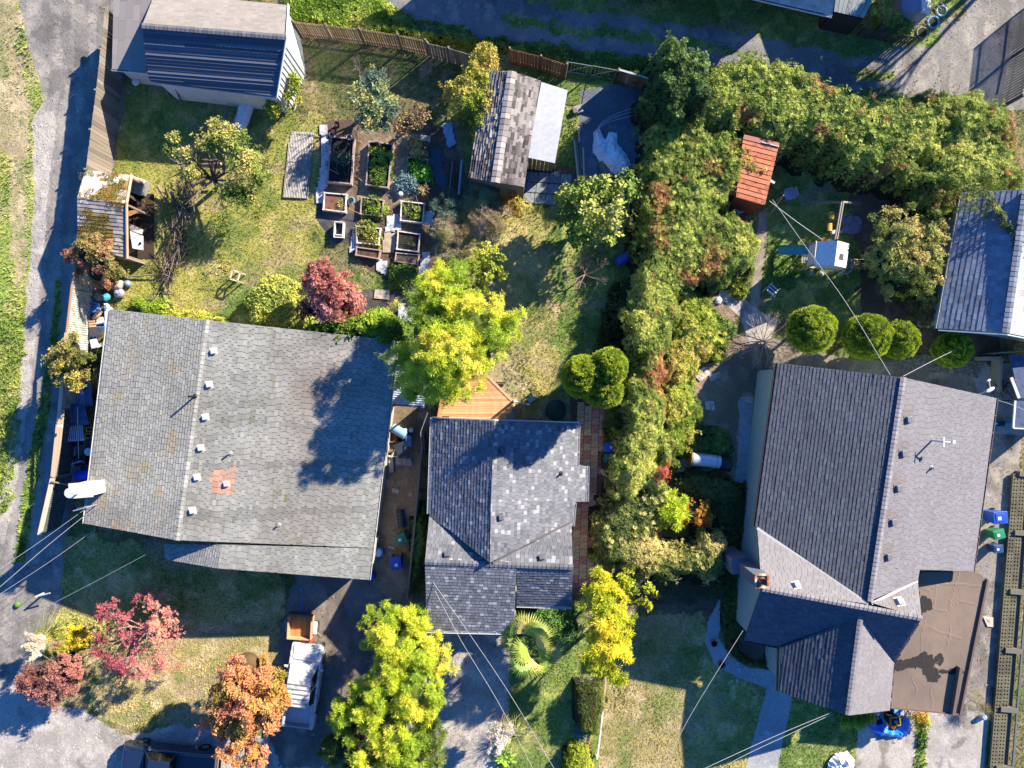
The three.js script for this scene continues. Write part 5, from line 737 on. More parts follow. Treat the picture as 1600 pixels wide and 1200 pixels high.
tree({ name: 'large_shrub', label: 'big round leafy shrub between the play tower and the right garage', category: 'shrub', base: [1400, 405], trunk: .14, size: .14, spray: 'small', pal: ['#46561e', '#6d7a34', '#929450', '#a89c5c'], clumps: 1.4, fill: 1, lobes: [[1400, 360, 34, 2.6], [1440, 370, 34, 2.5], [1385, 400, 34, 2.4], [1425, 410, 38, 2.5], [1450, 430, 24, 2], [1400, 440, 26, 1.9], [1380, 355, 20, 2.3], [1465, 350, 16, 2.2], [1440, 460, 20, 1.4], [1375, 430, 18, 1.8]] });
tree({ name: 'small_shrub', label: 'dark shrub with reddish tips below the big round shrub', category: 'shrub', lobes: [[1440, 485, 20, 1.2], [1420, 470, 16, 1.1], [1455, 500, 14, 1]], trunk: .06, pal: ['#2f3a1c', '#5a5a2c', '#7a5a3a'], size: .12, spray: 'small' });
for (const [l, x, y, r] of [['pinkish brown pine shrub left of the pair below the weathered shed', 700, 370, 36], ['pinkish brown pine shrub right of the pair below the weathered shed', 762, 352, 34]]) tree({ name: 'pine_shrub', label: l, category: 'shrub', base: [x, y], trunk: .08, size: .17, spray: 'needle', mat: LEAF_DULL, pal: ['#6b5a2c', '#8f7a52', '#a08d80', '#8b8a4a'], clumps: .8, bark: M(0xa89a94), lobes: [[x - r * .4, y - r * .2, r * .5, 1.7], [x + r * .35, y - r * .35, r * .5, 1.8], [x, y + r * .35, r * .55, 1.6], [x + r * .1, y - r * .1, r * .5, 2]] });
for (const [l, x, y, r] of [['blue green spiky shrub left of the weathered shed door', 702, 318, 20], ['blue green spiky shrub in front of the weathered shed door', 752, 310, 24]]) tree({ name: 'pine_shrub', label: l, category: 'shrub', trunk: .06, size: .2, spray: 'needle', mat: LEAF_DULL, pal: ['#3a5240', '#5d7860', '#86935a'], clumps: 1.4, lobes: [[x, y, r, 1.2], [x + r * .3, y + r * .4, r * .6, 1]] });
tree({ name: 'small_shrub', label: 'yellow tipped brown shrub right of the spiky blue green shrubs', category: 'shrub', lobes: [[808, 322, 15, 1.2], [800, 312, 12, 1.1]], trunk: .06, pal: ['#7a5a24', '#8f7a2c', '#a8a430'], size: .11, spray: 'small', clumps: 1.8 });
tree({ name: 'small_shrub', label: 'round leafy plant joined to the corner of the white sided garage', category: 'shrub', lobes: [[452, 160, 16, 1.4], [460, 130, 10, 1.6], [425, 168, 10, 1.2]], trunk: .04, pal: ['#546a1c', '#7d8c2c', '#a09a3c'], size: .13, spray: 'broad', clumps: 1 });
tree({ name: 'green_shrub', label: 'weedy shrub over the hut fence above the lane', category: 'shrub', lobes: [[1385, 15, 15, 2.2], [1395, 35, 15, 1.9], [1415, 42, 14, 1.6], [1380, -5, 12, 2.3]], trunk: .05, pal: ['#4f641c', '#7d8c30', '#a8a85a'], size: .12, spray: 'small', clumps: 1.3 });
/* trees standing outside the gate of the lane, top right: their shade falls across it */
tree({ name: 'lane_tree', label: 'tall leafy tree just beyond the upper right corner of the lane', category: 'tree', base: [1700, -160], trunk: .25, size: .26, clump: .45, pal: ['#3c5018', '#66782a', '#8a8c3c'], lobes: [[1690, -160, 60, 6.5], [1740, -130, 50, 6], [1660, -210, 50, 7], [1760, -190, 60, 7.5]] });
/* fan palm */
{
  const t = thing('fan_palm', 'fan palm with wide spiky fronds in front of the small cottage', 'palm'), b = P(831, 1010, 3.5).setY(0), top = b.clone().add(V(0, 3.4, 0)); part('trunk', [rod(b, top, .16, .13, 10)], M(0x5d4a34, { tex: 'wood', rough: 1 }), t);
  const mats = [M(0x7c8f2e, { rough: .8, double: 1, tex: 0 }), M(0x949c3c, { rough: .6, double: 1, tex: 0 }), M(0x66802a, { rough: .6, double: 1, tex: 0 }), M(0xb5a658, { rough: .7, double: 1, tex: 0 })];
  for (let i = 0; i < 30; i++) {
    const a = i * 2.4, el = lerp(.85, -.45, ((i * 7) % 30) / 29) + rr(-.1, .1), d = V(Math.cos(a) * Math.cos(el), Math.sin(el), Math.sin(a) * Math.cos(el)).normalize(), st = rr(.5, .95) * (el > .5 ? .5 : 1), e = top.clone().addScaledVector(d, st), side = V(-Math.sin(a), 0, Math.cos(a)), up = side.clone().cross(d).normalize(), tr = [];
    for (let k = 0; k < 17; k++) { const f = lerp(-1.15, 1.15, k / 16), q = d.clone().multiplyScalar(Math.cos(f)).addScaledVector(side, Math.sin(f)), L = rr(.92, 1.08), s = q.clone().cross(up).normalize().multiplyScalar(.04), m = e.clone().addScaledVector(q, L * .55), tip = e.clone().addScaledVector(q, L); tip.y -= .2 + .35 * (1 - Math.sin(el)) * .5; tr.push(e, m.clone().add(s).add(V(0, .012, 0)), m.clone().addScaledVector(s, -1), m.clone().addScaledVector(s, -1), m.clone().add(s).add(V(0, .012, 0)), tip); }
    for (let k = 0; k < 12; k++) { const fa = lerp(-1.1, 1.1, k / 12), fb = lerp(-1.1, 1.1, (k + 1) / 12), Q2 = f => d.clone().multiplyScalar(Math.cos(f)).addScaledVector(side, Math.sin(f)).multiplyScalar(.3).add(e).addScaledVector(up, (k % 2) * .012); tr.push(e, Q2(fa), Q2(fb)); }
    const m = part('frond', tris(tr), i > 24 ? mats[3] : mats[i % 3], t); part('stalk', rod(top, e, .018, .012, 5), M(0x7d8a3a), m);
  }
}
/* pampas and other fountain grasses */
function fountain(name, label, px, py, r, n, pal, hgt, o = {}) {
  const t = thing(name, label, 'ornamental grass'), b = P(px, py, 0), groups = pal.map(() => []);
  for (let i = 0; i < n; i++) { const a = rr(o.a0 ?? 0, o.a1 ?? 6.283), out = r * rr(.45, 1), hh = hgt * rr(.6, 1), s = b.clone().add(V(gauss() * .1, 0, gauss() * .1)), d = V(Math.cos(a), 0, Math.sin(a)), w = V(-Math.sin(a), 0, Math.cos(a)).multiplyScalar((o.w || .014)), p = [0, .35, .7, 1].map(f => s.clone().addScaledVector(d, out * f * f * .6 + out * f * .4).add(V(0, hh * Math.sin(Math.min(1, f * 1.15) * 2.2) / 1.0 * (f < 1 ? 1 : .8), 0))); const g = groups[i % pal.length]; for (let k = 0; k < 3; k++) { const wa = w.clone().multiplyScalar(1 - k * .25), wb = w.clone().multiplyScalar(k === 2 ? .1 : .75 - k * .25); g.push(p[k].clone().add(wa), p[k].clone().sub(wa), p[k + 1].clone().add(wb), p[k].clone().sub(wa), p[k + 1].clone().sub(wb), p[k + 1].clone().add(wb)); } }
  groups.forEach((g, i) => part('blades', tris(g), M(pal[i], { double: 1, rough: .7, tex: 0 }), t)); return t;
}
function plumes(t, list, c) { const cl = new Cloud('feather', c, LEAF_DULL), g = []; for (const [px, py, h, len, a] of list) { const p = P(px, py, h), d = V(Math.cos(a), .3, Math.sin(a)).normalize(); g.push(rod(p.clone().addScaledVector(d, -len * 1.2), p, .012, .008, 4)); for (let k = 0; k < 40; k++) { const f = rnd(), q = p.clone().addScaledVector(d, (f - .2) * len); cl.add(q.add(V(gauss() * .05, gauss() * .04, gauss() * .05)), d, .17 * (1 - f * .5), rnd(), .1); } } part('stalk', g, M(0xb5a57a), t); cl.build('plume', t); }
{ const t = fountain('pampas_grass', 'pampas grass with a white plume cluster at the bottom near the gravel drive', 800, 1140, 1.5, 260, [0x6f8030, 0x8f984a, 0xa5a05a], 1.3); const l = []; for (let i = 0; i < 26; i++) l.push([788 + gauss() * 13, 1143 + gauss() * 13, rr(1.9, 2.4), rr(.5, .8), rr(1.6, 3.6)]); plumes(t, l, ['#c9bfae', '#ded6c8', '#e6e0d6']); }
{ const t = fountain('pampas_grass', 'fountain of pampas grass with cream plumes at the lane corner', 95, 985, 1.6, 300, [0x7d8a34, 0x9aa048, 0xb0a85a], 1.3); const l = []; for (let i = 0; i < 20; i++) l.push([58 + gauss() * 9, 1008 + gauss() * 11, rr(1.7, 2.1), rr(.5, .8), rr(2, 4)]); plumes(t, l, ['#c9b89a', '#dccfb8', '#e2d8c4']); }
bank({ name: 'yellow_bush', label: 'bright yellow low bush beside the cream plumes', category: 'bush', poly: [[78, 990], [105, 985], [128, 995], [120, 1012], [100, 1024], [80, 1020]], h: .9, edge: .4, pal: ['#8a8a1c', '#b3a824', '#c2b034'], density: 170, size: .12 });
fountain('yucca', 'spiky yucca with pale leaf edges above the clipped box hedge', 912, 1062, .6, 60, [0x5d6a4a, 0x8a8a60], .5, { w: .025 }); fountain('yucca', 'blue green spiky yucca below the clipped box hedge', 905, 1142, .7, 80, [0x3f5f58, 0x56786a], .5, { w: .028 });
fountain('spiky_plant', 'small pale orange spiky plant at the bottom of the white rail', 917, 1162, .45, 34, [0xb59a4a, 0xa87a48], .4, { w: .03 }); fountain('spiky_plant', 'broad leaved green plant under the white plumes', 788, 1182, .8, 40, [0x7da02c, 0x93b03a], .5, { w: .09 });
fountain('fern', 'cluster of ferns on the shady strip by the thin garden fence', 958, 560, .6, 80, [0x5d5a34, 0x6d7038], .4); fountain('fern', 'dry fern clump high on the shady strip', 962, 480, .6, 60, [0x7a6a4a, 0x5d6030], .4);
/* ---------- fences, walls, paving ---------- */
function corrugated(o, u, v, pitch = .076, amp = .012, th = 1) {    // wavy sheet: origin, width vector (waves run across it), length vector
  const W = u.length(), n = Math.round(W / pitch * 4), nn = u.clone().cross(v).normalize(), tr = [], at = (i, f) => o.clone().addScaledVector(u, i / n).addScaledVector(v, f).addScaledVector(nn, amp * Math.sin(i * Math.PI / 2));
  for (let i = 0; i < n; i++) { const a = at(i, 0), b = at(i + 1, 0), c = at(i + 1, 1), d = at(i, 1); tr.push(a, b, c, a, c, d); } return tris(tr);
}
const OLDMIX = [M(0x8d8272, { tex: 'wood', rough: .95 }), M(0x7a7064, { tex: 'wood', rough: .95 }), M(0x9a8f80, { tex: 'wood', rough: .95 })], BROWNMIX = [M(0x7a5a44, { tex: 'wood', rough: .95 }), M(0x6b4e3b, { tex: 'wood', rough: .95 }), M(0x8a6a50, { tex: 'wood', rough: .95 })], TANMIX = [M(0xa88a68, { tex: 'wood', rough: .95 }), M(0x9a7c5c, { tex: 'wood', rough: .95 }), M(0xb59a78, { tex: 'wood', rough: .95 })];
fence('board_fence', 'tall weathered board fence along the lane above the mossy shed', [[164, 12], [150, 140], [134, 264]], 2.3, { mats: OLDMIX, bw: .19, gap: .015, railSide: -1 });
{ const t = thing('pole', 'pale pole leaning across the inside of the tall lane fence', 'pole'); part('timber', rod(P(153, 175, .6), P(163, 255, .3), .05, .04), WOODPALE, t); } { const t = thing('pole', 'darker pole leaning crosswise on the tall lane fence', 'pole'); part('timber', rod(P(140, 222, 1.6), P(168, 268, .2), .05, .04), WOODDARK, t); }
{ const t = thing('pole', 'long grey pole propped along the top of the tall lane fence', 'pole'); part('timber', rod(P(156, 168, 1.6), P(150, 250, 1.5), .04, .03), WOODGREY, t); }
{ // lane fence beside the big house: metal sheets above, boards below
  const t = thing('panel_fence', 'lane fence of pale metal sheets and boards with a bleached cap rail', 'fence'), q = [[120, 400], [112, 450], [104, 520], [93, 640, 1.95], [82, 745, 1.6]].map(p => P(p[0], p[1], p[2] || 2.25)), f2 = [[82, 748], [72, 792], [62, 836]].map(p => P(p[0], p[1], 1.8));
  const run = (a, b, mat, hh) => { const d = V(b.x - a.x, 0, b.z - a.z); part('metal_sheet', corrugated(V(a.x, .05, a.z), d, V(0, hh, 0), .12, .014), mat, t); part('post', bx(.1, hh + .1, .1, a.x - .05, hh / 2, a.z), WOODOLD, t); };
  const pale = M(0xb9bdb2, { rough: .5, double: 1, tex: 'dirty' }), dark = M(0x56605e, { rough: .6, double: 1, tex: 'dirty' });
  run(q[0], q[1], pale, 2.15); run(q[1], q[2], pale, 2.15); run(q[2], q[3], pale, 1.9); run(q[3], q[4], dark, 1.55); run(f2[0], f2[1], dark, 1.75); run(f2[1], f2[2], dark, 1.75);
  for (let i = 0; i < 4; i++) part('cap_rail', beam(q[i], q[i + 1], i < 2 ? .1 : .2, .04), i < 2 ? M(0xb58a66, { tex: 'wood' }) : M(0xd0b494, { tex: 'wood' }), t);
  for (let i = 3; i < 4; i++) part('cap_rail', beam(q[i].clone().add(V(.14, -.1, 0)), q[i + 1].clone().add(V(.14, -.1, 0)), .14, .04), WOODPALE, t);
  for (let i = 0; i < 2; i++) part('cap_rail', beam(f2[i], f2[i + 1], .24, .05), M(0xd8c0a4, { tex: 'wood' }), t);
  part('cross_rail', beam(P(80, 752, 1.9), P(126, 762, 1.6), .06, .1), WOODOLD, t); part('post_cap', rbx(.26, .1, .14, .02, P(94, 666, 2.3).x, 2.3, P(94, 666, 2.3).z), WHITE, t);
}
fence('picket_fence', 'brown picket fence leaving the garage corner along the top gardens', [[456, 33], [560, 45], [620, 54], [664, 63]], 1.8, { mats: TANMIX, bw: .085, gap: .05, postMat: WOODOLD, ragged: .03 });
fence('board_fence', 'grey solid board fence right of the brown picket fence', [[667, 67], [700, 75], [738, 86]], 1.75, { mats: OLDMIX, bw: .15, gap: .01 });
fence('board_fence', 'dark brown board fence above the weathered shed', [[796, 76], [845, 88], [886, 101]], 1.8, { mats: BROWNMIX, bw: .14, gap: .02, postMat: WOODOLD });
{ const t = thing('farm_gate', 'pair of metal tube gates with diagonal braces on the back lane', 'gate'); for (const [a, b] of [[[888, 97], [924, 103]], [[926, 103], [964, 110]]]) { const p = P(a[0], a[1], 1.3), q = P(b[0], b[1], 1.3), lo = v => V(v.x, .15, v.z); const mt = M(0x9aa6a8, { rough: .4, metal: .6 }); part('gate_frame', [rod(p, q, .025), rod(lo(p), lo(q), .025), rod(p, lo(p), .025), rod(q, lo(q), .025)], mt, t); part('brace', rod(lo(p), q, .018), mt, t); for (let k = 1; k < 7; k++) { const m = p.clone().lerp(q, k / 7); part('bar', rod(m, lo(m), .008, .008, 4), mt, t); } } for (const a of [[886, 97], [966, 110]]) { const p = P(a[0], a[1], 1.6); part('post', bx(.11, 1.6, .11, p.x, .8, p.z), WOODDARK, t); } }
fence('board_fence', 'low board fence with a pale top rail beside the dark corner shrub', [[967, 109], [995, 117], [1024, 126]], 1.5, { mats: [...OLDMIX, ...BROWNMIX], bw: .16, gap: .015, cap: .1, capMat: M(0xa9b2b5, { rough: .6 }) });
fence('board_fence', 'warm orange board fence between the deck and the side alley', [[693, 600], [684, 655], [673, 712]], 1.75, { mats: [M(0xb98858, { tex: 'wood' }), M(0xa87648, { tex: 'wood' }), M(0xc49a68, { tex: 'wood' })], bw: .14, gap: .01, cap: .1 });
fence('old_fence', 'weathered low fence along the dark ivy in the side alley', [[659, 700], [652, 770], [645, 850], [636, 935]], 1.15, { mats: OLDMIX, bw: .15, gap: .02, cap: .09, capMat: WOODOLD });
{ const t = thing('wire_fence', 'bent metal rail fence beside the water drums in the alley', 'fence'), a = P(668, 645, 1.3), b = P(657, 676, 1.3), c = P(660, 708, 1.2), mt = M(0x8f9ba5, { metal: .5, rough: .5 }); part('rail', [rod(a, b, .025), rod(b, c, .025)], mt, t); for (const p of [a, b, c]) part('post', rod(V(p.x, 0, p.z), p, .03), mt, t); part('metal_sheet', wallSeg(V(b.x + .12, 1.1, b.z), V(c.x + .12, 1.1, c.z), .02), M(0x6b7f96, { rough: .5 }), t); }
fence('slat_fence', 'open slat fence casting stripes at the right end of the back lane', [[1588, 22], [1580, 90], [1564, 168]], 1.7, { ground: 1, mats: [M(0x5d5f62, { tex: 'wood' })], bw: .1, gap: .07, ragged: 0 });
{ const t = thing('thin_fence', 'thin wood and wire fence along the shady planting strip', 'fence'), q = [[994, 430], [988, 500], [983, 560], [979, 592]].map(p => P(p[0], p[1], .9)); for (let i = 0; i < 3; i++) part('rail', beam(q[i], q[i + 1], .035, .06), M(0x8d8a80, { tex: 'wood' }), t); for (const p of q) part('post', bx(.07, .95, .07, p.x, .47, p.z), WOODOLD, t); for (const y of [.3, .6]) part('wire', q.slice(1).map((p, i) => rod(V(q[i].x, y, q[i].z), V(p.x, y, p.z), .006, .006, 4)), STEEL, t); }
{ const t = thing('edging_board', 'wooden edging board with a lattice panel along the paver path', 'edging'), q = [[950, 618], [949, 680], [946, 745], [942, 810], [938, 890]].map(p => P(p[0], p[1], .28)); for (let i = 0; i < 4; i++) part('board', beam(q[i], q[i + 1], .05, .26).translate(0, -.12, 0), TANMIX[i % 3], t); const a = P(944, 785, .8), b = P(942, 820, .8); for (let k = 0; k < 9; k++) { const p = a.clone().lerp(b, k / 9), r = a.clone().lerp(b, (k + 2) / 9); part('slat', beam(V(p.x, .2, p.z), V(r.x, .9, r.z), .012, .035), TANMIX[k % 3], t); part('slat', beam(V(p.x + .014, .9, p.z), V(r.x + .014, .2, r.z), .012, .035), TANMIX[k % 3], t); } }
{ const t = thing('white_rail', 'thin white kerb rail between the clipped hedge and the dry lawn', 'rail'), q = [[947, 1062], [943, 1100], [939, 1140], [933, 1186]].map(p => P(p[0], p[1], .45)); for (let i = 0; i < 3; i++) part('board', [beam(q[i], q[i + 1], .09, .06)], i ? M(0xd6cfc4, { rough: .7 }) : M(0xc0a888, { rough: .8 }), t); for (const p of q) part('post', bx(.08, .42, .08, p.x, .2, p.z), M(0xcfc8bc), t); }
{ // pierced block wall
  const t = thing('block_border', 'low pierced concrete block border down the right edge of the drive', 'border'), a = P(1585, 740, 0), b = P(1549, 1196, 0), d = V(b.x - a.x, 0, b.z - a.z), L = d.length(), dn = d.clone().normalize(), ry = Math.atan2(-dn.z, dn.x), n = Math.round(L / .4);
  const s = new THREE.Shape([[-.195, 0], [.195, 0], [.195, .36], [-.195, .36]].map(p => new THREE.Vector2(...p))); for (const [x, y] of [[-.1, .1], [.1, .1], [-.1, .26], [.1, .26]]) s.holes.push(new THREE.Path([[x - .06, y], [x, y - .06], [x + .06, y], [x, y + .06]].map(p => new THREE.Vector2(...p))));
  const g = new THREE.ExtrudeGeometry(s, { depth: .16, bevelEnabled: false }).translate(0, 0, -.08), ms = [M(0x67614c, { rough: .95, bump: .005 }), M(0x5b5543, { rough: .95, bump: .005 }), M(0x6f6a54, { rough: .95, bump: .005 })];
  for (let r = 0; r < 2; r++) for (let k = 0; k < n; k++) { const m = new THREE.Mesh(g, pick(ms)); m.name = 'block'; const p = a.clone().addScaledVector(dn, (k + .5) * L / n).add(V(r * .37, 0, 0)); m.position.set(p.x + .1, .2 + rnd() * .01, p.z); m.rotation.set(-Math.PI / 2, 0, ry, 'YXZ'); m.rotation.set(Math.PI / 2, ry, 0, 'YXZ'); m.castShadow = m.receiveShadow = true; t.add(m); }
  part('footing', beam(V(a.x + .45, .06, a.z), V(b.x + .45, .06, b.z), .8, .1), M(0x5a5648, { rough: .95 }), t); for (let k = 0; k <= 5; k++) { const p = a.clone().addScaledVector(d, k / 5); part('pier', bx(.95, .4, .26, p.x + .5, .2, p.z, ry + Math.PI / 2), M(0x6e6a5e, { rough: .95 }), t); }
  part('cap', beam(V(a.x + .98, .3, a.z), V(b.x + .98, .3, b.z), .1, .08), M(0x5f6468, { rough: .9 }), t);
}
{ const t = thing('slat_gate', 'slatted garden gate at the foot of the right garage', 'gate'), a = P(1556, 552, 1.1), b = P(1606, 548, 1.1), mt = M(0x9aa59a, { tex: 'wood' }); for (let k = 0; k < 13; k++) { const p = a.clone().lerp(b, k / 12); part('slat', bx(.06, 1.0, .03, p.x, .55, p.z), mt, t); } part('rail', [beam(a, b, .06, .05), beam(V(a.x, .2, a.z), V(b.x, .2, b.z), .05, .07)], M(0xb0b5a8, { tex: 'wood' }), t); part('post', [bx(.1, 1.2, .1, a.x, .6, a.z), bx(.1, 1.2, .1, b.x, .6, b.z)], WOODOLD, t); }
{ // yard fence round the hut
  fence('board_fence', 'short dark board fence below the hut on the back lane', [[1352, 44], [1395, 51], [1434, 58]], .95, { mats: [M(0x5a4f48, { tex: 'wood' }), M(0x6b5f54, { tex: 'wood' })], bw: .13, gap: .04 });
  const t = thing('ladder', 'long pale ladder leaning by the hut above the lane', 'ladder'), a = P(1440, 38, .4), b = P(1476, 4, 1.9), w = V(.14, 0, .14); part('stile', rod(a.clone().add(w), b.clone().add(w), .022), WOODPALE, t); part('stile', rod(a.clone().sub(w), b.clone().sub(w), .022), WOODPALE, t); for (let k = 0; k < 7; k++) { const p = a.clone().lerp(b, (k + .5) / 7); part('rung', rod(p.clone().add(w), p.clone().sub(w), .014), WOODPALE, t); } }
/* paving that can be told apart */
{ // red and sandy square pavers beside the cottage
  const base = P(924, 628, 0), ms = [0xa87868, 0xb58674, 0xa89474, 0xb8a480, 0x98705f, 0xa89c7c].map(c => M(c, { rough: .95, bump: .006, tex: 'dirty' })), g = new THREE.BoxGeometry(.4, .05, .4), t = thing('paver_path', 'path of red and sandy square pavers along the cottage wall', 'path'); t.userData.kind = 'structure';
  const x0 = P(905, 628, 0), z1 = P(895, 915, 0), dir = V(z1.x - x0.x, 0, z1.z - x0.z), L = dir.length(); dir.normalize(); const side = V(-dir.z, 0, dir.x).negate(), ry = Math.atan2(-dir.z, dir.x); if (side.x < 0) side.negate();
  for (let c = 0; c < 4; c++) for (let k = 0; k < 25; k++) { const off = (c % 2) * .2, p = x0.clone().addScaledVector(side, .1 + c * .425).addScaledVector(dir, .2 + off + k * .425); if (c === 3 && k > 3 && rnd() < .35) continue; if (.2 + off + k * .425 > L) continue; const m = new THREE.Mesh(g, ms[(c + k + (rnd() < .25 ? 1 : 0)) % 2 ? pick([0, 1, 4]) : pick([2, 3, 5])]); m.name = 'paver'; m.position.set(p.x, .03 + rnd() * .012, p.z); m.rotation.set(gauss() * .008, ry + gauss() * .012, gauss() * .008); m.castShadow = m.receiveShadow = true; t.add(m); }
}
{ const t = thing('slab_patio', 'grey concrete slabs in front of the white roofed lean-to', 'patio'); t.userData.kind = 'structure'; const ms = [0x7a838a, 0x6f787f, 0x868c8c].map(c => M(c, { rough: .95, tex: 'dirty' })), a = P(824, 268, 0); for (let r = 0; r < 3; r++) for (let c = 0; c < 4; c++) { if (r === 2 && c > 2) continue; part('slab', rbx(.6, .05, .56, .01, a.x + .28 + c * .63 - r * .1, .04 + rnd() * .01, a.z + .3 + r * .6 + c * .05, -.1 + gauss() * .01), pick(ms), t); } }
{ // cobbles behind the dark roofed house
  const gs = new THREE.InstancedMesh(new THREE.DodecahedronGeometry(1, 0), M(0xffffff, { rough: .9 }), 900), m = new THREE.Matrix4(), poly = pts([[1392, 552], [1470, 556], [1535, 566], [1528, 590], [1460, 582], [1400, 572]]), [a, b, c, d] = box2(poly); let n = 0; while (n < 900) { const x = rr(a, b), z = rr(c, d); if (!inPoly(x, z, poly)) continue; const s = rr(.05, .1); m.makeRotationY(rnd() * 6); m.scale(V(s, s * .6, s * rr(.7, 1))); m.setPosition(x, .02, z); gs.setMatrixAt(n, m); const k = rr(.12, .34); gs.setColorAt(n, new THREE.Color(k, k * .9, k * .72)); n++; } gs.name = 'cobblestones'; gs.castShadow = gs.receiveShadow = true; scene.add(gs); tag(gs, 'bed of rounded cobbles behind the dark roofed house', 'cobbles', null, 'stuff');
}
const SLABMAT = [0xb3a598, 0xa3988c, 0xbdb0a2].map(c => M(c, { rough: .95, tex: 'dirty', bump: .005 }));
[[[[1097, 552], [1113, 551], [1112, 566], [1095, 564]], 'pale stepping slab left of the pair on the dry dirt yard'], [[[1114, 553], [1128, 556], [1123, 570], [1112, 567]], 'pale stepping slab right of the pair on the dry dirt yard'], [[[1080, 582], [1100, 574], [1112, 583], [1094, 596]], 'dark stepping slab where the shadow crosses the dirt yard'], [[[1108, 586], [1126, 580], [1124, 590], [1110, 596]], 'thin pale slab right of the dark stepping slab'], [[[1080, 622], [1097, 623], [1094, 632], [1080, 630]], 'small pinkish slab at the hedge foot in the dirt yard'], [[[1102, 626], [1116, 627], [1117, 641], [1102, 640]], 'bluish stepping slab in the shaded dirt yard'], [[[1167, 619], [1177, 620], [1175, 630], [1166, 628]], 'small square stone by the shady side path'], [[[640, 209], [652, 208], [651, 217], [639, 216]], 'pale square slab left of the pair above the kale'], [[[656, 210], [673, 213], [672, 222], [655, 219]], 'pale rectangular slab right of the pair above the kale'], [[[586, 452], [608, 453], [608, 468], [584, 466]], 'speckled concrete tread slab below the raised beds'], [[[1152, 828], [1170, 829], [1165, 858], [1145, 858]], 'grey concrete landing slab against the mint wall'], [[[1536, 963], [1552, 965], [1552, 980], [1543, 979]], 'pale square board on the side passage floor'], [[[612, 763], [624, 764], [623, 771], [613, 771]], 'small pale square lid on the alley dirt']].forEach(([p, l], i) => single('paving_slab', l, 'slab', slab(pts(p, .07), .06), SLABMAT[i % 3], 'loose paving slabs'));
{ // wooden deck
  const t = thing('deck', 'orange brown wooden deck behind the small cottage', 'deck'), poly = pts([[690, 588], [758, 584], [802, 628], [800, 656], [686, 652]], .35), [a, b, c, d] = box2(poly), ms = [0xc8966a, 0xd0a074, 0xbd8a60, 0xd6ab80].map(k => M(k, { tex: 'wood', rough: .85 }));
  const w = .14; for (let z = c; z < d; z += w) { const xs = []; for (let x = a; x <= b; x += .04) if (inPoly(x, z + w / 2, poly)) xs.push(x); if (xs.length < 4) continue; const x0 = xs[0], x1 = xs[xs.length - 1]; part('board', bx(x1 - x0, .03, w - .012, (x0 + x1) / 2, .34 + rnd() * .004, z + w / 2), pick(ms), t); }
  part('edge_board', [beam(poly[1].clone().setY(.37), poly[2].clone().setY(.37), .14, .04)], M(0xc8a480, { tex: 'wood' }), t); part('joist', [bx(b - a - .6, .2, .1, (a + b) / 2 - .1, .2, c + .5), bx(b - a - .3, .2, .1, (a + b) / 2 - .1, .2, d - .3)], WOODDARK, t);
}
{ const t = thing('lattice_screen', 'white lattice panel and gate post at the corner of the deck', 'screen'), a = P(804, 626, 1.0), b = P(826, 632, 1.0); for (let k = 0; k < 11; k++) for (const s of [0, 1]) { const f = k / 11, g = (k + 3) / 11, p = a.clone().lerp(b, f), q = a.clone().lerp(b, Math.min(1.1, g)); part('slat', beam(V(p.x, s ? .25 : 1.2, p.z + s * .02), V(q.x, s ? 1.2 : .25, q.z + s * .02), .012, .04), WHITE, t); } part('post', [bx(.1, 1.35, .1, a.x, .68, a.z), bx(.1, 1.3, .1, b.x, .65, b.z)], WHITE, t); part('rail', [beam(a.clone().setY(1.25), b.clone().setY(1.25), .06, .05)], WHITE, t); part('panel', slab([P(793, 645, .9), P(805, 645, .9), P(804, 655, .9), P(790, 655, .9)], .04), M(0x5a7a86, { rough: .6 }), t); }
for (const [a, l] of [[[[500, 196], [513, 195], [512, 215], [520, 240], [511, 292], [497, 292], [503, 240]], 'long whitish strip of ground cloth left of the first raised bed'], [[[494, 292], [509, 290], [506, 318], [495, 318]], 'torn end of white ground cloth below the long strip'], [[[606, 338], [628, 332], [627, 360], [602, 362]], 'whitish crumpled cloth on the path between the beds'], [[[590, 405], [606, 408], [604, 432], [588, 422]], 'bluish white rag at the bottom of the garden path'], [[[660, 395], [673, 394], [668, 432], [652, 430]], 'pale carpet strip at the lower right of the beds'], [[[664, 330], [679, 332], [676, 352], [662, 350]], 'mottled grey cloth patch right of the fenced bed'], [[[553, 350], [562, 388], [546, 396]], 'grey triangular cloth left of the wood framed bed'], [[[600, 362], [618, 364], [617, 395], [598, 394]], 'beige path mat between the yellow bed and the white framed bed'], [[[690, 195], [705, 190], [712, 225], [700, 232]], 'light blue tarp scrap under the creeper']].map(x => x)) { const q = pts(a, .06), tr = [], [x0, x1, z0, z1] = box2(q), st = .09; const y = (x, z) => .06 + .05 * fbm(x * 3, z * 3, 2); for (let x = x0; x < x1; x += st) for (let z = z0; z < z1; z += st) if (inPoly(x + st / 2 + .06 * (noise(x * 9, z * 9) - .5), z + st / 2, q)) { const A = V(x, y(x, z), z), B = V(x + st, y(x + st, z), z), C = V(x + st, y(x + st, z + st), z + st), D = V(x, y(x, z + st), z + st); tr.push(A, D, C, A, C, B); } if (tr.length) single('ground_cloth', l, 'cloth', tris(tr), l.includes('blue tarp') ? M(0x8fa9bd, { double: 1, rough: .6 }) : l.includes('beige') ? M(0xa8997f, { double: 1 }) : M(0xb5b6b8, { double: 1, tex: 'dirty', rough: .8 })); }
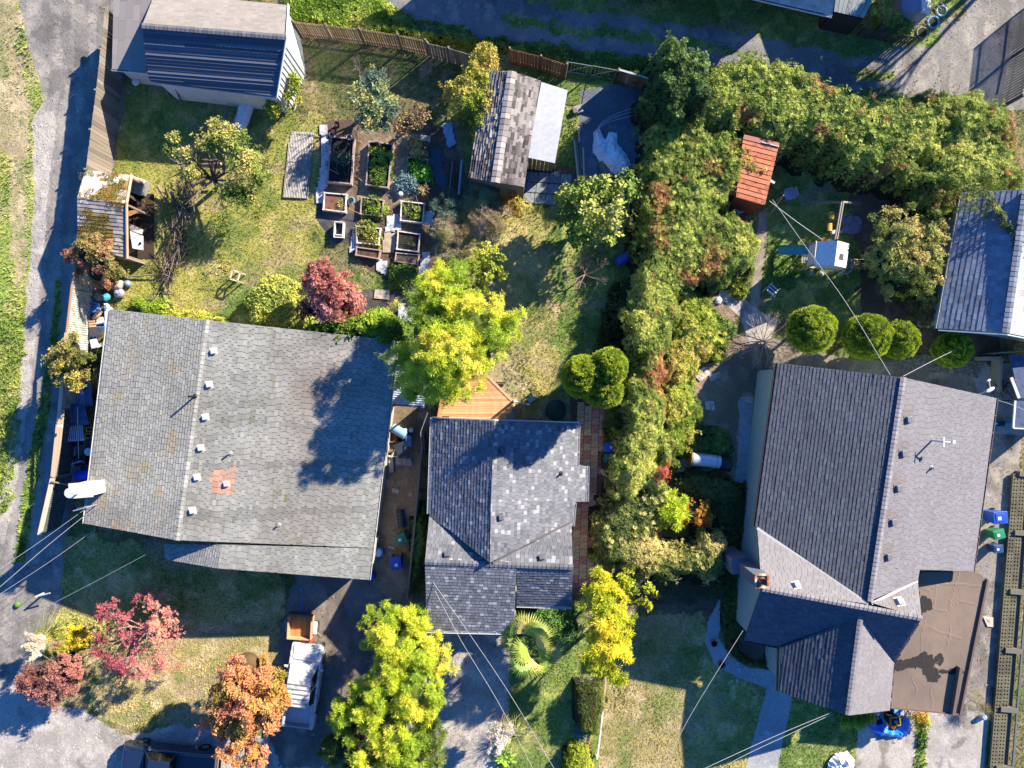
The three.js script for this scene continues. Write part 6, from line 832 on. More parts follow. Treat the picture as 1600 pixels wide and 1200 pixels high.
/* ---------- vehicles ---------- */
const GLASS = M(0x0c1116, { rough: .06, tex: 0 }), TYRE = M(0x151515, { rough: .9 });
function pickup(name, label, o) {                                   // nose towards +x, origin on the ground in the middle
  const t = thing(name, label, 'pickup truck', P(o.at[0], o.at[1], 0), o.turn), L = o.L, W = o.W, p = o.paint, hoodX = L / 2 - o.hood, cabX = hoodX - o.cab, hb = o.belt, ht = o.top;
  const s = new THREE.Shape(); s.moveTo(-L / 2 + .06, .42); s.lineTo(-L / 2, .6); s.lineTo(-L / 2 + .02, hb - .02); s.lineTo(hoodX, hb); s.quadraticCurveTo(L / 2 - .25, hb - .04, L / 2 - .1, hb - .2); s.quadraticCurveTo(L / 2, .75, L / 2, .5); s.lineTo(L / 2 - .08, .36); s.lineTo(L / 2 - .5, .36); s.absarc(L / 2 - .85, .36, .38, 0, Math.PI, false); s.lineTo(-L / 2 + 1.3, .36); s.absarc(-L / 2 + .92, .36, .38, 0, Math.PI, false); s.lineTo(-L / 2 + .06, .42);
  const side = z0 => { const g = new THREE.ExtrudeGeometry(s, { depth: .1, bevelEnabled: true, bevelSize: .035, bevelThickness: .05, bevelSegments: 3 }); return g.translate(0, 0, z0); };
  part('body', [side(-W / 2 + .05), side(W / 2 - .15), rbx(o.hood - .02, .22, W - .2, .08, L / 2 - o.hood / 2 - .06, hb - .13, 0, 0, 0, -.04), rbx(.1, .55, W - .2, .04, L / 2 - .07, .62, 0), bx(o.cab, .5, W - .2, hoodX - o.cab / 2, .6, 0)], p, t);
  const hd = part('hood', rbx(o.hood - .28, .05, W - .36, .02, L / 2 - o.hood / 2 - .08, hb + .005, 0, 0, 0, -.06), p, t); part('hood_seam', [bx(.015, .012, W - .3, hoodX + .14, hb + .028, 0)], DARKMETAL, hd);
  // greenhouse
  const xf = hoodX - .02, xr = cabX + .02, tw = W / 2 - .26, bw = W / 2 - .1, rf = xf - .62, rb = xr + .12, B = [V(xr, hb - .03, -bw), V(xf, hb - .03, -bw), V(xf, hb - .03, bw), V(xr, hb - .03, bw)], T = [V(rb, ht - .04, -tw), V(rf, ht - .04, -tw), V(rf, ht - .04, tw), V(rb, ht - .04, tw)];
  part('cab', hexa(B, T), p, t); part('roof', rbx(rf - rb + .06, .07, tw * 2 + .06, .03, (rf + rb) / 2, ht - .02, 0), o.roofPaint || p, t);
  for (let k = 0; k < (o.ribs || 0); k++) part('roof_rib', rbx(.07, .05, tw * 2 - .06, .02, rb + .18 + k * (rf - rb - .3) / o.ribs, ht + .028, 0), M(0x84868a, { rough: .5 }), t);
  const quad = (a, b, c, d, f, off) => { const cc = a.clone().add(b).add(c).add(d).multiplyScalar(.25), n = b.clone().sub(a).cross(d.clone().sub(a)).normalize(); if (n.dot(cc.clone().sub(V((xf + xr) / 2, hb + .2, 0))) < 0) n.negate(); const q = [a, b, c, d].map(v => v.clone().lerp(cc, f).addScaledVector(n, off)), r = q.map(v => v.clone().addScaledVector(n, .006)); return hexa(q, r); };
  part('windscreen', quad(B[1], B[2], T[2], T[1], .1, .004), o.glare || GLASS, t); part('rear_window', quad(B[0], B[3], T[3], T[0], .14, .004), GLASS, t);
  const n = o.sideWindows || 1; for (const [b0, b1, t0, t1] of [[B[0], B[1], T[0], T[1]], [B[3], B[2], T[3], T[2]]]) for (let k = 0; k < n; k++) { const f = k / n, g = (k + 1) / n; part('side_window', quad(b0.clone().lerp(b1, f), b0.clone().lerp(b1, g), t0.clone().lerp(t1, g), t0.clone().lerp(t1, f), .14, .004), GLASS, t); }
  // bed
  const bl = cabX + L / 2, bc = -L / 2 + bl / 2; part('bed_floor', bx(bl - .1, .04, W - .3, bc, hb - .42, 0), o.liner || p, t);
  for (let k = 0; k < 8; k++) part('bed_rib', bx(bl - .14, .025, .07, bc, hb - .39, -W / 2 + .3 + k * (W - .6) / 7), o.liner || p, t);
  part('bed_rail', [rbx(bl, .05, .11, .02, bc, hb + .015, W / 2 - .1), rbx(bl, .05, .11, .02, bc, hb + .015, -W / 2 + .1), bx(.06, .44, W - .24, cabX - .03, hb - .2, 0)], o.rail || p, t);
  if (o.cover) part('bed_cover', rbx(bl - .1, .03, W - .26, .012, bc, hb + .0, 0), M(0x18202f, { rough: .35, tex: 0 }), t);
  part('tailgate', rbx(.07, .45, W - .2, .03, -L / 2 + .04, hb - .2, 0), o.rail || p, t); part('bumper', rbx(.14, .2, W - .06, .05, L / 2 + .04, .52, 0), o.bumper || STEEL, t); part('bumper', rbx(.12, .16, W - .1, .04, -L / 2 - .04, .5, 0), o.bumper || STEEL, t);
  for (const z of [-1, 1]) { part('headlight', rbx(.06, .16, .34, .03, L / 2 - .01, .72, z * (W / 2 - .26)), M(0xe5e8ea, { rough: .15 }), t); part('tail_light', rbx(.05, .3, .12, .02, -L / 2 - .005, .82, z * (W / 2 - .12)), M(0x9a1414, { rough: .25, tex: 0 }), t); part('mirror', rbx(.1, .14, .2, .03, hoodX - .35, hb + .1, z * (W / 2 + .1)), o.mirror || p, t);
    part('wiper', beam(V(xf - .03, hb + .03, z * .1), V(xf - .26, hb + .2, z * .1 + .42), .012, .012), BLACKPL, t); part('door_handle', rbx(.13, .025, .02, .008, cabX + .35, hb - .14, z * (W / 2 + .02)), DARKMETAL, t);
    for (const x of [L / 2 - .85, -L / 2 + .92]) { const w = part('wheel', [put(new THREE.CylinderGeometry(.33, .33, .22, 24), x, .33, z * (W / 2 - .12), 0, Math.PI / 2)], TYRE, t); part('rim', put(new THREE.CylinderGeometry(.19, .19, .235, 16), x, .33, z * (W / 2 - .12), 0, Math.PI / 2), STEEL, w); } }
  return t;
}
pickup('pickup_truck', 'old white pickup with a ribbed roof and blue bed liner on the drive', { at: [480, 1061], turn: 1.44, L: 4.55, W: 1.76, hood: .85, cab: 2.35, belt: 1.02, top: 1.72, paint: M(0xd8d8d6, { rough: .35, clear: .6, tex: 'dirty' }), ribs: 5, liner: M(0xd0d6dc, { rough: .5 }), rail: M(0xa9b5b4, { rough: .4 }), sideWindows: 2, glare: M(0xb5babc, { rough: .2, tex: 0 }) });
pickup('pickup_truck', 'dark navy pickup parked at the bottom edge under the orange tree', { cover: 1, at: [276, 1183], turn: Math.PI - .1, L: 5.2, W: 1.86, hood: 1.25, cab: 1.85, belt: 1.12, top: 1.82, paint: M(0x1a2336, { rough: .2, clear: 1, tex: 0 }), liner: M(0x121418), rail: M(0x141b2a, { rough: .25, clear: 1, tex: 0 }), sideWindows: 2, bumper: M(0x22252a, { rough: .3, metal: .6 }), mirror: M(0xc9c9cc, { rough: .2, metal: .7 }) });
{ // box trailer
  const t = thing('trailer', 'small wooden box trailer with blue drawbar behind the white truck', 'trailer', P(475, 972, 0), -.06), w = M(0xc9a27c, { tex: 'wood', rough: .8 }), f = M(0x7a5a48, { tex: 'wood' });
  for (let k = 0; k < 7; k++) part('floor_board', bx(.165, .03, 1.25, -.5 + k * .168, .45, 0), k % 2 ? M(0xb5773c, { tex: 'wood' }) : M(0xc08446, { tex: 'wood' }), t);
  part('side_panel', bx(.05, .5, 1.3, -.62, .7, 0), w, t); part('side_panel', bx(.05, .5, 1.3, .66, .7, 0), w, t); part('tail_panel', bx(1.3, .45, .05, .02, .68, .66), w, t); part('front_panel', bx(1.36, .55, .12, .02, .72, -.68), f, t); part('drawbar', [rod(V(.0, .45, -.75), V(-.12, .42, -1.95), .03), rod(V(-.3, .45, -.74), V(-.02, .45, -1.05), .022), rod(V(.3, .45, -.74), V(0, .45, -1.05), .022)], M(0x3a6ab0, { rough: .5 }), t); part('hitch', rbx(.1, .1, .16, .03, -.12, .44, -2), M(0x4f7ac0), t); part('mudguard', rbx(.22, .05, .7, .02, .82, .66, .05), WHITE, t); part('mudguard', rbx(.2, .05, .6, .02, -.78, .6, .1), M(0x8a8a88), t);
  for (const x of [-.76, .8]) { const q = part('wheel', put(new THREE.CylinderGeometry(.3, .3, .16, 20), x, .3, .08, 0, 0, Math.PI / 2), TYRE, t); part('rim', put(new THREE.CylinderGeometry(.16, .16, .175, 12), x, .3, .08, 0, 0, Math.PI / 2), STEEL, q); }
}
{ const t = thing('plank', 'orange board lying between the trailer and the white truck', 'board', P(479, 1001, .7), .15); part('plank_body', rbx(1.0, .04, .26, .01, 0, 0, 0), M(0xb5572c, { tex: 'wood' }), t); part('strap', bx(.05, .05, .28, .1, 0, 0), DARKMETAL, t); }

/* ---------- bins, barrels, buckets ---------- */
function bin(label, px, py, hex, turn, sc = 1, group) {
  const t = thing('wheelie_bin', label, 'bin', P(px, py, 0), turn, group), m = M(hex, { rough: .45, tex: 'mottle' }), B = [V(-.22, .05, -.24), V(.22, .05, -.24), V(.22, .05, .22), V(-.22, .05, .22)], T = [V(-.28, .95, -.33), V(.28, .95, -.33), V(.28, .95, .3), V(-.28, .95, .3)];
  part('body', hexa(B, T), m, t); const l = part('lid', [rbx(.6, .06, .68, .03, 0, .99, -.01), rbx(.4, .03, .42, .015, 0, 1.03, .02)], m, t); part('lid_label', bx(.16, .006, .16, .02, 1.049, .06), M(0xc5cbd2, { rough: .6, tex: 0 }), l); part('handle', [rod(V(-.26, .92, -.4), V(.26, .92, -.4), .018), rod(V(-.2, .9, -.3), V(-.2, .92, -.4), .018), rod(V(.2, .9, -.3), V(.2, .92, -.4), .018)], m, t); for (const x of [-.26, .26]) part('wheel', put(new THREE.CylinderGeometry(.1, .1, .05, 14), x, .1, -.28, 0, 0, Math.PI / 2), TYRE, t); t.scale.setScalar(sc); return t;
}
bin('blue wheeled bin standing in the side alley near the driveway', 623, 874, 0x1f4fb5, .1); bin('green wheeled bin in the side alley above the blue one', 630, 837, 0x2a7a55, -1.2, .9); bin('large blue wheeled bin uppermost of the three by the block wall', 1541, 803, 0x1f4fb5, -1.5, 1.15); bin('green wheeled bin between two blue ones by the block wall', 1544, 830, 0x2c8a5a, -1.3, .9); bin('small dark blue bin lowest of the three by the block wall', 1546, 853, 0x2a4a7a, -1.5, .75); bin('blue bin with a pale label beside the paver path', 950, 697, 0x2450c0, 1.5, .85); bin('green bin pushed into the hedge below the blue bin by the pavers', 950, 714, 0x2a7a62, 1.5, .8);
function barrel(name, label, px, py, r, h, hex, o = {}) { const t = thing(name, label, o.cat || 'barrel', P(px, py, o.lie !== undefined ? r * 2 : h).setY(o.y || 0)); const m = M(hex, { rough: .4 }), lie = o.lie !== undefined; const g = [new THREE.LatheGeometry([[.02, 0], [r * .94, 0], [r, .05], [r, h * .32], [r * 1.03, h * .34], [r, h * .36], [r, h * .64], [r * 1.03, h * .66], [r, h * .68], [r, h - .05], [r * .95, h], ...(o.open ? [[r * .88, h], [r * .86, .08]] : [[.02, h]])].map(p => new THREE.Vector2(...p)), 20)]; part('body', g, m, t); if (o.open) { part('inside', cyl(r * .85, r * .85, .03, 0, h * .4, 0, 20), M(o.open, { rough: .7 }), t); part('rim', ring(r * .93, .03, 0, h, 0), M(o.rim || hex, { rough: .4 }), t); } else part('lid', [cyl(r * .8, r * .8, .02, 0, h + .008, 0, 18), cyl(.04, .04, .03, r * .5, h + .02, 0, 8)], M(o.lid || hex, { rough: .4 }), t); if (lie) { t.rotation.set(0, o.lie, Math.PI / 2 * .92, 'YXZ'); t.position.y += r; } return t; }
barrel('barrel', 'bright blue drum with an open red lined mouth in the junk strip', 116, 744, .3, .95, 0x1c3fd0, { lie: Math.PI + .1, open: 0xa02440, rim: 0xc98a98 }); barrel('barrel', 'dark blue barrel lying in the shade against the tall hedge', 985, 398, .28, .85, 0x2a4fa8, { lie: .5 }); barrel('barrel', 'small blue drum beside the gutter downpipe in the side alley', 591, 864, .25, .7, 0x3f7ac0, { lid: 0x5a96d0 });
barrel('bucket', 'white bucket in the shaded junk strip', 137, 706, .22, .5, 0xcfd6dc, { cat: 'bucket' }); barrel('water_drum', 'pale blue water drum tipped beside the lidded drums in the alley', 612, 668, .26, .9, 0x86b3d6, { lie: 2.6 });
{ let i = 0; for (const [x, y, w] of [[633, 673, 'upper left'], [642, 672, 'upper right'], [632, 681, 'lower']]) barrel('lidded_bucket', `white lidded bucket, ${w} of the three in the shaded alley`, x, y, .14, .4, 0xa9bcc9, { cat: 'bucket', lid: 0xd5dde2 }); }
barrel('bucket', 'round white lid bucket under the kale leaves', 626, 302, .13, .3, 0xc9ccca, { cat: 'bucket' });
function pot(name, label, px, py, r, hex, y = 0, inner = 0x4a2a22) { const t = thing(name, label, 'planter', P(px, py, y)); part('bowl', new THREE.LatheGeometry([[.02, 0], [r * .75, 0], [r, .28], [r * 1.08, .3], [r * .95, .3], [r * .9, .24]].map(p => new THREE.Vector2(...p)), 20), M(hex, { rough: .8, double: 1 }), t); part('soil', cyl(r * .9, r * .9, .03, 0, .23, 0, 18), M(inner, { rough: 1 }), t); return t; }
pot('plant_pot', 'white rimmed pot with reddish soil at the left top corner of the first bed', 520, 213, .14, 0xcfc9c9, .35, 0x8a4a4a); pot('plant_pot', 'white rimmed pot at the right top corner of the first bed', 547, 217, .14, 0xc9c9c9, .35, 0x3a2a2a); pot('plant_pot', 'black pot standing above the first raised bed', 528, 197, .15, 0x1c1c20, 0); pot('plant_pot', 'second black pot leaning on the first raised bed', 524, 206, .14, 0x1c1c20, .05);
pot('ring_planter', 'round terracotta rimmed planter upper of two by the curved path', 1114, 1003, .19, 0xb58a74, 0, 0x1c1414); pot('ring_planter', 'round terracotta rimmed planter lower of two by the curved path', 1126, 1036, .19, 0xa8705a, 0, 0x2a1c18);
function hoop(name, label, px, py, R, r, hex, cat, y = 0) { const t = thing(name, label, cat, P(px, py, y)); part('ring', ring(R, r, 0, r, 0), M(hex, { rough: .7 }), t); part('soil', cyl(R - r * .5, R - r * .5, .05, 0, .05, 0, 20), M(0x24301a, { rough: 1 }), t); return t; }
hoop('tyre_planter', 'pale blue ring planter uppermost on the lane grass by the hut', 1470, 18, .28, .06, 0x9fc0cc, 'planter'); hoop('tyre_planter', 'darker blue ring planter in the middle by the hut', 1457, 36, .32, .07, 0x5a8aa8, 'planter'); hoop('tyre_planter', 'grey ring planter lowest by the hut fence corner', 1440, 52, .3, .05, 0x7a7a66, 'planter'); hoop('hose_coil', 'blue coiled hose ring between two small raised beds', 549, 313, .17, .03, 0x7fb0d6, 'hose', .25);

/* ---------- raised beds ---------- */
function raisedBed(label, corners, h, frameMat, soilHex, o = {}) {
  const t = thing('raised_bed', label, 'raised bed'), q = pts(corners, h); for (let i = 0; i < 4; i++) part('plank', wallSeg(q[i], q[(i + 1) % 4], o.th || .06), frameMat, t); const c = q.reduce((s, v) => s.add(v), V(0, 0, 0)).multiplyScalar(.25); part('soil', slab(q.map(v => v.clone().lerp(c, .04).setY(h * .72)), .05), M(soilHex, { rough: 1, bump: .02, tex: 'dirty' }), t); for (const v of q) part('corner_post', bx(.09, h + .02, .09, v.x, h / 2, v.z), frameMat, t); return t;
}
const PINE = M(0xa8958a, { tex: 'wood', rough: .9 }), LIME = M(0xcfcac2, { rough: .7, tex: 'dirty' });
raisedBed('first long raised bed, dark soil crossed by bare stalks', [[517, 213], [553, 217], [548, 287], [512, 283]], .4, PINE, 0x1f1c1a); raisedBed('second long raised bed filled with leafy green plants', [[577, 221], [613, 225], [606, 293], [572, 288]], .4, PINE, 0x2a2018); raisedBed('white framed bed with reddish soil at the lower left', [[507, 301], [541, 304], [539, 331], [505, 327]], .35, LIME, 0x7a5442); raisedBed('white framed bed of dark soil at the right', [[622, 361], [656, 366], [653, 393], [620, 389]], .35, LIME, 0x2c2a24); raisedBed('small wood framed bed of brown soil at the bottom', [[557, 386], [594, 391], [591, 404], [556, 398]], .35, PINE, 0x5a4232); raisedBed('yellowing leafy bed in the middle of the garden', [[556, 353], [594, 357], [591, 382], [558, 379]], .3, LIME, 0x4a3a28); raisedBed('small leafy bed right of the blue hose ring', [[565, 308], [599, 313], [596, 337], [563, 334]], .3, PINE, 0x3a2e22); raisedBed('shaded green bed beside the straw clump', [[627, 314], [663, 318], [660, 348], [626, 344]], .35, LIME, 0x3a2e22); raisedBed('kale bed at the upper right of the garden', [[637, 246], [668, 250], [664, 292], [633, 288]], .25, PINE, 0x2e261e); raisedBed('low bed with grey stalks under the white framed bed', [[619, 395], [655, 398], [652, 413], [617, 408]], .25, PINE, 0x6a5a4c);
function crops(label, poly, h, pal, o = {}) { return bank({ name: 'vegetable_plants', label, category: 'plants', poly, h: h * .8, edge: .35, grow: .05, pal, density: o.density || 75, size: o.size || .12, spray: o.spray || 'broad', lump: 1, lumpScale: 2.2, vary: .35, part: 'leaves', coreStep: o.solid ? .3 : 9, ...o }); }
crops('leafy green plants filling the second long bed', [[578, 226], [600, 222], [610, 240], [606, 270], [600, 290], [574, 287], [570, 262], [576, 240]], .75, ['#3c5a1c', '#6d8a2c', '#9aa84a']); crops('blue green kale leaves at the foot of the kale bed', [[616, 280], [632, 264], [650, 280], [652, 298], [634, 300], [620, 294]], .6, ['#5a7478', '#7f9a9a', '#9ab0a4'], { size: .17, density: 100 }); crops('bright green leaves in the kale bed', [[637, 246], [664, 250], [674, 260], [670, 278], [650, 275], [640, 262]], .6, ['#35601c', '#5a9030', '#8aa84a'], { size: .17 }); crops('brownish seed heads over the top of the kale bed', [[628, 225], [650, 215], [664, 232], [660, 246], [636, 244]], .8, ['#6a6a34', '#9a8f5a', '#8a8a50'], { size: .12, density: 90 });
crops('mixed green sprouts in the reddish soil bed', [[526, 305], [541, 303], [540, 330], [524, 328]], .6, ['#4a6028', '#7f9450', '#a0a878'], { density: 90 }); crops('yellow green leaves in the small bed by the hose ring', [[563, 310], [580, 300], [598, 314], [606, 330], [598, 342], [566, 336]], .65, ['#516c1e', '#7a8a30', '#96985a']); crops('yellowing bean leaves over the middle bed', [[548, 352], [575, 345], [594, 350], [594, 384], [575, 386], [556, 370]], .65, ['#66782a', '#8f8f3c', '#a39450']); crops('dark green leaves in the shaded bed', [[630, 316], [660, 318], [658, 345], [630, 342]], .6, ['#2c4a18', '#4f7428', '#7d9a38']); crops('low sprouts in the dark white framed bed', [[626, 366], [652, 370], [650, 388], [624, 385]], .42, ['#2c3a1c', '#4a5c2c', '#6a7a3a'], { density: 40, size: .1 }); crops('sparse blue green leaves in the first long bed', [[516, 235], [550, 238], [547, 262], [514, 260]], .6, ['#2a3c30', '#45604c'], { density: 40 }); crops('dark leafy squash patch below the raised beds', [[610, 415], [650, 412], [658, 435], [640, 450], [612, 440]], .5, ['#2c4a1c', '#456428', '#6d8038'], { size: .18, density: 110, solid: 1 });
{ const t = thing('dry_stalks', 'bare criss-cross stalks over the first long bed', 'plant'), g = []; for (let i = 0; i < 34; i++) { const a = P(rr(516, 549), rr(222, 280), .35), b = a.clone().add(V(gauss() * .5, rr(.1, .5), gauss() * .5)); g.push(rod(a, b, .008, .005, 4)); } part('stalk', g, M(0x8a7d70), t); }
fountain('straw_clump', 'straw coloured grass clump with canes by the shaded bed', 664, 300, .5, 70, [0xb09a62, 0x9a8448, 0xc0ac78], .7);
{ const list = [['long pale cane slanting across the shaded bed', [626, 348, .4], [648, 305, 1.6]], ['short cane leaning right of the straw clump', [656, 330, .3], [650, 306, 1.3]], ['cane across the white framed bed and hose ring', [530, 318, .5], [566, 336, .3]], ['thin pink cane over the first long bed', [500, 256, .5], [530, 272, .5]], ['cane lying beside the second long bed', [560, 278, .2], [572, 288, .2]]]; for (const [l, a, b] of list) { const t = thing('garden_cane', l, 'cane', null, 0, 'garden canes'); part('cane_shaft', rod(P(...a), P(...b), .016, .012), M(0xb5a088), t); } }
{ const t = thing('planter_box', 'white framed empty planter box by the black ground sheet', 'planter box', P(532, 361, 0), -.06), m = M(0xd8d6d0, { rough: .6 }); part('side', bx(.05, .4, .86, -.24, .25, 0), m, t); part('side', bx(.05, .4, .86, .24, .25, 0), m, t); part('end', [bx(.5, .4, .05, 0, .25, -.42), bx(.5, .4, .05, 0, .25, .3), bx(.5, .06, .05, 0, .42, .44)], m, t); part('floor', bx(.46, .03, .7, 0, .1, -.05), BLACKPL, t); }
{ const t = thing('tarp', 'dark blue plastic sheet on the soil right of the kale bed', 'tarp'), p = pts([[672, 232], [688, 228], [694, 250], [690, 262], [704, 285], [694, 300], [680, 285], [676, 260]], .06), tr = [], [a, b, c, d] = box2(p), st = .1, y = (x, z) => .06 + .1 * fbm(x * 2.5, z * 2.5, 3); for (let x = a; x < b; x += st) for (let z = c; z < d; z += st) if (inPoly(x + .05, z + .05, p)) { const A = V(x, y(x, z), z), B = V(x + st, y(x + st, z), z), C = V(x + st, y(x + st, z + st), z + st), D = V(x, y(x, z + st), z + st); tr.push(A, D, C, A, C, B); } part('sheet', tris(tr), M(0x2a3444, { double: 1, rough: .45 }), t); }
{ const t = thing('pipe', 'long blue white pipe along the fence gap left of the weathered shed', 'pipe'); part('tube', rod(P(722, 250, .5), P(717, 304, .5), .07, .07, 10), M(0x86a4c0, { rough: .4 }), t); } { const t = thing('timber', 'stack of dark timbers beside the long pipe', 'timber'); for (let k = 0; k < 3; k++) part('plank', beam(P(712 - k * 5, 250 + k * 3, .3), P(705 - k * 4, 306, .3), .08, .08), k % 2 ? WOODGREY : WOODDARK, t); }

/* ---------- back patio ---------- */
{ // collapsed white shelter
  const t = thing('canopy_tarp', 'crumpled white canopy sheet on the slate patio', 'tarp'), p = pts([[928, 205], [936, 198], [946, 218], [952, 205], [964, 206], [966, 225], [980, 240], [987, 258], [972, 274], [955, 270], [936, 250], [926, 235]], .25), tr = [], [a, b, c, d] = box2(p), st = .05, y = (x, z) => { const e = clamp(polyDist(x, z, p) / .4); const w = fbm(x * 2, z * 2, 2) * 3; return .05 + e * (.1 + .5 * fbm(x * 2.6, z * 2.6, 4)) + .22 * Math.abs(noise(x * 3.2 + z * 2 + w, z * 1.6 + w) - .5) + .12 * Math.abs(noise(x * 7 + w, z * 7 - x * 3) - .5); }; for (let x = a; x < b; x += st) for (let z = c; z < d; z += st) if (inPoly(x + st / 2, z + st / 2, p)) { const A = V(x, y(x, z), z), B = V(x + st, y(x + st, z), z), C = V(x + st, y(x + st, z + st), z + st), D = V(x, y(x, z + st), z + st); tr.push(A, D, C, A, C, B); } part('sheet', tris(tr), M(0xdadde2, { double: 1, rough: .5, tex: 0 }), t);
  const f = thing('bent_tubes', 'bent metal tube frame of a collapsed shelter on the slate patio', 'tubes'); for (const o of [0, 5, 10]) part('tube', wire([P(926, 240, .3), P(930, 208, .5), P(945, 188 + o * .6, .5), P(993, 170 + o, .4), P(997, 176 + o * .4, .3)], .02, 30, 6), M(0xb5bcc4, { rough: .35, metal: .5 }), f); part('tube', [rod(P(926, 232, .7), P(948, 222, .7), .015), rod(P(940, 245, .7), P(952, 218, .7), .015)], M(0xb5bcc4, { rough: .35, metal: .5 }), f);
}
[[[897, 218], [904, 288], 'pale plank leftmost in the row at the patio edge'], [[901, 220], [906, 286], 'pale plank second in the row at the patio edge'], [[906, 226], [909, 265], 'short plank third in the row at the patio edge'], [[911, 230], [913, 292], 'plank rightmost in the row at the patio edge'], [[904, 198], [905, 222], 'short plank lying above the row at the patio edge'], [[1000, 212], [999, 244], 'single plank on the right side of the slate patio'], [[984, 262], [1002, 266], 'plank near the hedge below the white canopy sheet'], [[976, 334], [988, 356], 'weathered plank poking out under the fig tree']].forEach(([a, b, l]) => { const t = thing('plank', l, 'plank', null, 0, 'loose planks'); part('plank_body', beam(P(a[0], a[1], .12), P(b[0], b[1], .12), .1, .05), pick([WOODOLD, WOODPALE, WOODGREY]), t); });
{ const t = thing('pallet', 'brown plank stack below the crumpled canopy sheet', 'planks'); for (let k = 0; k < 4; k++) part('plank', beam(P(935 + k * 4, 253 - k, .2), P(946 + k * 4, 280 - k, .2), .12, .05), k % 2 ? M(0x9a8068, { tex: 'wood' }) : M(0x86705a, { tex: 'wood' }), t); }
{ const t = thing('paving_block', 'pale square block on the ground left of the slate patio', 'block', P(903, 172, 0), .3); part('block_body', rbx(.5, .18, .42, .02, 0, .09, 0), M(0x8f9a9a, { rough: .95 }), t); part('bag', rbx(.3, .1, .3, .05, -.2, .2, .05), M(0x7a6a64, { rough: .9 }), t); }
{ const t = thing('paving_block', 'small pale block on the path below the white roofed lean-to', 'block', P(869, 273, 0), .5); part('block_body', rbx(.28, .14, .26, .02, 0, .07, 0), M(0x9aa0a0, { rough: .95 }), t); }
/* ---------- top left garden ---------- */
{ // corrugated sheets on the grass
  const t = thing('metal_sheets', 'strip of corrugated metal sheets lying on the yellow grass', 'metal sheet'), m = M(0x8f8a86, { rough: .5, double: 1, tex: 'dirty', metal: .2 }); for (const [a, b, c, y] of [[[455, 205], [491, 207], [446, 270], .06], [[451, 222], [489, 224], [443, 308], .09], [[446, 270], [483, 272], [442, 308], .12]]) { const A = P(a[0], a[1], y), B = P(b[0], b[1], y), C = P(c[0], c[1], y); part('sheet', corrugated(A, B.sub(A), C.sub(A.clone()), .09, .014), m, t); } }
{ // rowing boat and ladder rack by the garage
  const t = thing('canoe', 'silvery upturned canoe leaning on the garage wall', 'canoe', P(386, 174, 0), -.3), s = []; for (let i = 0; i <= 14; i++) { const f = i / 14 * 2 - 1, w = .34 * Math.sqrt(Math.max(0, 1 - f * f * f * f)) + .01; s.push([f * 1.05, w]); } const tr = []; for (let i = 0; i < 14; i++) for (let k = 0; k < 8; k++) { const q = (j, m) => { const a = m / 8 * Math.PI; return V(Math.cos(a) * s[j][1] * 1.2, .25 + Math.sin(a) * s[j][1] * .9, s[j][0] * 1.25); }; const A = q(i, k), B = q(i + 1, k), C = q(i + 1, k + 1), D = q(i, k + 1); tr.push(A, B, C, A, C, D); } part('hull', tris(tr), M(0xe0e4e6, { rough: .3, double: 1 }), t); part('keel', beam(V(0, .52, -.9), V(0, .52, .9), .03, .03), STEEL, t); }
{ const t = thing('rack', 'metal wire rack leaning beside the canoe', 'rack', P(369, 172, 0), -.3), g = []; for (let k = 0; k < 8; k++) g.push(rod(V(-.3, .35 + k * .03, -.9 + k * .26), V(.3, .35 + k * .03, -.9 + k * .26), .012)); part('bar', g, STEEL, t); part('frame', [rod(V(-.3, .3, -1), V(-.3, .6, 1.05), .02), rod(V(.3, .3, -1), V(.3, .6, 1.05), .02), rod(V(0, .3, -1), V(0, .6, 1.05), .012)], STEEL, t); }
[['grey board leaning left of the pair on the garage wall', [256, 134, 1.7], [268, 152, .1]], ['pale board leaning right of the pair on the garage wall', [272, 134, 1.8], [284, 160, .1]]].forEach(([l, a, b]) => { const t = thing('leaning_board', l, 'board'); part('plank_body', beam(P(...a), P(...b), .14, .03), WOODGREY, t); });
{ const t = thing('drum', 'grey coiled pipe and drum at the lower left garage corner', 'drum', P(186, 119, 0)); part('body', cyl(.3, .28, .5, 0, .25, 0, 20), M(0x7a8084, { rough: .5 }), t); part('coil', [ring(.34, .03, 0, .5, 0), ring(.36, .03, .03, .42, .02)], STEEL, t); }
{ const t = thing('satellite_dish', 'small white dish under the left garage eave', 'dish', P(212, 128, .6)); part('dish', ball(.22, 0, 0, 0, 1, .3, 1), WHITE, t); part('arm', rod(V(0, -.6, 0), V(0, 0, 0), .02), STEEL, t); }
{ const t = thing('hose_reel', 'white curved hose at the right garage corner', 'hose'); part('hose', wire([P(432, 162, .1), P(448, 178, .1), P(460, 172, .2), P(463, 160, .3)], .03, 20), WHITE, t); }
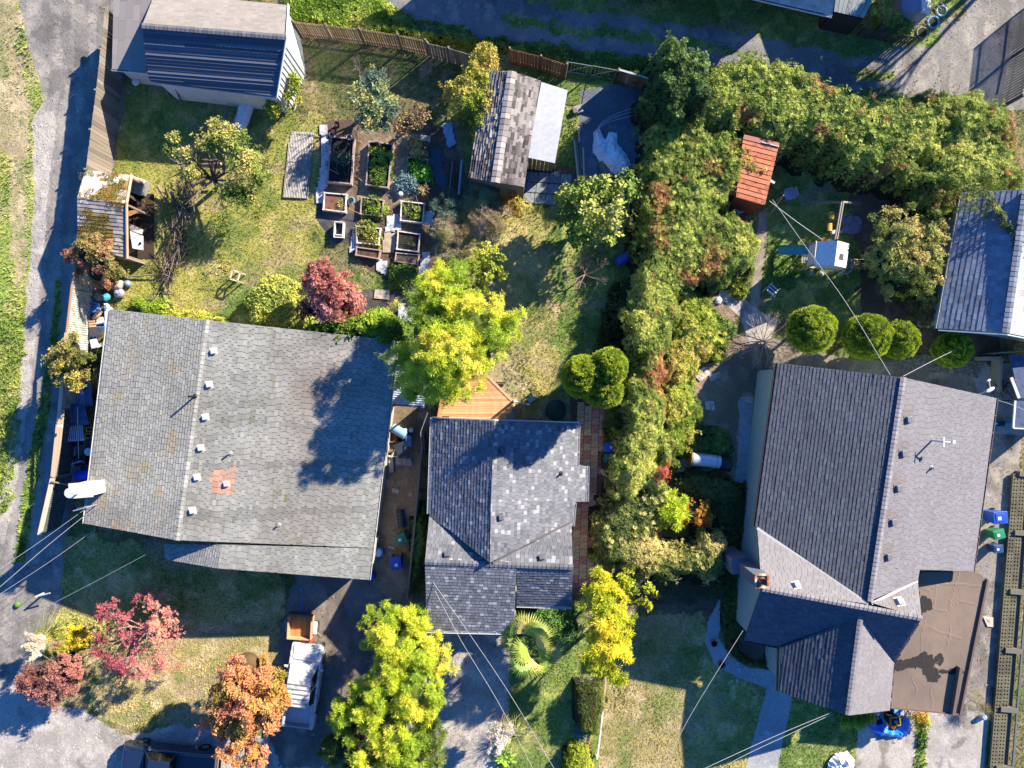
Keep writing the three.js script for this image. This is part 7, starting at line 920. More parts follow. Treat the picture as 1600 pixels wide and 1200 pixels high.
{ // heap of brushwood
  const t = thing('brush_pile', 'long dark pile of cut branches in the yellow garden', 'branches'), g = [[], [], []]; const spots = [[300, 262, 14], [290, 300, 20], [285, 330, 22], [277, 360, 16], [280, 390, 26], [268, 415, 20], [262, 428, 14]]; for (const [x, y, r] of spots) for (let i = 0; i < 46; i++) { const a = P(x + gauss() * r * .55, y + gauss() * r * .55, rr(.05, .6)), an = rr(0, 6.283), L = rr(.4, 1.2), b = a.clone().add(V(Math.cos(an) * L * .6, rr(-.1, .3), Math.sin(an) * L)); if (b.y < .03) b.y = .03; g[i % 3].push(rod(a, b, rr(.012, .04), .008, 5)); } g.forEach((q, i) => part('branch', q, M([0x3a332e, 0x5d5048, 0x8a7a6e][i], { rough: .95 }), t));
}
[['long bare pale branch reaching left of the brush pile', [201, 432, .15], [262, 428, .3], .05], ['sawn log standing above the brush pile', [318, 258, .3], [345, 256, .9], .11], ['forked grey log at the top of the brush pile', [246, 290, .5], [262, 318, .1], .09], ['short log with dark end by the brush pile', [268, 300, .5], [272, 318, .1], .1], ['thick grey log pointing right at the top of the pile', [300, 290, .3], [345, 268, .8], .1], ['grey branch fanning right at the foot of the pile', [266, 398, .2], [302, 385, .4], .05], ['dead branch lying toward the square frame', [245, 456, .1], [275, 457, .1], .025]].forEach(([l, a, b, r]) => { const t = thing('log', l, 'log', null, 0, 'logs at the brush pile'); part('wood', rod(P(...a), P(...b), r, r * .7, 8), M(0x8a7a6c, { tex: 'wood' }), t); part('cut_end', put(new THREE.CylinderGeometry(r * .72, r * .72, .02, 10), 0, 0, 0).applyMatrix4(new THREE.Matrix4().compose(P(...b), new THREE.Quaternion().setFromUnitVectors(UPV, P(...b).sub(P(...a)).normalize()), ONE)), M(0xb09a80), t); });
[[[316, 435, .05], [335, 420, .1], 'thin bleached stick left of the square frame'], [[325, 425, .1], [358, 420, .1], 'thin twig above the square frame'], [[310, 450, .05], [345, 452, .1], 'dark stick in front of the square frame'], [[318, 424, .1], [326, 432, .05], 'short stick by the thin twig']].forEach(([a, b, l]) => { const t = thing('stick', l, 'stick', null, 0, 'loose sticks'); part('wood', rod(P(...a), P(...b), .025, .012, 5), WOODGREY, t); });
{ const t = thing('stool_frame', 'square wooden frame on legs standing on the grass', 'frame', P(376, 434, 0), -.3), m = M(0xc9bda8, { tex: 'wood' }); part('rail', bx(.07, .06, .55, -.22, .8, 0), m, t); part('rail', bx(.07, .06, .55, .22, .8, 0), m, t); part('rail', bx(.5, .06, .07, 0, .8, -.26), m, t); part('rail', bx(.5, .06, .07, 0, .8, .26), m, t); for (const x of [-.2, .2]) for (const z of [-.24, .24]) part('leg', bx(.06, .8, .06, x, .4, z), m, t); }
// junk beside the mossy shed
{ const t = thing('water_tank', 'grey boxy tank lid behind the mossy shed', 'tank', P(223, 294, 0), -.35); part('body', rbx(.75, .6, .85, .06, 0, .3, 0), M(0x9a9a94, { rough: .6 }), t); part('lid', rbx(.72, .08, .8, .03, .02, .64, 0), M(0xb0b0aa, { rough: .6 }), t); part('rim', [beam(V(-.4, .6, -.44), V(-.4, .6, .44), .06, .06), beam(V(-.4, .6, .44), V(.38, .6, .44), .06, .06)], WHITE, t); }
[['sheet of pale board with a green spot leaning by the mossy shed', [[206, 362], [222, 368], [224, 391], [207, 388]], 0xc0c8cc, .5], ['pinkish board above the pale spotted sheet', [[204, 350], [222, 358], [222, 366], [204, 360]], 0xbfb5b0, .5], ['tan cardboard flap under the shed eave', [[199, 332], [219, 325], [220, 330], [202, 338]], 0xa0764a, .6], ['rusty brown rag heap by the shed', [[200, 378], [208, 366], [210, 392], [202, 396]], 0x8a6a5e, .3]].forEach(([l, p, c, y]) => { const t = thing('scrap_board', l, 'board', null, 0, 'scrap beside the mossy shed'); const q = pts(p, y); q[0].y += .2; q[1].y -= .1; part('sheet', slab(q, .03), M(c, { tex: 'dirty', rough: .7 }), t); if (l.includes('spot')) part('green_mark', cyl(.07, .07, .04, 0, 0, 0, 6).translate(P(219, 380, y + .02).x, y + .02, P(219, 380, y).z), M(0x3a8a6a, { tex: 0 }), t); });
{ const t = thing('timber', 'old beam fallen from the mossy shed eave', 'timber'); part('wood', beam(P(203, 306, .9), P(238, 331, .2), .12, .1), M(0x6a5040, { tex: 'wood' }), t); }
{ const bagged = (l, x, y, r, c, knot) => { const t = thing('rubbish_bag', l, 'bag', P(x, y, 0)), g = new THREE.SphereGeometry(r, 22, 16), p = g.attributes.position; for (let i = 0; i < p.count; i++) { const k = .8 + .35 * fbm(p.getX(i) * 6 + x, p.getZ(i) * 6 + p.getY(i) * 5, 3); p.setXYZ(i, p.getX(i) * k, Math.max(0, (p.getY(i) + r * .75) * k), p.getZ(i) * k); } g.computeVertexNormals(); part('bag_body', g, M(c, { rough: .4, tex: 'mottle' }), t); part('knot', [cyl(.03, .07, .12, 0, r * 1.6, 0, 8), ball(.05, .02, r * 1.6 + .06, .02)], M(c, { rough: .4 }), t); };
  bagged('grey bag beside the turquoise bag at the panel fence', 157, 464, .3, 0x7a7a72); bagged('turquoise bag at the panel fence end', 169, 465, .24, 0x3f9ab5); bagged('crumpled lilac grey bag by the red shrub', 188, 446, .32, 0xa9a2a8); bagged('pale grey bag right of the lilac bag', 202, 444, .2, 0x7f95a5); bagged('bag of grey rags below the lilac bag', 190, 459, .28, 0x9a98a8); bagged('dark grey bag next to the red shrub', 182, 442, .2, 0x4a4a52); }
/* ---------- things stored beside the big house ---------- */
function crate(name, label, cat, px, py, w, h, d, hex, turn = 0, o = {}) { const t = thing(name, label, cat, P(px, py, h).setY(o.y || 0), turn, o.group), m = M(hex, { rough: .5, tex: o.tex || 'mottle' }), e = .03; part('side', [bx(w, h, e, 0, h / 2, -d / 2 + e / 2), bx(w, h, e, 0, h / 2, d / 2 - e / 2), bx(e, h, d - 2 * e, -w / 2 + e / 2, h / 2, 0), bx(e, h, d - 2 * e, w / 2 - e / 2, h / 2, 0)], m, t); part('rim', [bx(w + .05, .03, .05, 0, h, -d / 2), bx(w + .05, .03, .05, 0, h, d / 2), bx(.05, .03, d - .02, -w / 2, h, 0), bx(.05, .03, d - .02, w / 2, h, 0)], m, t); part(o.lid ? 'lid' : 'contents', o.lid ? rbx(w, .05, d, .02, 0, h + .02, 0) : bx(w - 2 * e, .05, d - 2 * e, 0, h * .6, 0), M(o.lid || o.fill || 0x1c1c20, { rough: .7, tex: 'dirty' }), t); if (o.slats) for (let k = 0; k < o.slats; k++) part('slat', bx(w, .02, d / o.slats * .6, 0, h + .015, -d / 2 + (k + .5) * d / o.slats), m, t); return t; }
crate('crate', 'sky blue slatted crate at the top of the junk strip', 'crate', 142, 479, .6, .4, .55, 0x4a86d0, -.2, { slats: 4 }); crate('tub', 'pale blue tub touching the slatted crate', 'tub', 150, 487, .35, .3, .35, 0x8ab4e0, .1); crate('tub', 'dark blue tub under the slatted crate', 'tub', 148, 497, .35, .35, .5, 0x1f3f8a, .1); crate('long_box', 'long white gutter box down the junk strip', 'box', 166, 490, .16, .25, 1.1, 0xd0dcea, .06, { lid: 0xdde5ee }); crate('box', 'lilac flat box beside the long white box', 'box', 171, 490, .2, .2, .7, 0xc9c4dc, .06, { lid: 0xd5d0e0 }); crate('bin_box', 'light blue slanted box against the grey roof gutter', 'box', 172, 508, .6, .4, .5, 0x86aae6, .25, { lid: 0x8fb0ea }); crate('tote', 'blue tote with a dark grey lid in the junk strip', 'tote', 152, 518, .8, .45, .5, 0x6a9ae0, 0, { lid: 0x3a3c48 }); crate('box', 'white carton in the middle of the junk strip', 'box', 155, 501, .4, .35, .3, 0xe0dcd8, .2, { lid: 0xe8e4e0 }); crate('box', 'small white carton left of the olive tree', 'box', 147, 537, .35, .35, .45, 0xe2dce2, .2, { lid: 0xe8e2ea }); crate('box', 'white square carton against the roof edge', 'box', 168, 538, .45, .4, .35, 0xe6e4ea, -.2, { lid: 0xefedf2 });
{ const t = thing('planks', 'splintered orange planks among the blue tubs', 'planks'); for (let k = 0; k < 6; k++) part('plank', beam(P(145 + k * 2, 498 - k, .5 + k * .03), P(158 + gauss() * 4, 484 + k * 3, .6), .1, .03), k % 2 ? M(0xc98a5c, { tex: 'wood' }) : M(0xd8b08c, { tex: 'wood' }), t); } { const t = thing('planks', 'tan board ends left of the white carton', 'planks'); for (let k = 0; k < 3; k++) part('plank', beam(P(139, 502 + k * 4, .5), P(150, 501 + k * 4, .45), .1, .04), M(0xc99a6c, { tex: 'wood' }), t); } { const t = thing('planks', 'mossy board leaning on the gutter of the grey roof', 'planks'); part('plank', beam(P(152, 530, .3), P(170, 514, .7), .3, .04), M(0x9a7c3c, { tex: 'dirty' }), t); }
hoop('tyre', 'dark round tyre behind the olive tree', 142, 542, .18, .07, 0x1c1c2c, 'tyre'); barrel('bucket', 'teal green ball-topped bucket beside the roof gutter', 162, 567, .15, .35, 0x2a9a86, { cat: 'bucket' }); hoop('hoop', 'white ring below the teal bucket', 160, 573, .16, .03, 0xb5c4c9, 'ring', .3); crate('box', 'dark blue box in the shadow of the gutter', 'box', 161, 585, .45, .5, .4, 0x1f4596, 0, { lid: 0x24509f });
{ const t = thing('trailer', 'flat blue grey trailer with white tank in the shady junk strip', 'trailer', P(128, 617, .6).setY(0), .08); part('bed', bx(1.0, .06, 1.3, 0, .5, 0), M(0x6a8ac0, { rough: .5 }), t); for (let k = 0; k < 4; k++) part('slat', bx(.12, .03, 1.25, -.42 + k * .16, .55, 0), M(0x9ab4e0, { rough: .5 }), t); part('rail', [beam(V(.5, .7, -.9), V(.46, .7, .66), .04, .04), beam(V(.44, .5, .66), V(.46, .7, .66), .04, .04)], STEEL, t); part('tank', rbx(.5, .35, .4, .08, .1, .75, -.5), M(0x1c48c0, { rough: .4 }), t); part('cap', cyl(.1, .1, .08, .15, .82, -.1, 14), WHITE, t); for (const x of [-.55, .55]) part('wheel', put(new THREE.CylinderGeometry(.26, .26, .15, 16), x, .26, .1, 0, 0, Math.PI / 2), TYRE, t); }
{ const t = thing('tarp_board', 'large dark blue board sheet over the white slats', 'sheet'); const q = [P(103, 632, 1.05), P(131, 631, 1.15), P(139, 663, 1.1), P(108, 666, 1.0)]; part('sheet', slab(q, .03), M(0x3a4f74, { rough: .6, tex: 'dirty' }), t); part('worn_patch', slab([P(104, 635, 1.062), P(112, 635, 1.09), P(114, 660, 1.09), P(109, 660, 1.05)].map(v => v.add(V(0, .008, 0))), .01), M(0x6a6670, { rough: .8 }), t); }
{ const t = thing('slatted_bench', 'white slatted bench frame half under the blue sheet', 'bench', P(117, 674, .8).setY(0), .08), m = M(0xc9d4e6, { rough: .5 }); for (let k = 0; k < 8; k++) part('slat', bx(.06, .03, 1.1, -.4 + k * .115, .78, 0), m, t); part('frame', [bx(.95, .05, .06, 0, .74, .5), bx(.95, .05, .06, 0, .74, -.5)], m, t); for (const x of [-.4, .4]) for (const z of [-.45, .45]) part('leg', bx(.06, .74, .06, x, .37, z), m, t); }
crate('crate', 'yellow crate upper of two by the slatted bench', 'crate', 140, 671, .36, .3, .2, 0xd0b020, .05); crate('crate', 'yellow crate lower of two by the slatted bench', 'crate', 138, 681, .4, .3, .24, 0xd8b81c, .05); crate('box', 'black box below the yellow crates', 'box', 145, 691, .55, .4, .4, 0x16181c, .1, { lid: 0x2a2c34 }); crate('box', 'black toolbox with tan latches below the slatted bench', 'box', 117, 691, .5, .35, .35, 0x1c1416, 0, { lid: 0x2a1a1c });
{ const t = thing('mower', 'black lawn machine with a white handle in the junk strip', 'mower', P(120, 720, .6).setY(0), .1); part('deck', rbx(.75, .25, .5, .08, 0, .3, 0), M(0x16181e, { rough: .5 }), t); part('engine', [rbx(.3, .2, .3, .05, -.05, .5, 0), cyl(.1, .1, .08, -.05, .64, 0, 14)], M(0x2a3040, { rough: .4 }), t); part('handle', [rod(V(-.35, .55, .16), V(.3, .7, .02), .035), rod(V(.3, .45, .12), V(.3, .7, .02), .02)], M(0xc9cfe0, { rough: .4 }), t); for (const x of [-.3, .3]) for (const z of [-.24, .24]) part('wheel', put(new THREE.CylinderGeometry(.12, .12, .06, 14), x, .12, z, 0, Math.PI / 2), TYRE, t); }
{ const t = thing('pole', 'thin pale pole standing in the junk strip', 'pole'); part('timber', rod(P(121, 636, 1.4), P(123, 722, .5), .018), WHITE, t); } { const t = thing('plastic_seat', 'teal plastic seat shell beside the red lined drum', 'seat', P(141, 738, .5).setY(0), .3); part('seat', rbx(.5, .2, .4, .08, 0, .35, 0), M(0x2a8a94, { rough: .5 }), t); part('back', rbx(.12, .4, .4, .05, .22, .5, 0, 0, 0, -.3), M(0x2a8a94, { rough: .5 }), t); }
/* ---------- alley and yard behind the big roof ---------- */
{ const t = thing('shade_roof', 'corrugated blue white carport roof under the big yellow tree', 'roof'), A = P(618, 570, 2.3), B = P(668, 574, 2.3), C = P(613, 633, 2.1); part('roof_sheet', corrugated(A, C.clone().sub(A), B.clone().sub(A), .12, .02), M(0xa9b5c4, { rough: .5, double: 1 }), t); for (const q of [[617, 575], [663, 578], [615, 628], [660, 628]]) { const p = P(q[0], q[1], 2.1); part('post', bx(.08, 2.1, .08, p.x, 1.05, p.z), WOODGREY, t); } part('fascia', beam(C, C.clone().add(B).sub(A), .04, .12), M(0x2a3a5a), t); }
{ const t = thing('cabinet', 'white cabinet beside the dark yard behind the roof', 'cabinet', P(640, 492, 0), .02), m = M(0xd0d4dc, { rough: .4 }); part('body', rbx(.85, 1.2, .95, .03, 0, .6, 0), m, t); part('top', rbx(.9, .05, 1.0, .02, 0, 1.22, 0), m, t); part('door', rbx(.03, 1.0, .8, .01, .44, .6, 0), WHITE, t); part('handle', rbx(.03, .2, .03, .01, .47, .7, .3), STEEL, t); }
{ const t = thing('timber_bundle', 'bundle of dark sawn timbers behind the laurel hedge', 'timber'); for (let k = 0; k < 5; k++) part('timber', beam(P(592 + k * 2, 489 + k * 2, .25 + (k % 2) * .1), P(612 + k, 481 + k * 2.4, .3), .1, .09), k % 2 ? M(0x4a4038, { tex: 'wood' }) : M(0x5d5046, { tex: 'wood' }), t); }
{ const t = thing('branch_heap', 'grey dead branches next to the white cabinet', 'branches'), g = []; for (let i = 0; i < 40; i++) { const a = P(648 + gauss() * 6, 462 + gauss() * 6, rr(.1, .5)); g.push(rod(a, a.clone().add(V(gauss() * .5, rr(0, .4), gauss() * .4)), .02, .008, 4)); } part('branch', g, M(0x8a8278), t); }
{ const t = thing('bench', 'narrow blue grey bench below the lidded buckets', 'bench', P(640, 688, 0), 0); part('seat', bx(.3, .04, .62, 0, .42, 0), M(0x6a8ab8, { rough: .5 }), t); for (const z of [-.26, .26]) part('leg', bx(.26, .42, .04, 0, .21, z), M(0x5a789f), t); }
['leftmost', 'second from the left', 'third from the left', 'rightmost'].forEach((w, i) => { const t = thing('concrete_block', `grey concrete block, ${w} of the row across the alley`, 'concrete block', P(614 + i * 8.4 + (i ? 1 : -2), 719 + i * .8 + (i ? 0 : 6), 0), i ? 0 : .05, 'concrete blocks across the alley'), m = M(0xa09aa0, { rough: .95 }); if (!i) part('block_body', rbx(.26, .22, .9, .015, 0, .11, 0), m, t); else { part('block_body', [bx(.29, .2, .05, 0, .1, -.17), bx(.29, .2, .05, 0, .1, .17), bx(.05, .2, .3, -.12, .1, 0), bx(.05, .2, .3, .12, .1, 0)], m, t); part('top_face', rbx(.29, .03, .39, .01, 0, .215, 0), m, t); } });
{ const t = thing('pipe', 'white pipe lying on the row of concrete blocks', 'pipe'); part('tube', rod(P(607, 713, .35), P(634, 713, .35), .05, .05, 10), WHITE, t); part('elbow', [rod(P(611, 714, .35), P(622, 696, .5), .07, .05)], M(0xc9c4a0), t); }
{ const t = thing('wheelbarrow', 'dark wheelbarrow heap above the concrete blocks', 'wheelbarrow', P(630, 702, 0), .4); part('tray', hexa([V(-.2, .3, -.25), V(.2, .3, -.25), V(.2, .3, .25), V(-.2, .3, .25)], [V(-.32, .55, -.42), V(.32, .55, -.42), V(.32, .55, .4), V(-.32, .55, .4)]), M(0x2a3444, { rough: .5 }), t); part('handle', [rod(V(-.2, .4, .3), V(-.28, .55, .95), .02), rod(V(.2, .4, .3), V(.28, .55, .95), .02)], WOODGREY, t); part('wheel', put(new THREE.CylinderGeometry(.18, .18, .08, 16), 0, .18, -.5, 0, 0, Math.PI / 2), TYRE, t); }
{ const t = thing('rusty_basin', 'rusty basin by the gutter above the concrete blocks', 'basin', P(612, 681, 0)); part('bowl', new THREE.LatheGeometry([[.02, .05], [.25, .05], [.33, .3], [.36, .3]].map(p => new THREE.Vector2(...p)), 20), M(0x8a4f34, { rough: .9, double: 1 }), t); part('rim', ring(.35, .02, 0, .3, 0), M(0x7a4530), t); }
{ const t = thing('mattress_roll', 'rolled striped mattress on the alley dirt', 'mattress', P(627, 809, 0), .15); part('roll', put(new THREE.CylinderGeometry(.22, .22, 1.0, 18), 0, .22, 0, 0, Math.PI / 2), M(0x3a4a5c, { rough: .8 }), t); for (let k = 0; k < 5; k++) part('band', put(new THREE.CylinderGeometry(.226, .226, .04, 18), 0, .22, -.4 + k * .2, 0, Math.PI / 2), M(0x1c222c), t); part('edge', rbx(.06, .1, .95, .02, -.24, .12, 0), M(0xa08a78), t); }
{ const t = thing('timber', 'short pale timber below the green alley bin', 'timber'); part('wood', beam(P(606, 854, .06), P(616, 857, .06), .12, .08), M(0xc0b8a0, { tex: 'wood' }), t); } { const t = thing('scrap_board', 'scrap of pinkish wood on the alley dirt', 'board'); part('sheet', slab(pts([[637, 772], [642, 769], [645, 774], [640, 777]], .05), .03), M(0xb09080), t); }
barrel('barrel', 'dark blue barrel at the roof corner above the driveway', 578, 903, .25, .7, 0x24489a);
{ const t = thing('chair', 'green plastic chair on the grass by the lattice screen', 'chair', P(829, 622, 0), .6), m = M(0x8fb5a8, { rough: .5 }); part('seat', rbx(.42, .04, .42, .015, 0, .42, 0), m, t); part('back', rbx(.42, .45, .04, .015, 0, .65, -.2, 0, -.15), m, t); for (const x of [-.18, .18]) for (const z of [-.18, .18]) part('leg', rod(V(x * 1.1, 0, z * 1.1), V(x, .42, z), .018), m, t); }
{ const t = thing('garden_net', 'dark round net frame on the lawn by the cottage corner', 'net', P(868, 641, 0)); part('hoop', ring(.62, .02, 0, .3, 0), M(0x5a7080, { rough: .6 }), t); part('cover', ball(.6, 0, .1, 0, 1, .35, 1), M(0x2f4438, { rough: .9, tex: 'dirty' }), t); }
crate('box', 'beige square box among the bins by the paver path', 'box', 945, 737, .36, .35, .34, 0xb0a498, .5, { lid: 0xc4b8aa }); crate('box', 'terracotta crate below the beige square box', 'box', 950, 746, .4, .25, .3, 0xa0583a, .2); barrel('bucket', 'grey bucket half under the hedge by the beige box', 954, 741, .18, .35, 0x8f8f86, { cat: 'bucket' }); pot('plant_pot', 'red clay pot between the green bin and the beige box', 948, 725, .2, 0x9a4a30); { const t = thing('blue_tub', 'dark blue tub by the cypress at the top of the paver strip', 'tub', P(964, 628, 0), .3); part('bowl', rbx(.5, .3, .35, .08, 0, .16, 0), M(0x24309a, { rough: .4 }), t); part('rim', rbx(.54, .04, .4, .02, 0, .31, 0), M(0x2c3ab0, { rough: .4 }), t); }
/* ---------- right hand garden ---------- */
function gardenChair(label, px, py, turn, hex, folding) { const t = thing('garden_chair', label, 'chair', P(px, py, 0), turn), m = M(hex, { rough: .45 }); if (folding) { for (let k = 0; k < 6; k++) part('slat', bx(.5, .02, .06, 0, .42 - k * .006, -.22 + k * .085), k % 2 ? M(0x5a3a3c, { rough: .6 }) : m, t); for (let k = 0; k < 4; k++) part('slat', bx(.5, .07, .02, 0, .52 + k * .11, -.28 - k * .05), m, t); part('frame', [rod(V(-.27, 0, .25), V(-.27, .95, -.48), .02), rod(V(.27, 0, .25), V(.27, .95, -.48), .02), rod(V(-.27, 0, -.35), V(-.27, .45, .25), .02), rod(V(.27, 0, -.35), V(.27, .45, .25), .02)], m, t); } else { part('seat', rbx(.52, .05, .5, .02, 0, .42, 0), m, t); part('back', rbx(.5, .5, .05, .02, 0, .68, -.26, 0, -.2), m, t); for (const x of [-.28, .28]) part('armrest', [rbx(.06, .04, .5, .015, x, .65, 0), rod(V(x, .42, .22), V(x, .64, .22), .02)], m, t); for (const x of [-.24, .24]) for (const z of [-.22, .22]) part('leg', rod(V(x * 1.1, 0, z * 1.1), V(x, .42, z), .022), m, t); } return t; }
gardenChair('grey blue plastic armchair beside the rusty orange shed', 1228, 307, -1.3, 0x8a9fbc); gardenChair('white slatted folding chair on the shaded path', 1204, 453, 2.4, 0xd5dae2, 1);
{ const t = thing('cabinet', 'pale blue grey worktop box at the front of the rusty orange shed', 'box', P(1155, 328, 0), .25); part('body', rbx(.7, .5, .5, .03, 0, .25, 0), M(0x6f8a94, { rough: .6 }), t); part('lid', rbx(.74, .04, .54, .015, 0, .53, 0), M(0x8aa6b0, { rough: .5 }), t); for (const [x, z, c] of [[-.2, -.05, 0x9a6a3a], [0, .05, 0xc0b090], [.1, -.1, 0x5a4a3a]]) part('pot', cyl(.07, .05, .12, x, .61, z, 10), M(c), t); }
{ const t = thing('post', 'grey metal post and guy stays at the corner of the rusty orange shed', 'post', P(1200, 322, 0)); part('shaft', rod(V(0, 0, 0), V(0, 2.3, 0), .04), STEEL, t); part('stay', [rod(V(0, 2.2, 0), V(-.55, .1, .5), .015), rod(V(0, 2.2, 0), V(.5, .3, -.4), .015), rod(V(0, 2.2, 0), V(-.05, .1, .7), .03)], M(0x9a958c), t); }
{ const t = thing('gutter_length', 'short white gutter length on the rusty orange roof', 'gutter'); part('trough', beam(P(1190, 274, 2.2), P(1210, 286, 2.2), .12, .07), WHITE, t); }
{ // play tower
  const t = thing('play_tower', 'white roofed play tower with a blue slide and swing beam', 'play tower'), m = M(0xe8e5e0, { rough: .6 }), wd = M(0xb8a482, { tex: 'wood' });
  const R = [P(1277, 377, 2.3), P(1327, 381, 2.3), P(1322, 418, 2.3), P(1273, 413, 2.3)], g0 = P(1309, 376, 2.95), g1 = P(1304, 415, 2.95), bot = R.map(v => V(v.x, 1.3, v.z));
  part('roof', slab([R[0], g0, g1, R[3]], .04), m, t);
  { const L = (s, q) => g0.clone().lerp(R[1], s).lerp(g1.clone().lerp(R[2], s), q), pc = (s0, s1, q0, q1) => slab([L(s0, q0), L(s1, q0), L(s1, q1), L(s0, q1)], .04); part('roof', [pc(0, 1, 0, .48), pc(0, 1, .74, 1), pc(0, .28, .48, .74), pc(.68, 1, .48, .74)], m, t); }
  for (const [i, j] of [[0, 3], [1, 2]]) part('wall', wallSeg(R[i].clone().add(V(0, -.06, 0)), R[j].clone().add(V(0, -.06, 0)), .04, 1.3), m, t);
  part('gable', [wallSeg(R[3], g1.clone().add(V(0, -.05, 0)), .03, 1.9), wallSeg(g1.clone().add(V(0, -.05, 0)), R[2], .03, 1.9)], m, t);
  part('floor', slab(bot, .05), wd, t); for (const v of R) part('post', bx(.09, 2.2, .09, v.x, 1.1, v.z), wd, t);
  const s0 = P(1275, 391, 1.35), s1 = P(1216, 391, .15); { const d = s1.clone().sub(s0), z = .24; part('slide', [hexa([V(s0.x, s0.y - .03, s0.z - z), V(s0.x, s0.y - .03, s0.z + z), V(s1.x, s1.y - .03, s1.z + z), V(s1.x, s1.y - .03, s1.z - z)], [V(s0.x, s0.y, s0.z - z), V(s0.x, s0.y, s0.z + z), V(s1.x, s1.y, s1.z + z), V(s1.x, s1.y, s1.z - z)]), beam(s0.clone().add(V(0, .08, z)), s1.clone().add(V(0, .08, z)), .04, .16), beam(s0.clone().add(V(0, .08, -z)), s1.clone().add(V(0, .08, -z)), .04, .16)], M(0x35a0a0, { rough: .35 }), t); }
  const l0 = P(1272, 407, 1.3), l1 = P(1250, 405, .05); for (const z of [-.22, .22]) part('ladder_rail', beam(l0.clone().add(V(0, 0, z)), l1.clone().add(V(0, 0, z)), .05, .06), wd, t); for (let k = 1; k < 6; k++) { const p = l0.clone().lerp(l1, k / 6); part('ladder_step', bx(.09, .03, .44, p.x, p.y, p.z), M(0x9a9490, { tex: 'wood' }), t); }
  const b0 = P(1306, 374, 2.15), b1 = P(1316, 316, 2.15); part('swing_beam', [beam(b0.clone().add(V(-.05, 0, 0)), b1.clone().add(V(-.05, 0, 0)), .05, .14), beam(b0.clone().add(V(.06, 0, 0)), b1.clone().add(V(.06, 0, 0)), .05, .14)], M(0xa8988a, { tex: 'wood' }), t); part('swing_leg', [beam(b1, P(1264, 315, .1), .1, .12)], M(0x8a8478, { tex: 'wood' }), t); part('swing_leg', beam(b1, P(1345, 318, .1), .1, .12), M(0x8a8478, { tex: 'wood' }), t);
  for (const [x, y] of [[1311, 338], [1308, 356]]) { const p = P(x, y, 2.1), q = P(x - 16, y + 1, .75); for (const z of [-.2, .2]) part('chain', rod(V(p.x, 2.1, p.z + z * .8), V(q.x, q.y + .06, q.z + z), .008, .008, 4), STEEL, t); part('swing_seat', put(new THREE.CylinderGeometry(.2, .2, .42, 14, 1, true, Math.PI * .75, Math.PI * .5), q.x, q.y + .2, q.z, 0, Math.PI / 2), M(0xd09a24, { rough: .5, double: 1 }), t); }
  part('toy_swing', [rbx(.28, .2, .2, .06, P(1302, 363, 1).x, 1.0, P(1302, 363, 1).z, .5)], M(0xd5dade, { rough: .4 }), t); part('flag_panel', slab([P(1285, 372, 1.9), P(1291, 370, 1.9), P(1289, 377, 1.8), P(1283, 377, 1.8)], .03), M(0xc98a24), t); part('side_panel', slab([P(1277, 414, 1.6), P(1300, 416, 1.6), P(1298, 421, 1.2), P(1278, 418, 1.2)], .04), M(0xb5a83a, { rough: .5 }), t);
  const c = P(1318, 415, .9); part('climbing_ring', [ring(.48, .03, c.x, .95, c.z)], M(0x7fa0c4, { rough: .4 }), t); for (let k = 0; k < 8; k++) { const a = k / 8 * 6.283; part('ring_spoke', rod(V(c.x + Math.cos(a) * .48, .95, c.z + Math.sin(a) * .48), V(c.x + Math.cos(a) * .15, 1.0, c.z + Math.sin(a) * .15), .012), M(0x7fa0c4), t); }
  part('frame_leg', [rod(P(1322, 407, 1), P(1350, 405, .05), .03), rod(P(1322, 417, 1), P(1350, 419, .05), .03), rod(P(1320, 422, 1), P(1326, 434, .05), .03), rod(P(1335, 404, .5), P(1335, 419, .5), .025)], M(0xc0ad90, { tex: 'wood' }), t);
}
for (const [l, x, y] of [['left white disc on the grass under the play tower', 1268, 426], ['right white disc on the grass under the play tower', 1283, 428]]) { const t = thing('disc', l, 'disc', P(x, y, 0), 0, 'white discs under the play tower'); part('plate', new THREE.LatheGeometry([[.01, .06], [.1, .06], [.14, .02], [.14, 0]].map(p => new THREE.Vector2(...p)), 18), M(0xb5b0ae, { double: 1 }), t); part('hub', cyl(.04, .04, .05, 0, .08, 0, 10), M(0x8a8582), t); }
{ const t = thing('rug', 'grey violet rubber mat with one notched end by the swings', 'mat', P(1327, 351, .02), -.05); const s = new THREE.Shape(); s.moveTo(-.65, -.5); s.lineTo(.3, -.52); s.quadraticCurveTo(.72, -.45, .7, 0); s.quadraticCurveTo(.72, .45, .3, .5); s.lineTo(-.6, .48); s.lineTo(-.5, .1); s.lineTo(-.2, .1); s.lineTo(-.25, -.12); s.lineTo(-.55, -.1); part('mat', put(new THREE.ExtrudeGeometry(s, { depth: .03, bevelEnabled: false }), 0, 0, 0, 0, -Math.PI / 2), M(0x7d7a8a, { rough: .95, bump: .01, tex: 'dirty' }), t); }
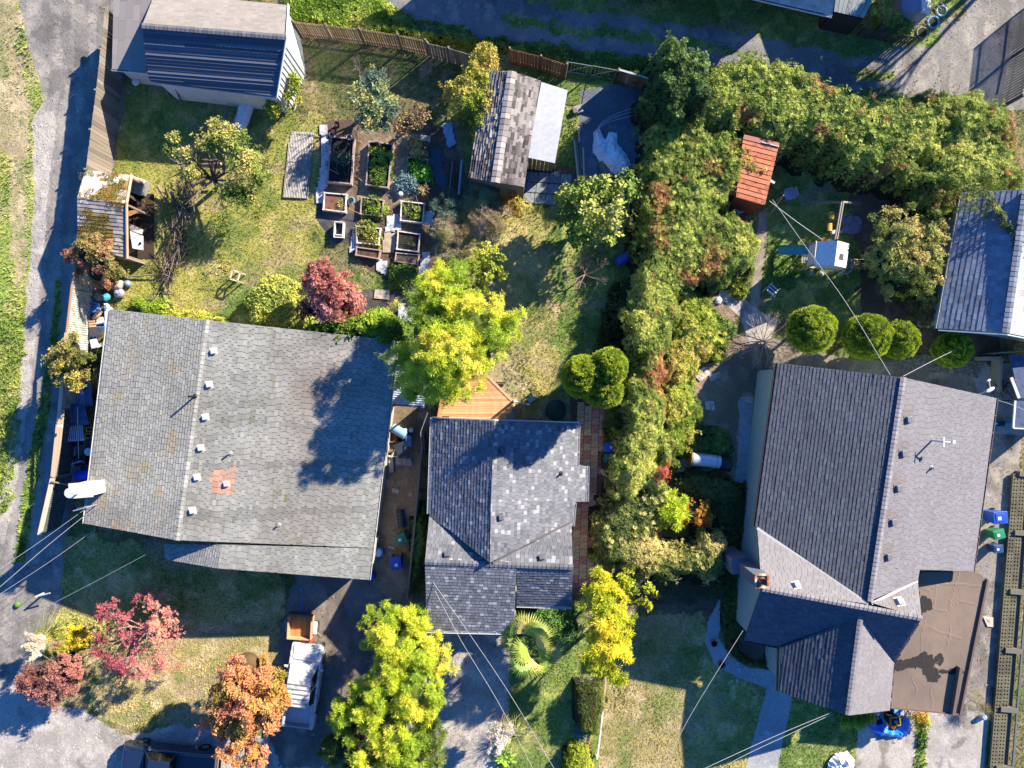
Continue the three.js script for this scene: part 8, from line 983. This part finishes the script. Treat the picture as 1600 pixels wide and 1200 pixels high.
{ // barrel smoker
  const t = thing('barrel_smoker', 'silver barrel smoker with a black end in the shady yard', 'smoker', P(1097, 717, 0), -.12); part('barrel', put(new THREE.CylinderGeometry(.36, .36, 1.55, 28), 0, .75, 0, 0, 0, Math.PI / 2), M(0xc5c9cf, { rough: .3, metal: .35 }), t); part('end_cap', put(new THREE.CylinderGeometry(.365, .3, .12, 28), -.8, .75, 0, 0, 0, Math.PI / 2), M(0x8a6a44, { rough: .6 }), t); part('lid_band', [put(new THREE.CylinderGeometry(.37, .37, .05, 28), .55, .75, 0, 0, 0, Math.PI / 2), put(new THREE.CylinderGeometry(.37, .37, .05, 28), -.45, .75, 0, 0, 0, Math.PI / 2)], M(0x8a94a8, { rough: .4 }), t); part('firebox', put(new THREE.CylinderGeometry(.42, .42, .55, 28), 1.1, .7, .05, 0, 0, Math.PI / 2), M(0x14161a, { rough: .5 }), t); part('firebox_hatch', rbx(.2, .06, .3, .02, 1.2, 1.1, .1), M(0x2a2e36, { rough: .4 }), t); part('handle', rod(V(-.3, .95, .38), V(.3, .95, .38), .02), DARKMETAL, t); for (const x of [-.6, .7]) for (const z of [-.3, .3]) part('leg', rod(V(x, 0, z), V(x, .55, z * .7), .025), DARKMETAL, t);
}
{ const t = thing('leaf_heap', 'pale fungus coloured leaf heap below the smoker', 'leaves', P(1108, 745, 0)); for (let k = 0; k < 9; k++) part('leaf_pad', ball(.12, gauss() * .25, .1 + rnd() * .1, gauss() * .15, 1, .3, .7), k % 2 ? M(0xa8824a) : M(0xb59a62), t); } { const t = thing('watering_jug', 'small turquoise watering jug in the dark undergrowth', 'jug', P(1090, 756, 0)); part('body', cyl(.1, .13, .45, 0, .22, 0, 12), M(0x3a8a94, { rough: .5 }), t); part('handle', ring(.1, .02, .12, .3, 0, false), M(0x3a8a94), t); part('spout', rod(V(0, .3, 0), V(-.05, .45, -.22), .02), M(0x3a8a94), t); }
{ const t = thing('timber', 'long pale timber at the hedge side of the dirt yard', 'timber'); part('wood', beam(P(1061, 564, .2), P(1076, 578, .15), .14, .12), M(0xd0c0b0, { tex: 'wood' }), t); } { const t = thing('scrap_board', 'reddish board end beside the hedge in the dirt yard', 'board'); const q = pts([[1066, 590], [1080, 586], [1082, 602], [1074, 606]], .35); part('sheet', slab(q, .04), M(0x8a5a4c, { tex: 'wood' }), t); }
{ const t = thing('white_bag', 'small crumpled white bag in the reddish flower bed', 'bag', P(1122, 470, 0)); const g = new THREE.SphereGeometry(.2, 16, 12), p = g.attributes.position; for (let i = 0; i < p.count; i++) { const k = .7 + .5 * noise(p.getX(i) * 14, p.getZ(i) * 14 + p.getY(i) * 9); p.setXYZ(i, p.getX(i) * k, Math.max(0, p.getY(i) * k * .6 + .08), p.getZ(i) * k); } g.computeVertexNormals(); part('bag_body', g, M(0xd0d0dc), t); part('knot', cyl(.02, .05, .08, 0, .2, 0, 8), M(0xd0d0dc), t); }
{ const t = thing('heat_pump', 'cream heat pump unit at the top of the mint wall', 'heat pump', P(1196, 588, 0), .1), m = M(0xb5c4ac, { rough: .5 }); part('case', rbx(.34, .62, .62, .05, 0, .4, 0), m, t); part('grille', put(new THREE.CylinderGeometry(.2, .2, .02, 20), -.18, .42, 0, 0, 0, Math.PI / 2), DARKMETAL, t); part('top_vent', [rbx(.1, .02, .14, .01, .05, .72, 0), rbx(.08, .02, .06, .01, 0, .72, .16)], M(0x2f3d33), t); part('foot', [bx(.3, .1, .06, 0, .05, -.24), bx(.3, .1, .06, 0, .05, .24)], DARKMETAL, t); }
{ const t = thing('wall_box', 'mint coloured entry porch box at the lower mint wall', 'box', P(1158, 954, 0), .1), m = M(0xaebfb8, { rough: .7 }); part('case', rbx(.45, 1.2, .75, .03, 0, .6, 0), m, t); part('lid', rbx(.5, .05, .8, .02, 0, 1.22, 0), m, t); part('slot', rbx(.1, .02, .25, .01, -.05, 1.25, -.05), DARKMETAL, t); part('door', bx(.02, .9, .5, -.235, .6, 0), M(0x9aada6), t); }
{ const t = thing('side_steps', 'grey wooden side steps with a landing by the chimney', 'steps', P(1160, 888, 0), .45); for (let k = 0; k < 4; k++) part('step', rbx(.8, .06, .3, .01, -.1, .75 - k * .18, .1 + k * .28), k % 2 ? M(0x6f7884, { tex: 'wood' }) : M(0x7d8792, { tex: 'wood' }), t); part('landing', rbx(.9, .06, .6, .01, 0, .8, -.35), M(0x747d88, { tex: 'wood' }), t); part('stringer', [beam(V(-.5, .75, 0), V(-.5, .1, 1.1), .05, .16), beam(V(.3, .75, 0), V(.3, .1, 1.1), .05, .16)], WOODGREY, t); }
// garage corner: antenna, boards, kayak
{ const t = thing('dish_antenna', 'white dish antenna with a feed arm at the corner of the dark roof', 'antenna', P(1547, 609, 3.7)), q = [ball(.26, 0, 0, 0, 1.0, .25, .4)]; part('dish', put(join(q.map(flat)), 0, 0, 0, .5), WHITE, t); part('feed_arm', [rod(V(0, 0, 0), V(-.15, .15, -.45), .025), rbx(.18, .1, .1, .03, -.18, .16, -.48, .5)], WHITE, t); part('mast', [rod(V(0, 0, 0), V(-.05, -1.2, .35), .025)], WHITE, t); }
{ const t = thing('white_plank', 'white painted plank resting on the blue roofed outbuilding', 'plank'); part('plank_body', beam(P(1580, 590, 2.55), P(1592, 622, 2.55), .14, .06), WHITE, t); part('bracket', rod(P(1578, 595, 2.55), P(1591, 593, 2.6), .02), M(0xa86a5a), t); }
{ const t = thing('kayak', 'turquoise kayak lying at the corner of the dark roofed house', 'kayak', P(1545, 662, 0), .05), tr = []; for (let i = 0; i < 16; i++) for (let k = 0; k < 10; k++) { const q = (j, m) => { const f = j / 16 * 2 - 1, w = .24 * (1 - Math.pow(Math.abs(f), 2.4)) + .005, a = m / 10 * 6.283; return V(f * 1.2, .25 + Math.sin(a) * w * .6, Math.cos(a) * w); }; const A = q(i, k), B = q(i + 1, k), C = q(i + 1, k + 1), D = q(i, k + 1); tr.push(A, B, C, A, C, D); } part('hull', tris(tr), M(0x2a8ab8, { rough: .35, double: 1 }), t); part('deck_stripe', beam(V(-.9, .4, -.02), V(.2, .41, -.02), .1, .03), M(0xd5e4e8), t); part('cockpit', rbx(.5, .05, .26, .02, .4, .385, 0), M(0x10242c), t); }
{ const t = thing('scrap_heap', 'jumble of pipes and wood between the dish antenna and the outbuilding', 'scrap'), g = [[], []]; for (let i = 0; i < 22; i++) { const a = P(1560 + gauss() * 7, 608 + gauss() * 5, rr(.1, .5)); g[i % 2].push(rod(a, a.clone().add(V(gauss() * .5, rr(0, .4), gauss() * .5)), .035, .03, 6)); } part('pipe', g[0], M(0x8a8f90), t); part('timber', g[1], M(0x6a4a3a), t); }
{ const t = thing('handrail', 'white handrail between the dark roof and the outbuilding', 'rail'); part('rail', [rod(P(1558, 626, 1.2), P(1580, 626, 1.2), .025), rod(P(1558, 626, 1.2), P(1558, 626, 0), .02), rod(P(1580, 626, 1.2), P(1580, 626, 0), .02)], M(0x3a3a3c), t); }
{ const t = thing('garden_wall', 'low grey wall with gate post beside the cobble bed', 'wall'); part('wall_body', [wallSeg(P(1537, 560, .8), P(1566, 560, .8), .2), wallSeg(P(1566, 560, .8), P(1563, 612, .8), .15)], M(0xa8a296, { rough: .9 }), t); part('post', bx(.15, 1.3, .15, P(1560, 566, 0).x, .65, P(1560, 566, 0).z), M(0x4a4a40), t); }
/* ---------- bottom right: blue sheet and clutter ---------- */
function clothHeap(name, label, cat, poly, hh, mat, sc = 3, parent) { const p = pts(poly, hh * .4), tr = [], [a, b, c, d] = box2(p), st = .06, y = (x, z) => { const e = clamp(polyDist(x, z, p) / .35); const w = fbm(x * 2.2, z * 2.2, 2) * 3; return .03 + e * hh * (.2 + .9 * fbm(x * sc, z * sc, 3)) + .24 * Math.abs(noise(x * 3.4 + z * 2 + w, z * 1.6 + w) - .5) + .1 * Math.abs(noise(x * 8 + w, z * 8 - x * 3) - .5); }; for (let x = a; x < b; x += st) for (let z = c; z < d; z += st) if (inPoly(x + st / 2 + .05 * (noise(x * 7, z * 7) - .5), z + st / 2, p)) { const A = V(x, y(x, z), z), B = V(x + st, y(x + st, z), z), C = V(x + st, y(x + st, z + st), z + st), D = V(x, y(x, z + st), z + st); tr.push(A, D, C, A, C, B); } const t = thing(name, label, cat); part('sheet', tris(tr), mat, t); return t; }
clothHeap('blue_tarp', 'shiny blue tarpaulin heaped on the concrete drive', 'tarp', [[1362, 1142], [1380, 1130], [1398, 1142], [1410, 1130], [1420, 1118], [1424, 1130], [1420, 1146], [1412, 1154], [1398, 1152], [1380, 1152]], .55, M(0x2a86ea, { rough: .28, double: 1, tex: 0 }));
clothHeap('white_sheet', 'crumpled white sheet on the lawn at the bottom edge', 'sheet', [[1296, 1192], [1306, 1180], [1326, 1176], [1338, 1190], [1332, 1230], [1292, 1230]], .7, M(0xdadada, { rough: .6, double: 1, tex: 0 }));
clothHeap('brown_sacking', 'brown torn sacking on top of the blue tarpaulin', 'sacking', [[1388, 1140], [1402, 1128], [1412, 1122], [1410, 1134], [1398, 1144]], 1.0, M(0x9a5a2a, { rough: .9, double: 1, tex: 'dirty' }));
{ const t = thing('tray', 'dark tray with a golden frame under the flat roof edge', 'tray', P(1388, 1118, .0), .1); part('base', bx(.5, .7, .42, 0, .35, 0), M(0x2a1e18), t); part('frame', [bx(.56, .05, .05, 0, .73, -.22), bx(.56, .05, .05, 0, .73, .22), bx(.05, .05, .4, -.26, .73, 0), bx(.05, .05, .4, .26, .73, 0)], M(0xa88a3c), t); part('contents', rbx(.2, .08, .16, .03, .02, .74, 0), M(0x6a8a94), t); }
barrel('barrel', 'purple topped drum left of the blue tarpaulin', 1364, 1134, .22, .7, 0x8a78a0, { lid: 0x9a5ab0 }); crate('tub', 'blue tub behind the blue tarpaulin', 'tub', 1374, 1128, .4, .4, .35, 0x2a5ac0, .3); crate('box', 'light blue box leftmost of two under the flat roof edge', 'box', 1400, 1110, .25, .4, .4, 0x5a9ad0, 0, { lid: 0x66a6da }); crate('box', 'pale violet box next to the light blue box', 'box', 1409, 1112, .2, .45, .38, 0x8a98d0, 0, { lid: 0x98a6da }); crate('box', 'lilac carton at the foot of the gable', 'box', 1369, 1112, .35, .3, .3, 0xa8aadc, .4, { lid: 0xb5b8e0 }); crate('box', 'black box behind the golden framed tray', 'box', 1393, 1105, .4, .3, .3, 0x1c1814, 0);
{ const t = thing('rubble_heap', 'small tan rubble heap at the tarpaulin end', 'rubble', P(1418, 1112, 0)); for (let k = 0; k < 8; k++) part('rubble_piece', bx(rr(.08, .2), rr(.06, .12), rr(.06, .15), gauss() * .2, .06 + rnd() * .1, gauss() * .15, rnd() * 3), pick([M(0xc9b090), M(0xb08a64), M(0xd8cdb8)]), t); }
tree({ name: 'small_shrub', label: 'weedy yellow shrub in the crack of the concrete drive', category: 'shrub', lobes: [[1440, 1122, 10, .7], [1443, 1132, 9, .6], [1436, 1128, 8, .5]], trunk: .02, pal: ['#6a7a1c', '#a09a2c', '#b08a3c'], size: .1, spray: 'small', clumps: 2 }); tree({ name: 'small_shrub', label: 'lime leaved shrub under the eave of the projecting gable', category: 'shrub', lobes: [[1352, 1122, 13, .9], [1340, 1124, 10, .8], [1328, 1126, 10, .7]], trunk: .03, pal: ['#4f7018', '#86a02c', '#9aae3a'], size: .12, spray: 'broad', clumps: 1.6 }); tree({ name: 'small_shrub', label: 'brown weeds against the block wall on the drive', category: 'shrub', lobes: [[1525, 1098, 14, .7], [1533, 1105, 12, .6]], trunk: .02, pal: ['#5a5020', '#7d7234', '#8f8a44'], size: .13, spray: 'twig', mat: LEAF_DULL, clumps: 3 });
{ const t = thing('wrapped_bundle', 'small blue white bundle by the block wall foot', 'bundle', P(1533, 1118, 0), .4); part('wrap', rbx(.3, .3, .25, .08, 0, .2, 0), M(0x9fb8cc, { rough: .5 }), t); part('flap', rbx(.5, .05, .18, .02, -.15, .1, .15), M(0xb5c8d4), t); }
for (const [l, x, y, c] of [['pale rag on the curved path below the lower ring planter', 1155, 1046, 0xb5bccc], ['small white scrap nearer the house on the path', 1152, 1038, 0xa9b0c0], ['second white scrap at the bend of the path', 1180, 1062, 0xb0b8c4], ['tiny pale scrap on the lawn edge of the path', 1152, 1064, 0xa8b0a8]]) { const t = thing('paper_scrap', l, 'scrap', P(x, y, .03), x, 'pale scraps on the path'); part('scrap', rbx(.2, .03, .14, .012, 0, .02, 0, 0, .1), M(c, { rough: .8 }), t); part('fold', rbx(.1, .03, .12, .012, .08, .04, .03, .5), M(c, { rough: .8 }), t); }
/* ---------- wires ---------- */
function cable(label, list, r0 = .016) { const t = thing('overhead_wire', label, 'wire', null, 0, 'overhead wires'); const r = r0 * .62; part('wire', wire(list.map(p => P(...p)), r, 30, 5), M(0xa0a0a0, { rough: .5, tex: 0 }), t); }
cable('upper wire from the chimney mast of the grey roof', [[131, 797, 4.6], [60, 848, 4.9], [-10, 896, 5.3], [-120, 975, 6]]); cable('middle wire from the chimney mast of the grey roof', [[152, 790, 4.8], [75, 852, 5], [-10, 925, 5.4], [-120, 1010, 6]], .022); cable('lower wire starting under the grey roof edge', [[150, 826, 3.4], [80, 876, 3.7], [-10, 935, 4.2], [-120, 1010, 5]]); cable('thin wire crossing the shaded front lawn', [[262, 848, 3.6], [150, 908, 4], [30, 970, 4.6], [-60, 1015, 5]], .01);
cable('left wire of the pair from the cottage porch roof', [[672, 908, 3.9], [720, 1000, 4.3], [780, 1100, 4.7], [845, 1225, 5.2]]); cable('right wire of the pair from the cottage porch roof', [[674, 906, 4], [740, 1000, 4.4], [800, 1090, 4.8], [880, 1225, 5.3]]);
cable('service wire from the corner of the dark roofed house', [[1161, 985, 3.6], [1120, 1050, 4], [1072, 1130, 4.4], [1030, 1215, 4.9]], .018); cable('upper wire from the projecting gable', [[1300, 1113, 4.4], [1230, 1142, 4.6], [1150, 1178, 4.9], [1060, 1220, 5.2]], .02); cable('lower wire from the projecting gable', [[1302, 1115, 4.3], [1236, 1146, 4.5], [1156, 1184, 4.8], [1070, 1232, 5.1]], .02);
cable('wire from the orange shed post past the play tower to the dark roof', [[1207, 312, 2.4], [1262, 390, 3], [1320, 470, 3.6], [1391, 586, 5.2]], .02); cable('white line from the orange shed post to the play tower', [[1202, 314, 2.3], [1240, 343, 2.4], [1284, 374, 2.5]], .03); cable('wire from the right cypress to the dark roof ridge', [[1500, 543, 2.5], [1455, 565, 3.8], [1411, 588, 5.2]], .02); cable('thin wire from the dark roof corner to the outbuilding', [[1559, 625, 3.3], [1580, 632, 3.1], [1610, 645, 2.9]], .014);
{ const t = thing('marker_post', 'small white marker post on the strip beside the front lawn', 'post'); const p = P(73, 925, 0); part('post', rod(p, p.clone().add(V(0, .9, 0)), .06, .05, 10), M(0xd8d8d4), t); part('arm', beam(p.clone().add(V(0, .85, 0)), p.clone().add(V(.75, .85, -.2)), .06, .05), M(0xa9b0b8), t); }
single('weed_tuft', 'bright green weed tuft at the lane edge below the wires', 'weed', ball(.16, P(29, 944, 0).x, .1, P(29, 944, 0).z, 1, .7, 1.1), M(0x5d8a24, { rough: .9 }));
renderer.render(scene, camera);
